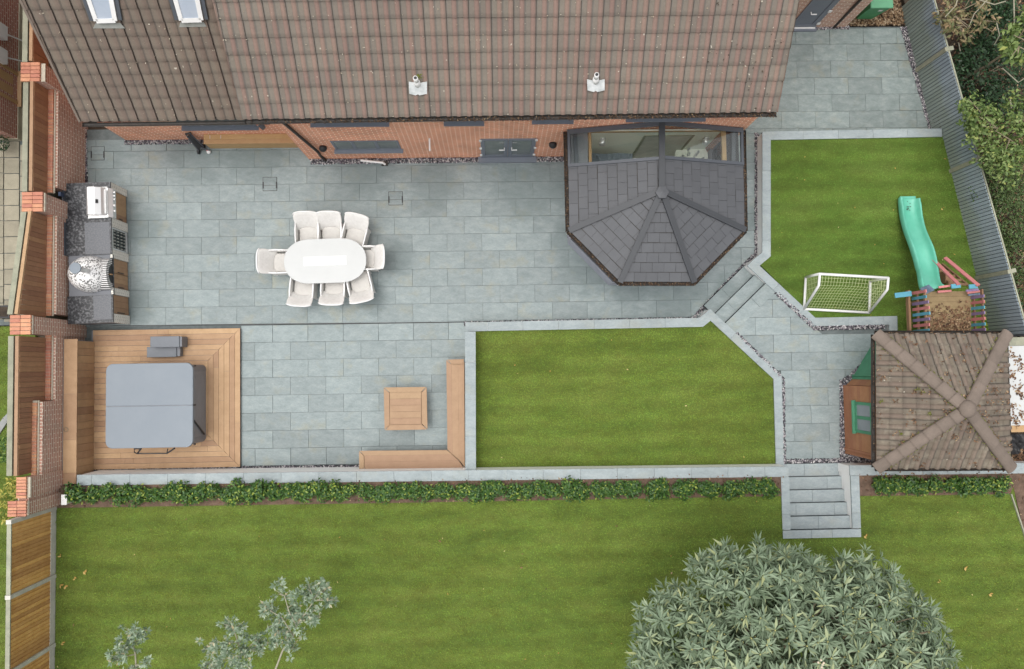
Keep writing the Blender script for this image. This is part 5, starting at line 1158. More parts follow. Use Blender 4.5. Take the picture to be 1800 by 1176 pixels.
for s in (-1, 1):
    q = rotp([(s*.45, 0)], ctr, ang)[0]; build(MB().lathe((q[0], q[1], 0), [(.25, 0), (.24, .03), (.07, .06), (.06, .6), (.16, .719)], 16), 'pedestal', m_white, dt)
# chairs: built once facing +Y, then copied
def make_chair():
    c_ = thing('rope_armchair', 'x', 'chair', (0, 0, 0), 'pale rope armchairs around the oval table')
    build(MB().box((-.235, -.24, .38), (.235, .27, .45)), 'seat', m_seat, c_, local=True, mods=[('BEVEL', .025, 3)])
    vs, fs = [], []; nu, nv = 12, 6
    for j in range(nv+1):
        t = j/nv
        for i in range(nu+1):
            s = -1+2*i/nu; w = (.265+.075*t)*(1-.10*max(0, t-.75)*4*abs(s)**6)
            x = s*w; y = -.225-.31*t**1.1+.10*abs(s)**3*(1-.45*t); z = .42+.43*t-.05*max(0, t-.6)/.4*abs(s)**4
            vs.append((x, y, z))
    fs = [(j*(nu+1)+i, j*(nu+1)+i+1, (j+1)*(nu+1)+i+1, (j+1)*(nu+1)+i) for j in range(nv) for i in range(nu)]
    bk = build(MB().add(vs, fs), 'backrest', m_rope, c_, smooth=True, local=True, mods=[('SOLIDIFY', .035), ('SUBSURF', 1)])
    top = vs[nv*(nu+1):]; build(MB().tube([(x, y-.003, z+.006) for x, y, z in top], .019, 6), 'top_rail', m_white, bk, smooth=True, local=True)
    for s in (-1, 1):
        build(MB().tube([(s*.285, -.30, .64), (s*.29, -.15, .655), (s*.285, .05, .65), (s*.275, .25, .635), (s*.27, .275, .60)], .021, 7), 'arm', m_white, c_, smooth=True, local=True)
        sd_ = [(s*.275, -.30, .12), (s*.262, .27, .12), (s*.268, .27, .62), (s*.283, .0, .635), (s*.283, -.30, .63)]
        build(MB().add(sd_, [(0, 1, 2, 3, 4)]), 'side_panel', m_rope, c_, local=True, mods=[('SOLIDIFY', .018)])
        for y in (-.27, .24): build(MB().bar((s*.262, y, 0), (s*.262, y, .40), .03, .03, (0, 1, 0)), 'leg', m_white, c_, local=True)
    return c_
ch0 = make_chair()
chairs = [  # seat centre in the photo, heading of the front (deg, 0 = +Y), label
 (543, 415, 180, 'pale rope armchair with its back to the house wall, nearest the kitchen'),
 (582.5, 414.5, 180, 'pale rope armchair in the middle of the three facing away from the house'),
 (624, 418, 166, 'slightly turned rope armchair on the house side, nearest the conservatory'),
 (498, 461.5, -90, 'pale rope armchair at the kitchen end of the oval table'),
 (642, 455, 90, 'rope armchair pushed in at the conservatory end of the oval table'),
 (534, 503, -4, 'pale rope armchair on the deck side of the table, nearest the kitchen'),
 (588, 501, -2, 'pale rope armchair in the middle of the three on the bench side'),
 (633, 497, 12, 'turned rope armchair at the table corner facing away from the lawn')]
for i, (px, py, hd, lab) in enumerate(chairs):
    o = ch0 if i == 0 else copy_tree(ch0); p = at(px, py, .43); o.location = (p.x, p.y, 0); o.rotation_euler = (0, 0, math.radians(hd)); o['label'] = lab
# storage bench and garden trolley in the recess
sbn = thing('storage_bench', 'long oak storage bench against the recessed house wall', 'bench', at(440, 255, 0)); SZ = .46
sa, sb_ = at(358, 253, SZ), at(358, 234, SZ); sx1 = xfl+.0
build(MB().box((sa.x+.01, sa.y+.015, 0), (sx1-.01, yh-.01, SZ-.035)), 'box', m_oak, sbn)
ym = lerp(sa.y, yh, .45)
build(MB().box((sa.x, sa.y, SZ-.033), (sx1-.005, ym-.002, SZ)), 'lid_board', m_oak, sbn); build(MB().box((sa.x, ym+.002, SZ-.033), (sx1-.005, yh-.004, SZ)), 'lid_board', m_oak, sbn)
for px in (369, 388): p = at(px, 240, SZ); build(MB().box((p.x-.008, ym+.02, SZ+.0005), (p.x+.008, yh-.03, SZ+.004)), 'inlay', m_steel, sbn)
tr = thing('garden_trolley', 'black folding garden trolley leaning beside the oak bench', 'trolley', at(345, 255, 0))
q = [at(329, 240, .55), at(336, 237, .55), at(357, 256, .18), at(349, 264, .18)]
build(MB().quadslab(q, .03), 'tray', m_black, tr)
build(MB().tube([at(327, 236, .7), at(329, 240, .55), at(349, 265, .17)], .014, 6).tube([at(334, 235, .7), at(337, 237, .56), at(357, 257, .17)], .014, 6), 'frame', m_anth, tr)
build(MB().tube([at(326, 236, .71), at(336, 234, .71)], .03, 8), 'axle_grip', m_black, tr)
build(MB().tube([at(353, 259, .2), at(369, 265, .08)], .014, 6), 'drawbar', m_anth, tr)
for px, py in ((349, 266), (358, 258)): p = at(px, py, .08); build(MB().tube([p-V(.02, .0, 0), p+V(.02, 0, 0)], .075, 12), 'wheel', m_black, tr)
ball = thing('white_ball', 'small white and red ball on the slabs below the trolley', 'ball', at(367, 267, 0)); p = at(367, 267, .05)
build(MB().lathe((p.x, p.y, 0), [(.005, 0), (.04, .015), (.055, .05), (.04, .09), (.005, .105)], 12), 'shell', m_white, ball, smooth=True); build(MB().lathe((p.x-.02, p.y+.03, .07), [(.03, 0), (.03, .02), (.01, .035)], 8), 'red_patch', m_pink, ball)
# recessed manhole covers
for px0, px1, py0, py1, lab in ((160, 184, 257.5, 282), (462, 487, 311, 336), (683, 708, 336.5, 361)) and ((160, 184, 257.5, 282, 'recessed slab manhole cover beside the boundary wall'), (462, 487, 311, 336, 'recessed slab manhole cover between the bench and the table'), (683, 708, 336.5, 361, 'recessed slab manhole cover right of the dining chairs')):
    A, B = at(px0, py1, 0), at(px1, py0, 0); t = thing('manhole_cover', lab, 'manhole', V((A.x+B.x)/2, (A.y+B.y)/2, 0), 'recessed manhole covers in the patio')
    build(MB().box((A.x, A.y, 0.002), (B.x, B.y, .0045)), 'frame', m_gutter, t)
    ym = lerp(A.y, B.y, .4)
    build(MB().box((A.x+.012, A.y+.012, .005), (B.x-.012, ym-.004, .010)), 'infill_slab', m_slab, t); build(MB().box((A.x+.012, ym+.004, .005), (B.x-.012, B.y-.012, .010)), 'infill_slab', m_slab, t)
    for x in (A.x+.012, B.x-.012): build(MB().box((x-.016, ym-.08, .0105), (x+.016, ym+.09, .014)), 'lifting_slot', m_black, t)

# ================================================================== PLAY LAWN
LZ = ZL-.01
gl_ = thing('football_goal', 'small white tubular football goal with net on the play lawn', 'goal', at(1480, 515, LZ))
A0, B0 = at(1416.5, 487, LZ+.03), at(1530, 494, LZ+.03); HT = LZ+.93
A1, B1 = at(1441, 481.5, HT), at(1561.5, 488.5, HT); C0, D0 = at(1413.5, 543, LZ+.03), at(1528, 549.5, LZ+.03)
bk_ = (C0-A0).normalized(); A2, B2 = A1+bk_*.28-V(0, 0, .02), B1+bk_*.28-V(0, 0, .02)
R = .033
for p, nm in (([A0, A1], 'post'), ([B0, B1], 'post'), ([A1, B1], 'crossbar'), ([C0, D0], 'ground_bar'), ([A0, C0], 'base_rail'), ([B0, D0], 'base_rail'), ([A1, A2, lerp(A2, C0, .12), C0], 'back_stay'), ([B1, B2, lerp(B2, D0, .12), D0], 'back_stay')):
    build(MB().tube(p, R, 8), nm, m_white, gl_, smooth=True)
net = MB(); m_net = M('net_cord', (.60, .64, .36), (.45, .52, .28), 6, .9)
def cord(pts): net.tube(pts, .0036, 3, cap=False)
nx, ny = 22, 12
def npt(u, v):
    a = lerp(A1, B1, u); b2 = lerp(A2, B2, u); c2 = lerp(C0, D0, u)
    p = lerp(a, b2, v/.25) if v < .25 else lerp(b2, c2, (v-.25)/.75)
    return p + V(0, 0, -.10*math.sin(math.pi*u)*math.sin(math.pi*min(1, v*1.1))) + bk_*(-.05*math.sin(math.pi*u)*math.sin(math.pi*v))
for i in range(1, nx): cord([npt(i/nx, j/8) for j in range(9)])
for j in range(1, ny): cord([npt(i/10, j/ny) for i in range(11)])
for A_, A2_, C_, F_ in ((A1, A2, C0, A0), (B1, B2, D0, B0)):
    for k in range(1, 9): t = k/9; cord([lerp(F_, A_, t), lerp(C_, A2_, t)])
    for k in range(1, 7): t = k/7; cord([lerp(F_, C_, t), lerp(A_, lerp(A2_, C_, .0 if t < .4 else (t-.4)/.6), min(1, t*2.2))])
build(net, 'net', m_net, gl_, kind='stuff')

pf = thing('climbing_tower', 'timber climbing frame with pink, blue and purple painted slats', 'climbing frame', at(1665, 550, LZ)); PZ = 1.5
fy = [512+k*9.3 for k in range(10)]
for k in range(9): bboard([(1626, fy[k]+.5), (1708, fy[k]-.5), (1708, fy[k+1]-.6), (1626, fy[k+1]+.4)], m_playfloor, PZ, .03, pf, 'floor_board')
cols = [m_pink, m_blue, m_purple]
def picket(pxb, pyb, pxt, pyt, zb, zt, m, nm='picket'):
    a, b_ = at(pxb, pyb, zb), at(pxt, pyt, zt); x, y = (a.x+b_.x)/2, a.y
    build(MB().box((x-.012, y-.035, zb), (x+.012, y+.035, zt)), nm, m, pf)
xl_, xrt = at(1604.5, 550, PZ-.12).x, at(1708, 550, PZ).x
for k in range(8):
    y = at(1604, 515+k*9.65, PZ).y; build(MB().box((xl_-.012, y-.035, PZ-.12), (xl_+.012, y+.035, PZ+(.50 if k < 2 else .62-.02*abs(k-4)))), 'picket', cols[(k) % 3], pf)
    y = at(1708, 503+k*9.9+(0), PZ).y
for k in range(8):
    y = at(1708, 523.5+k*9.6, PZ).y; build(MB().box((xrt-.012, y-.035, PZ-.02), (xrt+.012, y+.035, PZ+.50)), 'picket', cols[(2-k) % 3] if False else [m_purple, m_pink, m_blue][k % 3], pf)
    build(MB().tube([V(xrt+.015, y, PZ+.44), V(xrt+.06, y+.02, PZ+.45), V(xrt+.06, y-.03, PZ+.45), V(xrt+.015, y-.03, PZ+.44)], .008, 5), 'rope_loop', m_yellow, pf)
for x in (xl_+.03, xrt+.03):
    for zz in (PZ+.02, PZ+.34): build(MB().box((x-.017, at(1650, 585, PZ).y, zz), (x+.017, at(1650, 512, PZ).y, zz+.07)), 'rail', m_playwood, pf)
xo = at(1602, 550, PZ).x
build(MB().box((xo-.05, at(1650, 586, PZ).y, PZ-.14), (xo, at(1650, 509, PZ).y, PZ-.02)), 'side_beam', m_playwood, pf)
for px, py in ((1636, 528), (1700, 528), (1636, 583), (1700, 583)): p = at(px, py, PZ); build(MB().box((p.x-.04, p.y-.04, LZ-.03), (p.x+.04, p.y+.04, PZ-.031)), 'corner_post', m_playwood, pf)
build(MB().bar(at(1573, 519.5, PZ+.1), at(1602, 516, PZ+.1), .12, .03), 'end_plank', m_blue, pf)
build(MB().bar(at(1640, 456, 1.15), at(1685, 500, PZ+.45), .085, .035), 'handrail', m_pink, pf); build(MB().bar(at(1661, 453, 1.2), at(1720, 502, PZ+.45), .085, .035), 'handrail', m_pink, pf)
build(MB().bar(at(1672, 503.5, PZ+.4), at(1688, 502, PZ+.4), .10, .03), 'plank', m_blue, pf); build(MB().bar(at(1703, 504, PZ+.4), at(1718, 503, PZ+.4), .10, .03), 'plank', m_blue, pf)
build(MB().bar(at(1698, 511, PZ+.25), at(1720, 509, PZ+.25), .05, .03), 'plank', m_purple, pf); build(MB().bar(at(1700, 514.5, PZ+.2), at(1722, 512, PZ+.2), .05, .03), 'plank', m_pink, pf); build(MB().bar(at(1702, 518.5, PZ+.12), at(1725, 516.5, PZ+.12), .045, .03), 'plank', m_navy, pf)
build(MB().bar(at(1650, 505, PZ+.3), at(1672, 502, PZ+.3), .05, .03), 'plank', m_pink, pf); build(MB().bar(at(1648, 513, PZ+.1), at(1672, 511, PZ+.1), .05, .03), 'plank', m_pink, pf)
build(MB().bar(at(1648, 478, .8), at(1668, 498, PZ-.1), .035, .06), 'ladder_rail', m_playwood, pf); build(MB().bar(at(1656, 464, .75), at(1702, 502, PZ-.1), .035, .06), 'ladder_rail', m_playwood, pf)
for k in range(5): t = k/4; build(MB().bar(at(lerp(1650, 1668, t), lerp(479, 498, t), lerp(.82, PZ-.1, t)), at(lerp(1662, 1700, t), lerp(468, 500, t), lerp(.8, PZ-.1, t)), .06, .02), 'rung', m_playwood, pf)
build(MB().prism([(p.x, p.y) for p in (at(1646, 480, .9), at(1668, 498, .9), at(1646, 500, .9))], LZ+.2, PZ-.2), 'end_panel', m_playwood, pf)
for k in range(3):
    o_ = k*5.2; build(MB().quadslab([at(1618+o_, 508-o_*.45, PZ+.42-k*.02), at(1623+o_, 505.5-o_*.45, PZ+.42-k*.02), at(1633+o_, 514.5-o_*.45, PZ+.30-k*.02), at(1628+o_, 517-o_*.45, PZ+.30-k*.02)], .025), 'roof_slat', m_navy, pf)
k = 700; lx = rng.uniform(0, 1, k); ly = rng.beta(2.6, 1.2, k); a_, b_ = at(1628, 524, PZ), at(1706, 590, PZ)
litter('leaf_litter', a_.x+(b_.x-a_.x)*lx, a_.y+(b_.y-a_.y)*ly, PZ+.012+0.01*rng.uniform(0, 1, k), m_litter, (.02, .042), kind='stuff')
# slide
sl = thing('garden_slide', 'wavy turquoise green plastic slide running down from the climbing frame', 'slide', at(1610, 430, LZ))
stn = [((1596.5, 349), .50), ((1596.5, 359), .50), ((1599, 382), .54), ((1605.5, 408), .74), ((1615.5, 432), .98), ((1622.5, 455), 1.08), ((1627, 478), 1.26), ((1631.5, 497), 1.54), ((1637, 509), 1.64)]
cs = [at(p[0], p[1], z) for p, z in stn]; vs, fs = [], []
prof = [(-.27, .0), (-.265, .17), (-.225, .18), (-.20, .15), (-.175, .02), (0, -.01), (.175, .02), (.20, .15), (.225, .18), (.265, .17), (.27, .0)]
# resample smoothly
pts = []
for i in range(len(cs)-1):
    for t in (0, .34, .67):
        p0, p1, p2, p3 = cs[max(i-1, 0)], cs[i], cs[i+1], cs[min(i+2, len(cs)-1)]
        pts.append(.5*((2*p1)+(p2-p0)*t+(2*p0-5*p1+4*p2-p3)*t*t+(3*p1-p0-3*p2+p3)*t**3))
pts.append(cs[-1]); npf = len(prof)
for i, p in enumerate(pts):
    d = pts[min(i+1, len(pts)-1)]-pts[max(i-1, 0)]; sd_ = Vector((d.y, -d.x, 0)).normalized()
    for x, z in prof: vs.append(p+sd_*x+V(0, 0, z*(1.0 if i > 2 else .75)))
for i in range(len(pts)-1): fs += [(i*npf+k, i*npf+k+1, (i+1)*npf+k+1, (i+1)*npf+k) for k in range(npf-1)]
build(MB().add(vs, fs), 'chute', m_slide, sl, smooth=True, mods=[('SOLIDIFY', .012), ('SUBSURF', 1)])
p = cs[0]; build(MB().box((p.x-.2, p.y-.01, LZ-.02), (p.x+.2, p.y+.06, .49)), 'foot', m_slide, sl)
p = at(1596, 365, .53); litter('wet_leaf', p.x+rng.normal(0, .03, 10), p.y+rng.normal(0, .10, 10), np.full(10, .545), m_earth, (.015, .03), kind='stuff')

# ================================================================== RIGHT FENCE
rf = thing('board_fence', 'long blue grey vertical board fence with pale posts along the woodland', 'fence', at(1680, 300, 0))
FZ0, FZ1 = 1.28, 1.77
f0, f1 = at(1632, -30, FZ0), at(1806, 590, FZ1); fdv = V(f1.x-f0.x, f1.y-f0.y, 0); FL = fdv.length; fdv.normalize(); fnv = Vector((fdv.y, -fdv.x, 0))
if fnv.x > 0: fnv = -fnv                                  # towards the garden
def FZ(s): return lerp(FZ0, FZ1, s/FL)
def fpt(s, z, o=0.0): return V(f0.x, f0.y, 0)+fdv*s+fnv*o+V(0, 0, z)
def fbase(s): return -.03 if fpt(s, 0).y > at(1650, 236, 0).y else LZ-.03
pss = [(at(x, y, lerp(FZ0, FZ1, (y+30)/620))-f0).dot(fdv) for x, y in ((1668, 86), (1722, 280), (1775, 477))]
step = .088; nbd = int(FL/step)
for k in range(nbd):
    s_ = k*step; bz_, tz_ = fbase(s_), FZ(s_)
    build(MB().obox((fpt(s_+step/2, bz_)+fpt(s_+step/2, tz_))/2+fnv*rng.uniform(-.003, .003), fdv*(step/2-.008), fnv*.009, V(0, 0, (tz_-bz_)/2)), 'board', m_rfence, rf)
for (sa_, sb2) in ((0, FL*.34), (FL*.34, FL)):
    bz_ = fbase((sa_+sb2)/2+.3*(sa_ > 0)); q = [fpt(sa_, bz_, -.02), fpt(sb2, bz_, -.02), fpt(sb2, FZ(sb2)-.02, -.02), fpt(sa_, FZ(sa_)-.02, -.02)]
    build(MB().add(q+[p-fnv*.01 for p in q], [(0, 1, 2, 3), (7, 6, 5, 4), (0, 4, 5, 1), (1, 5, 6, 2), (2, 6, 7, 3), (3, 7, 4, 0)]), 'backing', m_greyframe, rf)
for s_ in pss:
    bz_, tz_ = fbase(s_), FZ(s_)
    build(MB().obox((fpt(s_, bz_, .03)+fpt(s_, tz_+.03, .03))/2, fdv*.05, fnv*.03, V(0, 0, (tz_-bz_+.03)/2)), 'post', m_oldwood, rf)
    build(MB().obox(fpt(s_, tz_-.06, -.09), fdv*.05, fnv*.06, V(0, 0, .09)), 'post_back', m_oldwood, rf)
build(MB().bar(fpt(0, FZ0+.012, -.025), fpt(FL, FZ1+.012, -.025), .035, .02), 'cap_rail', m_oldwood, rf)
build(MB().bar(fpt(0, FZ0-.3, -.055), fpt(FL, FZ1-.3, -.055), .05, .08), 'back_rail', m_oldwood, rf)

# ================================================================== PLAYHOUSE
ph = thing('playhouse', 'orange clad summer house with green door and hipped tile roof', 'playhouse', at(1650, 710, ZL)); EZ = 2.35; AZ = 3.30
qTL, qTR, qBR, qBL = at(1540, 588, EZ), at(1768, 588, EZ), at(1775, 821, EZ), at(1541, 822, EZ)
apx = at(1699.5, 719, AZ)
w_ = [at(1484.5, 789, ZL), at(1486.5, 677, ZL), at(1497, 667, ZL), at(1540, 617, ZL)]
xe_, yn_, ys_ = qTR.x-.12, qTL.y-.12, qBL.y+.12
fpn = [(w_[0].x, max(w_[0].y, ys_)), (w_[1].x, w_[1].y), (w_[2].x, w_[2].y), (w_[2].x+.62, yn_), (xe_, yn_), (xe_, ys_), (w_[0].x+.02, ys_)]
build(MB().prism([(V(*p).x+(.03 if i < 4 else -.03), p[1]) for i, p in enumerate(fpn)], ZL-.1, EZ-.02), 'wall', m_clad, ph)
for k in range(12):                                             # horizontal cladding on the west wall
    z0 = ZL+.05+k*.15; build(MB().box((w_[0].x-.004, max(w_[0].y, ys_)+.04, z0), (w_[0].x+.022, w_[1].y, z0+.146)), 'cladding_board', m_clad, ph)
    p, q = V(w_[1].x, w_[1].y, 0), V(w_[2].x, w_[2].y, 0); build(MB().bar(p+V(0, 0, z0+.073), q+V(0, 0, z0+.073), .02, .146), 'cladding_board', m_clad, ph)
build(MB().box((w_[0].x-.02, max(w_[0].y, ys_)-.02, ZL), (w_[0].x+.03, max(w_[0].y, ys_)+.04, EZ-.05)), 'corner_board', m_clad, ph)
p, q = V(w_[2].x, w_[2].y, 0), V(fpn[3][0], fpn[3][1], 0); dv = (q-p).normalized(); nv_ = Vector((-dv.y, dv.x, 0))
dr = build(MB().bar(p+V(0, 0, (ZL+EZ)/2-.1), q+V(0, 0, (ZL+EZ)/2-.1), .04, EZ-ZL-.2), 'door', m_greenpaint, ph)
build(MB().bar(lerp(p, q, .25)+nv_*.022+V(0, 0, ZL+1.2), lerp(p, q, .75)+nv_*.022+V(0, 0, ZL+1.2), .012, .8), 'pane', m_pane, dr)
for t in (.08, .92): build(MB().bar(lerp(p, q, t)+nv_*.03+V(0, 0, ZL+.02), lerp(p, q, t)+nv_*.03+V(0, 0, EZ-.1), .07, .03, dv), 'door_stile', m_greenpaint, dr)
X = w_[0].x-.008; a_, b_ = atX(1506, 760, X), atX(1506, 706, X); zb_, zt_ = a_.z, ZL+1.55
wf = MB()
for y0, y1, z0, z1 in ((a_.y, b_.y, zb_, zb_+.07), (a_.y, b_.y, zt_-.07, zt_), (a_.y, a_.y+.07, zb_+.07, zt_-.07), (b_.y-.07, b_.y, zb_+.07, zt_-.07), ((a_.y+b_.y)/2-.04, (a_.y+b_.y)/2+.04, zb_+.07, zt_-.07)): wf.box((X-.03, y0, z0), (X+.0, y1, z1))
wd_ = build(wf, 'window', m_greenpaint, ph); build(MB().box((X-.012, a_.y+.05, zb_+.05), (X-.004, (a_.y+b_.y)/2-.03, zt_-.05)), 'pane', m_phpane, wd_); build(MB().box((X-.012, (a_.y+b_.y)/2+.03, zb_+.05), (X-.004, b_.y-.05, zt_-.05)), 'pane', m_phpane, wd_)
build(MB().box((X-.09, a_.y-.03, zb_-.05), (X-.001, b_.y+.03, zb_-.003)), 'sill', m_greenpaint, wd_)
eaves = [qBL, qTL, qTR, qBR]
phr = build(MB().add([p-V(0, 0, .02) for p in eaves]+[apx-V(0, 0, .02)], [(0, 1, 4), (1, 2, 4), (2, 3, 4), (3, 0, 4), (3, 2, 1, 0)]), 'roof', m_hip, ph)
for p, q in ((qBL, qTL), (qTL, qTR), (qTR, qBR), (qBR, qBL)):
    p, q = q, p
    ex3 = (q-p).normalized(); m_ = apx-p; up3 = (m_-ex3*m_.dot(ex3)).normalized(); n3 = ex3.cross(up3)
    if n3.z < 0: n3 = -n3
    L3 = m_.dot(up3); ua = m_.dot(ex3); W3 = (q-p).length
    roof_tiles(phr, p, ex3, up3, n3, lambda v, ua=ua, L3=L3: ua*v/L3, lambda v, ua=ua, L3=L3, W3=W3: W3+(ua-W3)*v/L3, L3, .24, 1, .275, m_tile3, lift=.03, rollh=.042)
    k = 200; t_ = rng.uniform(0, 1, (k, 2)); lo = t_[:, 1]*L3*.95; uu = ua*lo/L3+t_[:, 0]*(W3-W3*lo/L3); keep = noise_keep = rng.uniform(0, 1, k) < .8
    uu = np.round(uu/.24)*.24+.06+rng.normal(0, .03, k)
    P_ = np.array(p)[None]+np.outer(uu, np.array(ex3))+np.outer(lo, np.array(up3))+np.array(n3)[None]*.03
    P_ = P_[(uu > ua*lo/L3) & (uu < W3+(ua-W3)*lo/L3)]; cl = P_[rng.integers(0, max(8, len(P_)//4), 240)]+rng.normal(0, .038, (240, 3))*np.array([1, 1, .05])
    litter('leaf_litter', cl[:, 0], cl[:, 1], cl[:, 2]+.02, m_litter, (.016, .034), kind='stuff')
    ms = P_[rng.integers(0, len(P_), 8)]; ms = np.repeat(ms, 22, 0)+rng.normal(0, .03, (176, 3))*np.array([1.2, 1, .05])
    if p in (qTL,): litter('moss', ms[:, 0], ms[:, 1], ms[:, 2]+.01, m_moss, (.01, .022), kind='stuff')
    go = build(gutter(p-n3*0+V(0, 0, -.03)-up3*.05, q+V(0, 0, -.03)-up3*.05), 'gutter', m_gutter, ph); go.modifiers.new('solid', 'SOLIDIFY').thickness = .005
    k = 150; t_ = rng.uniform(0, 1, k); g_ = np.array(p-up3*.05)[None]+np.outer(t_, np.array(q-p)); litter('gutter_debris', g_[:, 0], g_[:, 1], g_[:, 2]-.02, m_darklitter, (.014, .03), kind='stuff')
for e in eaves:                                                # half-round hip tiles, lapped
    d = apx-e; L = d.length; nh_ = 7; dn = d.normalized()
    for k in range(nh_):
        a, b_ = e+dn*(L*k/nh_-.02), e+dn*(L*(k+1)/nh_+.01); sdv = dn.cross(V(0, 0, 1)).normalized(); upv = sdv.cross(dn)
        vs = []
        for p, h, r in ((a, .04, .15), (b_, .015, .135)):
            for t in np.linspace(0, math.pi, 9): vs.append(p+sdv*(r*math.cos(t))+upv*(r*.55*math.sin(t)+h))
        for t in np.linspace(0, math.pi, 9): vs.append(a+sdv*(.125*math.cos(t))+upv*(.06*math.sin(t)+.0))
        build(MB().add(vs, [(i, i+1, 9+i+1, 9+i) for i in range(8)]+[(18+i, 18+i+1, i+1, i) for i in range(8)]), 'hip_tile', m_hip, phr, smooth=False)
    mm = np.array(e)[None]+np.outer(rng.uniform(.1, .95, 110), np.array(d)); sg = np.where(rng.uniform(0, 1, 110) < .5, -1, 1)*rng.uniform(.14, .18, 110)
    mm = mm+np.outer(sg, np.array(sdv)); litter('moss', mm[:, 0], mm[:, 1], mm[:, 2]+.01, m_moss, (.010, .022), kind='stuff')
build(MB().lathe(apx+V(0, 0, -.02), [(.21, 0), (.19, .09), (.10, .135), (.02, .145)], 10), 'apex_cap', m_hip, phr, smooth=True)
# mortar line on the north-east hip
a = lerp(qTR, apx, .08); mp_ = [lerp(qTR, apx, t)+V(-.10-.012*math.sin(t*40), -.03, .06) for t in np.linspace(.03, .82, 24)]
build(MB().tube(mp_, .016, 5), 'mortar_line', m_mortar, phr)
# lean-to, tarpaulin and beams right of the playhouse
lt = thing('lean_to_roof', 'white sheet lean-to roof littered with leaves beside the playhouse', 'lean-to', at(1790, 680, ZL)); LTZ = 1.9
A, B = at(1771, 748, LTZ), at(1850, 607, LTZ); build(MB().box((A.x, A.y, LTZ-.02), (B.x, B.y, LTZ)), 'sheet', m_whiteceram, lt)
C = at(1771, 605, LTZ); build(MB().box((C.x, B.y+.005, LTZ-.14), (B.x, at(1771, 593, LTZ).y, LTZ+.01)), 'beam', m_oldwood, lt); build(MB().box((C.x, at(1771, 760, LTZ).y, LTZ-.14), (B.x, A.y-.005, LTZ-.01)), 'beam', m_oak, lt)
build(MB().box((C.x+.05, B.y-.1, ZL), (C.x+.15, B.y, LTZ-.141)), 'post', m_playwood, lt); build(MB().box((C.x+.05, A.y, ZL), (C.x+.15, A.y+.1, LTZ-.141)), 'post', m_playwood, lt)
for cx_, cy_ in ((1778, 622), (1788, 634), (1795, 645), (1778, 660), (1789, 682), (1795, 690), (1780, 715), (1776, 735), (1792, 730), (1786, 742)):
    p = at(cx_, cy_, LTZ); k = 22; litter('leaf_litter', p.x+rng.normal(0, .05, k), p.y+rng.normal(0, .07, k), np.full(k, LTZ+.003), m_litter, (.02, .045), kind='stuff')
tp_ = thing('black_tarpaulin', 'crumpled black tarpaulin on the ground beside the playhouse', 'tarpaulin', at(1790, 780, ZL)); vs = []
for i in range(11):
    for j in range(8): p = at(1774+i*4, 764+j*5, ZL+.25); vs.append((p.x, p.y, ZL+.15+rng.uniform(-.05, .05)))
build(MB().add(vs, [(i*8+j, i*8+j+1, i*8+j+9, i*8+j+8) for i in range(10) for j in range(7)]), 'sheet', m_black, tp_)
gbx = P2([(1776, 792), (1830, 785), (1830, 822), (1776, 822)], ZL+.1); X, Y = scatter(gbx, 700); litter('leaf_litter', X, Y, ZL+.12+0*X, m_litter, (.02, .045), kind='stuff')
build(MB().prism(P2([(1774, 745), (1880, 745), (1880, 824), (1774, 824)], ZL), -.1, ZL+.08), 'playhouse_ground', m_earth, kind='structure')
# wheelie bin at the top right
wbn = thing('wheelie_bin', 'green wheelie bin at the corner of the rear brick wing', 'bin', at(1515, 25, 0))
b0, b1 = at(1502, 36, 0), at(1530, 22, 0); bx, by = at(1517, 28, 0).x, at(1517, 22, 0).y
build(MB().add([(bx-.2, by-.2, .05), (bx+.2, by-.2, .05), (bx+.2, by+.25, .05), (bx-.2, by+.25, .05), (bx-.27, by-.32, .95), (bx+.27, by-.32, .95), (bx+.27, by+.35, .95), (bx-.27, by+.35, .95)], [(0,3,2,1),(4,5,6,7),(0,1,5,4),(1,2,6,5),(2,3,7,6),(3,0,4,7)]), 'body', m_bin, wbn)
build(MB().box((bx-.29, by-.35, .955), (bx+.29, by+.38, 1.01)), 'lid', M('bin_lid', (.13, .36, .20), (.11, .32, .18), 3, .5), wbn, mods=[('BEVEL', .02, 2)])
build(MB().obox((bx+.10, by-.285, .70), V(.05, 0, 0), V(0, .003, .0), V(0, -.012, .07)), 'label_plate', m_white, wbn)
for s in (-.2, .2): build(MB().tube([(bx+s-.03, by+.27, .1), (bx+s+.03, by+.27, .1)], .1, 12), 'wheel', m_black, wbn)

# ================================================================== PLANTS
def leaf_arr(c, ax, nr, ln, wd, droop=0.15, shape=(0.0, 0.55, 1.0)):
    """folded leaves: c base points, ax directions, nr normals (Nx3)"""
    ax = ax/np.linalg.norm(ax, axis=1, keepdims=True); s = np.cross(ax, nr); s /= (np.linalg.norm(s, axis=1, keepdims=True)+1e-9); nr = np.cross(s, ax)
    ln = ln[:, None]; wd = wd[:, None]
    v = np.stack([c, c+ax*ln*.45-s*wd*.5+nr*wd*.12, c+ax*ln*.5-nr*ln*droop*.2, c+ax*ln*.45+s*wd*.5+nr*wd*.12, c+ax*ln-nr*ln*droop], 1)
    f = np.array([(0, 2, 1), (0, 3, 2), (1, 2, 4), (2, 3, 4)])
    n = len(c); return v.reshape(-1, 3), (f[None]+(np.arange(n)*5)[:, None, None]).reshape(-1, 3)
def unit(n): d = rng.normal(0, 1, (n, 3)); return d/np.linalg.norm(d, axis=1, keepdims=True)
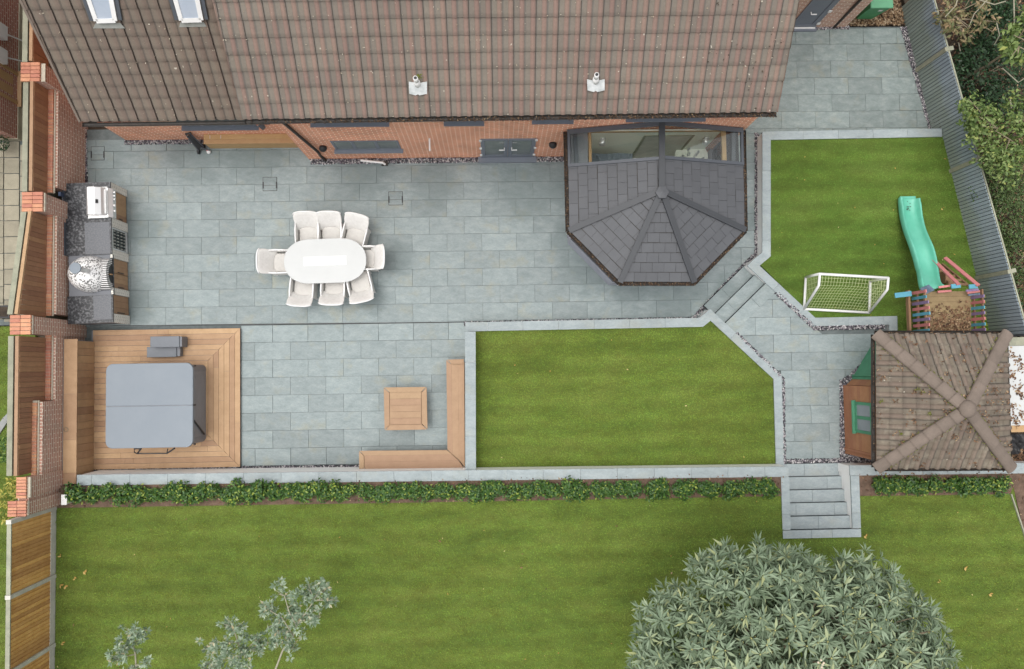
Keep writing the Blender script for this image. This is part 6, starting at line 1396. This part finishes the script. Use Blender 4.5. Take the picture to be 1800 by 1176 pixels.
def foliage(name, ells, size, mat, parent, aspect=.45, shell=.55, up=.6, kind=None, local=False, clump=0):
    C, N = [], []
    for c, r, n in ells:
        d = unit(n); rad = shell+(1-shell)*rng.uniform(0, 1, n)**.6
        if clump:
            cc = unit(clump)*(0.6+.4*rng.uniform(0, 1, (clump, 1))); idx = rng.integers(0, clump, n); p = cc[idx]*.85+rng.normal(0, .17, (n, 3)); d = p/np.linalg.norm(p, axis=1, keepdims=True)
        else: p = d*rad[:, None]
        C.append(np.array(c)[None]+p*np.array(r)[None]); N.append(d*(1-up)+np.array([[0, 0, up]])+rng.normal(0, .3, (n, 3)))
    C, N = np.concatenate(C), np.concatenate(N); n = len(C)
    ax = np.cross(N, unit(n)); ln = rng.uniform(.6, 1.25, n)*size
    v, f = leaf_arr(C, ax, N, ln, ln*aspect)
    if local:
        return v, f
    return np_mesh(name, v, f, mat, parent, kind=kind)
# ---- low laurel hedge
protos = []
for k in range(5):
    t = thing('hedge_plant', 'young leafy laurel plant in the long low hedge behind the white wall', 'hedge plant', (0, 0, 0), 'laurel plants in the long low hedge')
    ells = [((rng.uniform(-.17, .17), rng.uniform(-.08, .08), rng.uniform(.10, .26)), (.21, .19, .15), 85) for _ in range(5)]
    foliage('foliage', ells, .095, m_hedge, t, aspect=.5, up=.55); st = MB()
    for _ in range(3): st.tube([(0, 0, -.02), (rng.uniform(-.08, .08), rng.uniform(-.08, .08), .22)], .008, 5)
    build(st, 'stem', m_bark, t, local=True, kind='stuff'); protos.append(t)
spots = []
x = 140
while x < 1372: spots.append((x+rng.uniform(-5, 5), 869.5-(x-130)*.0095+rng.uniform(-2.0, 2.0), 0)); x += rng.uniform(20, 26)
x = 1543
while x < 1775: spots.append((x+rng.uniform(-4, 4), 852.5+rng.uniform(-2, 2), 1)); x += rng.uniform(20, 25)
used = set()
for i, (px, py, h) in enumerate(spots):
    k = int(rng.integers(0, 5)); o = protos[k] if k not in used else copy_tree(protos[k]); used.add(k)
    p = at(px, py, ZM+.15); o.location = (p.x, p.y, ZM-.012); o.rotation_euler = (0, 0, rng.uniform(0, 6.28)); s = rng.uniform(.70, .90); o.scale = (s*1.08, s*1.08, s)
    if h: o['label'] = 'young leafy laurel plant in the short hedge behind the playhouse'; o['group'] = 'laurel plants in the short hedge'
    else: o['label'] = 'young leafy laurel plant in the long low hedge behind the white wall'; o['group'] = 'laurel plants in the long low hedge'
for k, t in enumerate(protos):
    if k not in used:
        for ch in list(t.children): bpy.data.objects.remove(ch)
        bpy.data.objects.remove(t)
# ---- big glaucous shrub, lower right
bc = at(1392, 1222, 5.0); big = thing('evergreen_tree', 'large rounded grey green evergreen with long leaf rosettes on the main lawn', 'tree', (bc.x, bc.y, ZM))
RX, RY, RZ = 2.98, 2.84, 1.9
def crown_r(d):  # uneven outline
    a = np.arctan2(d[:, 1], d[:, 0]); return 1+.045*np.sin(3*a+.5)+.035*np.sin(7*a+1.3)+.03*np.sin(13*a)
def ros(nl, ln, tilt, w0=.19, w1=.27):
    a = np.arange(nl)*2.4+rng.uniform(0, .5, nl); t = np.radians(rng.uniform(tilt-18, tilt+22, nl)); ax = np.stack([np.cos(a)*np.cos(t), np.sin(a)*np.cos(t), np.sin(t)], 1)
    nr = np.stack([-np.cos(a)*np.sin(t), -np.sin(a)*np.sin(t), np.cos(t)], 1); L = rng.uniform(.75, 1.1, nl)*ln
    return leaf_arr(np.zeros((nl, 3))+ax*.02, ax, nr, L, L*rng.uniform(w0, w1, nl), .2)
rp = []
for k in range(6):
    v, f = ros(11, .235, 27, .17, .25); o = np_mesh('leaf_rosette', v, f, m_loquat); COL.objects.unlink(o); rp.append(o.data)
n = 2100; d = unit(4600); d = d[d[:, 2] > -.15][:n]; rr = crown_r(d)*rng.uniform(.84, 1.05, len(d)); pos = np.array([bc])+d*np.array([[RX, RY, RZ]])*rr[:, None]
order = np.argsort(-pos[:, 2]); V_, F_, cnt = [], [], 0
for i, k in enumerate(order):
    axis = Vector(d[k])*.75+V(0, 0, .7)+Vector(rng.normal(0, .34, 3)); q = axis.to_track_quat('Z', 'Y'); s = rng.uniform(.65, 1.2)
    if i < 290:
        o = bpy.data.objects.new('leaf_rosette', rp[i % 6]); COL.objects.link(o); o.parent = big; o.location = Vector(pos[k])-big.location
        o.rotation_mode = 'QUATERNION'; o.rotation_quaternion = q @ Matrix.Rotation(rng.uniform(0, 6.28), 3, 'Z').to_quaternion(); o.scale = (s, s, s)
    else:
        v, f = ros(10, .225*s, 26, .17, .25); R_ = np.array((q @ Matrix.Rotation(rng.uniform(0, 6.28), 3, 'Z').to_quaternion()).to_matrix()); V_.append(v@R_.T+pos[k]); F_.append(f+cnt); cnt += len(v)
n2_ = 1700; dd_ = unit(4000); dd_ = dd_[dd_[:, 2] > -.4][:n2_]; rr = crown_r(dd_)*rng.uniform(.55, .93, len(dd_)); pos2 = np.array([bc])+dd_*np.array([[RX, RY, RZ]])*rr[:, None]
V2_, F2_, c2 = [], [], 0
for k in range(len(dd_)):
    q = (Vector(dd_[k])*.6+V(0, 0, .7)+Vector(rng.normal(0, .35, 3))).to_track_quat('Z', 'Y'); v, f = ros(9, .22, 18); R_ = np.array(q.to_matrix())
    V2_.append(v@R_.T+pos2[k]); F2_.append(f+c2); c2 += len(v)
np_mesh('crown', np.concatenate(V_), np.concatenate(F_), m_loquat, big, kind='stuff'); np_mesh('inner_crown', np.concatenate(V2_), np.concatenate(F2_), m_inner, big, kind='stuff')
bm_ = MB(); tw = MB()
for k in order[:700]:
    p = Vector(pos[k]); dirn = Vector(d[k])
    bm_.lathe(p+V(0, 0, .0), [(.010, -.01), (.017, .008), (.008, .022)], 5)
    tw.tube([p, p-dirn*.25-V(0, 0, .12), lerp(p, bc, .35)-V(0, 0, .25)], [.010, .014, .02], 4, cap=False)
build(bm_, 'leaf_buds', m_midrib, big, kind='stuff'); build(tw, 'twigs', m_bark, big, kind='stuff')
bls = MB()
for k in order[5:160:9]:
    for _ in range(5): p = Vector(pos[k])+Vector(rng.normal(0, .035, 3))+V(0, 0, .05); bls.lathe(p, [(.01, -.015), (.022, 0), (.01, .018)], 5)
build(bls, 'blossom', m_blossom, big, kind='stuff')
trk = MB().tube([(bc.x, bc.y, ZM-.1), (bc.x+.05, bc.y, 2.4), (bc.x, bc.y+.05, 3.6)], [.20, .15, .12], 10)
build(trk, 'trunk', m_bark, big, smooth=True)
for k in range(9): a_ = k*.7; build(MB().tube([(bc.x, bc.y, 2.6+.12*k), (bc.x+1.1*math.cos(a_), bc.y+1.1*math.sin(a_), 4.0), (bc.x+2.2*math.cos(a_), bc.y+2.1*math.sin(a_), 5.0)], [.08, .05, .025], 6), 'branch', m_bark, big, smooth=True)
# ---- blue-green sapling, lower left
gb = at(430, 1330, 1.1); gum = thing('gum_tree', 'slender tree with sparse blue green leaf sprays rising over the lawn', 'tree', (gb.x, gb.y, ZM)); GZ = 3.6
gtop = at(430, 1290, 2.4)
build(MB().tube([(gb.x, gb.y, ZM-.1), lerp(gb, gtop, .5), gtop], [.07, .055, .045], 8), 'trunk', m_stem, gum, smooth=True)
branches = [([(430, 1290, 2.4), (483, 1180, 3.4), (497, 1143, 3.6), (516, 1118, 3.75), (521, 1100, 3.8)], 0), ([(430, 1290, 2.4), (405, 1200, 3.3), (425, 1150, 3.6), (412, 1110, 3.8)], 0), ([(430, 1290, 2.4), (240, 1190, 3.2), (238, 1150, 3.5), (231, 1120, 3.6)], 0),
            ([(521, 1100, 3.8), (508, 1075, 3.9), (500, 1048, 4.0)], 1), ([(516, 1118, 3.75), (495, 1085, 3.85), (477, 1075, 3.9)], 1), ([(521, 1100, 3.8), (548, 1062, 3.95), (560, 1040, 4.0)], 1), ([(497, 1143, 3.6), (512, 1140, 3.7)], 1), ([(238, 1150, 3.5), (215, 1155, 3.5), (203, 1160, 3.55)], 1), ([(238, 1168, 3.4), (256, 1172, 3.5)], 1), ([(425, 1150, 3.6), (445, 1130, 3.75)], 1), ([(405, 1200, 3.3), (370, 1160, 3.6)], 1)]
for pts_, th in branches: ps = [at(*q) for q in pts_]; build(MB().tube(ps, [(.024 if not th else .013)*(1-.6*i/len(ps)) for i in range(len(ps))], 6), 'branch', m_stem, gum, smooth=True)
cl_ = [(500, 1046, 22), (520, 1060, 22), (478, 1072, 22), (466, 1068, 12), (508, 1085, 24), (530, 1085, 22), (555, 1048, 22), (572, 1038, 14), (566, 1052, 14), (548, 1075, 16), (556, 1090, 10), (475, 1100, 16), (490, 1112, 12), (515, 1138, 14), (486, 1134, 10), (505, 1122, 10), (581, 1055, 9), (545, 1035, 14),
       (232, 1112, 18), (240, 1128, 16), (222, 1132, 14), (205, 1158, 16), (212, 1145, 10), (256, 1166, 12), (250, 1112, 12), (232, 1176, 10),
       (400, 1097, 12), (418, 1100, 14), (372, 1138, 20), (395, 1130, 24), (425, 1125, 22), (450, 1122, 14), (365, 1165, 18), (392, 1160, 26), (420, 1155, 26), (445, 1142, 18), (380, 1180, 22), (415, 1182, 24), (360, 1180, 14), (455, 1130, 12)]
V_, F_, cnt = [], [], 0
bpts = [lerp(at(*u), at(*v), t) for q, _ in branches for u, v in zip(q[:-1], q[1:]) for t in (0, .25, .5, .75, 1)]; twg = MB()
for px, py, r in cl_:
    c_ = at(px, py, GZ+rng.uniform(0, .4)); rm = r/83.0
    nb2 = min(bpts, key=lambda b: (b-c_).length+(.15 if b.y > c_.y else 0)); twg.tube([nb2, lerp(nb2, c_, .5)+V(0, 0, -.03), c_], [.011, .008, .005], 5)
    for _ in range(3): twg.tube([lerp(nb2, c_, .8), c_+V(rng.normal(0, rm*.5), rng.normal(0, rm*.5), .03)], [.006, .004], 4)
    for _ in range(int(2+r*.42)):
        p = np.array(c_)+rng.normal(0, 1, 3)*np.array([rm, rm, .10])*.55; v, f = ros(9, rng.uniform(.075, .115), 32, .38, .52); R_ = np.array((V(0, 0, 1)+Vector(rng.normal(0, .5, 3))).to_track_quat('Z', 'Y').to_matrix()); v = v*np.array([1, 1, 1]); V_.append(v@R_.T+p); F_.append(f+cnt); cnt += len(v)
build(twg, 'twigs', m_stem, gum, kind='stuff')
np_mesh('crown', np.concatenate(V_), np.concatenate(F_), m_gum, gum, kind='stuff')
# ---- woodland beyond the fence
def shrub(px, py, z, r, n, size, mat, name, label, cat, aspect=.45, extra=(), trunk=True, clump=0, rz=None, zb=0.0, up=.6, group=None):
    c_ = at(px, py, z); t = thing(name, label, cat, (c_.x, c_.y, zb), group)
    ells = [(tuple(c_), (r, r, rz or r*.8), n)]
    for ex_, ey_, ez_, er, en in extra: q = at(ex_, ey_, ez_); ells.append((tuple(q), (er, er, er*.7), en))
    foliage('foliage', ells, size, mat, t, aspect=aspect, kind='stuff', clump=clump, up=up)
    if trunk:
        m_ = MB().tube([(c_.x, c_.y, zb-.05), (c_.x+.1, c_.y, z*.5+zb*.5), tuple(c_)], [.04, .03, .015], 7); build(m_, 'trunk', m_bark, t)
        for q, rr, _ in ells[:6]:
            for k in range(3): a = rng.uniform(0, 6.28); build(MB().tube([tuple(c_-V(0, 0, .4)), lerp(c_, Vector(q), .6), (q[0]+rr[0]*.7*math.cos(a), q[1]+rr[0]*.7*math.sin(a), q[2]+.1)], [.022, .015, .006], 5), 'branch', m_bark, t)
    return t
shrub(1735, 130, 1.0, .95, 1700, .11, m_darkleaf, 'evergreen_shrub', 'dark glossy evergreen shrub in the gap behind the second fence post', 'shrub', extra=((1760, 60, .9, .8, 1100), (1775, 170, .9, .7, 900), (1720, 95, .7, .5, 500)))
shrub(1790, 15, 1.4, .8, 1300, .11, m_darkleaf, 'evergreen_shrub', 'dark evergreen shrub at the top corner of the woodland', 'shrub', extra=((1740, 10, 1.1, .6, 600),))
shrub(1775, 245, 2.5, .62, 760, .105, m_lime, 'hazel_tree', 'lime green leafy tree leaning over the fence from the woodland', 'tree', extra=((1712, 190, 2.1, .36, 300), (1740, 212, 2.3, .45, 380), (1800, 200, 2.6, .6, 560), (1722, 238, 2.1, .35, 260), (1790, 290, 2.4, .6, 560), (1745, 275, 2.1, .45, 360), (1702, 215, 1.9, .2, 90)), aspect=.5, clump=26)
shrub(1800, 70, 3.0, .45, 190, .17, m_lime, 'hazel_tree', 'pale lime sapling at the right edge above the evergreens', 'tree', extra=((1785, 90, 2.9, .3, 90), (1800, 40, 3.0, .3, 90)), aspect=.5, clump=8)
shrub(1662, 18, 1.6, .40, 150, .13, m_tanleaf, 'climbing_shrub', 'straggly shrub with brown and cream autumn leaves behind the fence top', 'shrub', extra=((1690, 35, 1.7, .40, 130), (1715, 15, 1.8, .40, 130), (1664, 45, 1.5, .18, 40), (1700, 62, 1.5, .25, 60), (1735, 45, 1.7, .3, 90)), aspect=.4, clump=9)
shrub(1752, 330, 1.1, .65, 1500, .07, m_midleaf, 'privet_bush', 'dense small leaved green bush behind the fence beside the slide lawn', 'bush', extra=((1780, 380, 1.1, .8, 1900), (1770, 300, 1.0, .6, 1000), (1800, 330, 1.2, .8, 1500)))
shrub(1800, 450, 1.1, .65, 1500, .07, m_midleaf, 'privet_bush', 'small leaved bush behind the fence nearest the climbing frame', 'bush', extra=((1792, 410, 1.0, .5, 800), (1808, 500, .9, .5, 800)))
shrub(1798, 555, .8, .35, 300, .10, m_darkleaf, 'evergreen_shrub', 'small dark shrub behind the fence at the playhouse corner', 'shrub')
wf_ = P2([(1640, -20), (1860, -20), (1860, 600), (1805, 600), (1760, 400), (1700, 190)], 0.02); X, Y = scatter(wf_, 9000); litter('leaf_litter', X, Y, .025+0*X, m_litter, (.025, .06), kind='stuff')
tww = thing('bare_climber', 'tangle of bare pale stems arching over the woodland shrubs', 'climber', at(1750, 60, 0))
for pts_ in ([(1722, 0, 2.2), (1748, 8, 2.4), (1768, 2, 2.3)], [(1782, -5, 2.6), (1783, 40, 2.7), (1786, 75, 2.6)], [(1661, 30, 1.8), (1680, 10, 2.0), (1684, -5, 2.0)], [(1703, 48, 1.7), (1712, 25, 1.9), (1735, 0, 2.1)], [(1748, 78, 1.6), (1757, 62, 1.8), (1752, 40, 1.9)], [(1762, 120, 1.8), (1790, 145, 2.0), (1800, 138, 2.1)], [(1685, 75, 1.2), (1688, 90, 1.1)], [(1778, 190, 2.6), (1775, 170, 2.5)]):
    build(MB().tube([at(*q) for q in pts_], .013, 5), 'stem', m_stem, tww)
# ---- neighbour's plants on the left
shrub(14, 789, .45, .36, 620, .075, m_hedge, 'clipped_bush', 'round clipped green bush on the neighbouring lawn', 'bush', trunk=False, rz=.42)
shrub(14, 872, .5, .30, 160, .10, m_yellow, 'golden_shrub', 'loose yellow green shrub behind the narrow brick pier', 'shrub', extra=((4, 905, .4, .3, 120), (24, 850, .4, .2, 60)), trunk=False)
shrub(0, 251, .4, .22, 260, .06, m_darkleaf, 'potted_shrub', 'small dark potted plant at the corner of the neighbouring house', 'plant', trunk=False)
pot = thing('black_planter', 'square black planter on the buff paving by the tall pier', 'planter', at(5, 548, 0)); p = at(5, 548, .3)
build(MB().box((p.x-.16, p.y-.16, 0), (p.x+.16, p.y+.16, .3)), 'tub', m_black, pot); build(MB().box((p.x-.12, p.y-.12, .301), (p.x+.12, p.y+.12, .31)), 'soil', m_earth, pot)
# ---- fallen leaves on the lawns, bed and paving
def fall(name, poly, z, n, mat, size): X, Y = scatter(poly, n); litter(name, X, Y, z+0*X, mat, size, kind='stuff')
fall('fallen_leaves', grass_poly, ZM+.005, 80, m_fleck, (.010, .026)); fall('fallen_leaves', grass_poly, ZM+.005, 16, m_litter, (.03, .05))
fall('fallen_leaves', lawn1, ZL, 12, m_fleck, (.012, .03)); fall('fallen_leaves', lawn2, ZL, 45, m_fleck, (.012, .03))
fall('fallen_leaves', bedp, ZM-.005, 500, m_litter, (.015, .035)); fall('fallen_leaves', bedq, ZM-.005, 160, m_litter, (.015, .04))
for px, py in ((105, 978), (149, 1007), (131, 1018), (107, 1031), (115, 1033), (110, 1132), (1696, 1000), (1649, 1023), (1740, 1046), (1520, 944)): p = at(px, py, ZM); litter('fallen_leaf', np.array([p.x, p.x+.03]), np.array([p.y, p.y+.04]), np.array([ZM+.01, ZM+.012]), m_fleck, (.035, .055), kind='stuff')
fall('fallen_leaves', sb, ZM-.01, 300, m_litter, (.02, .05))
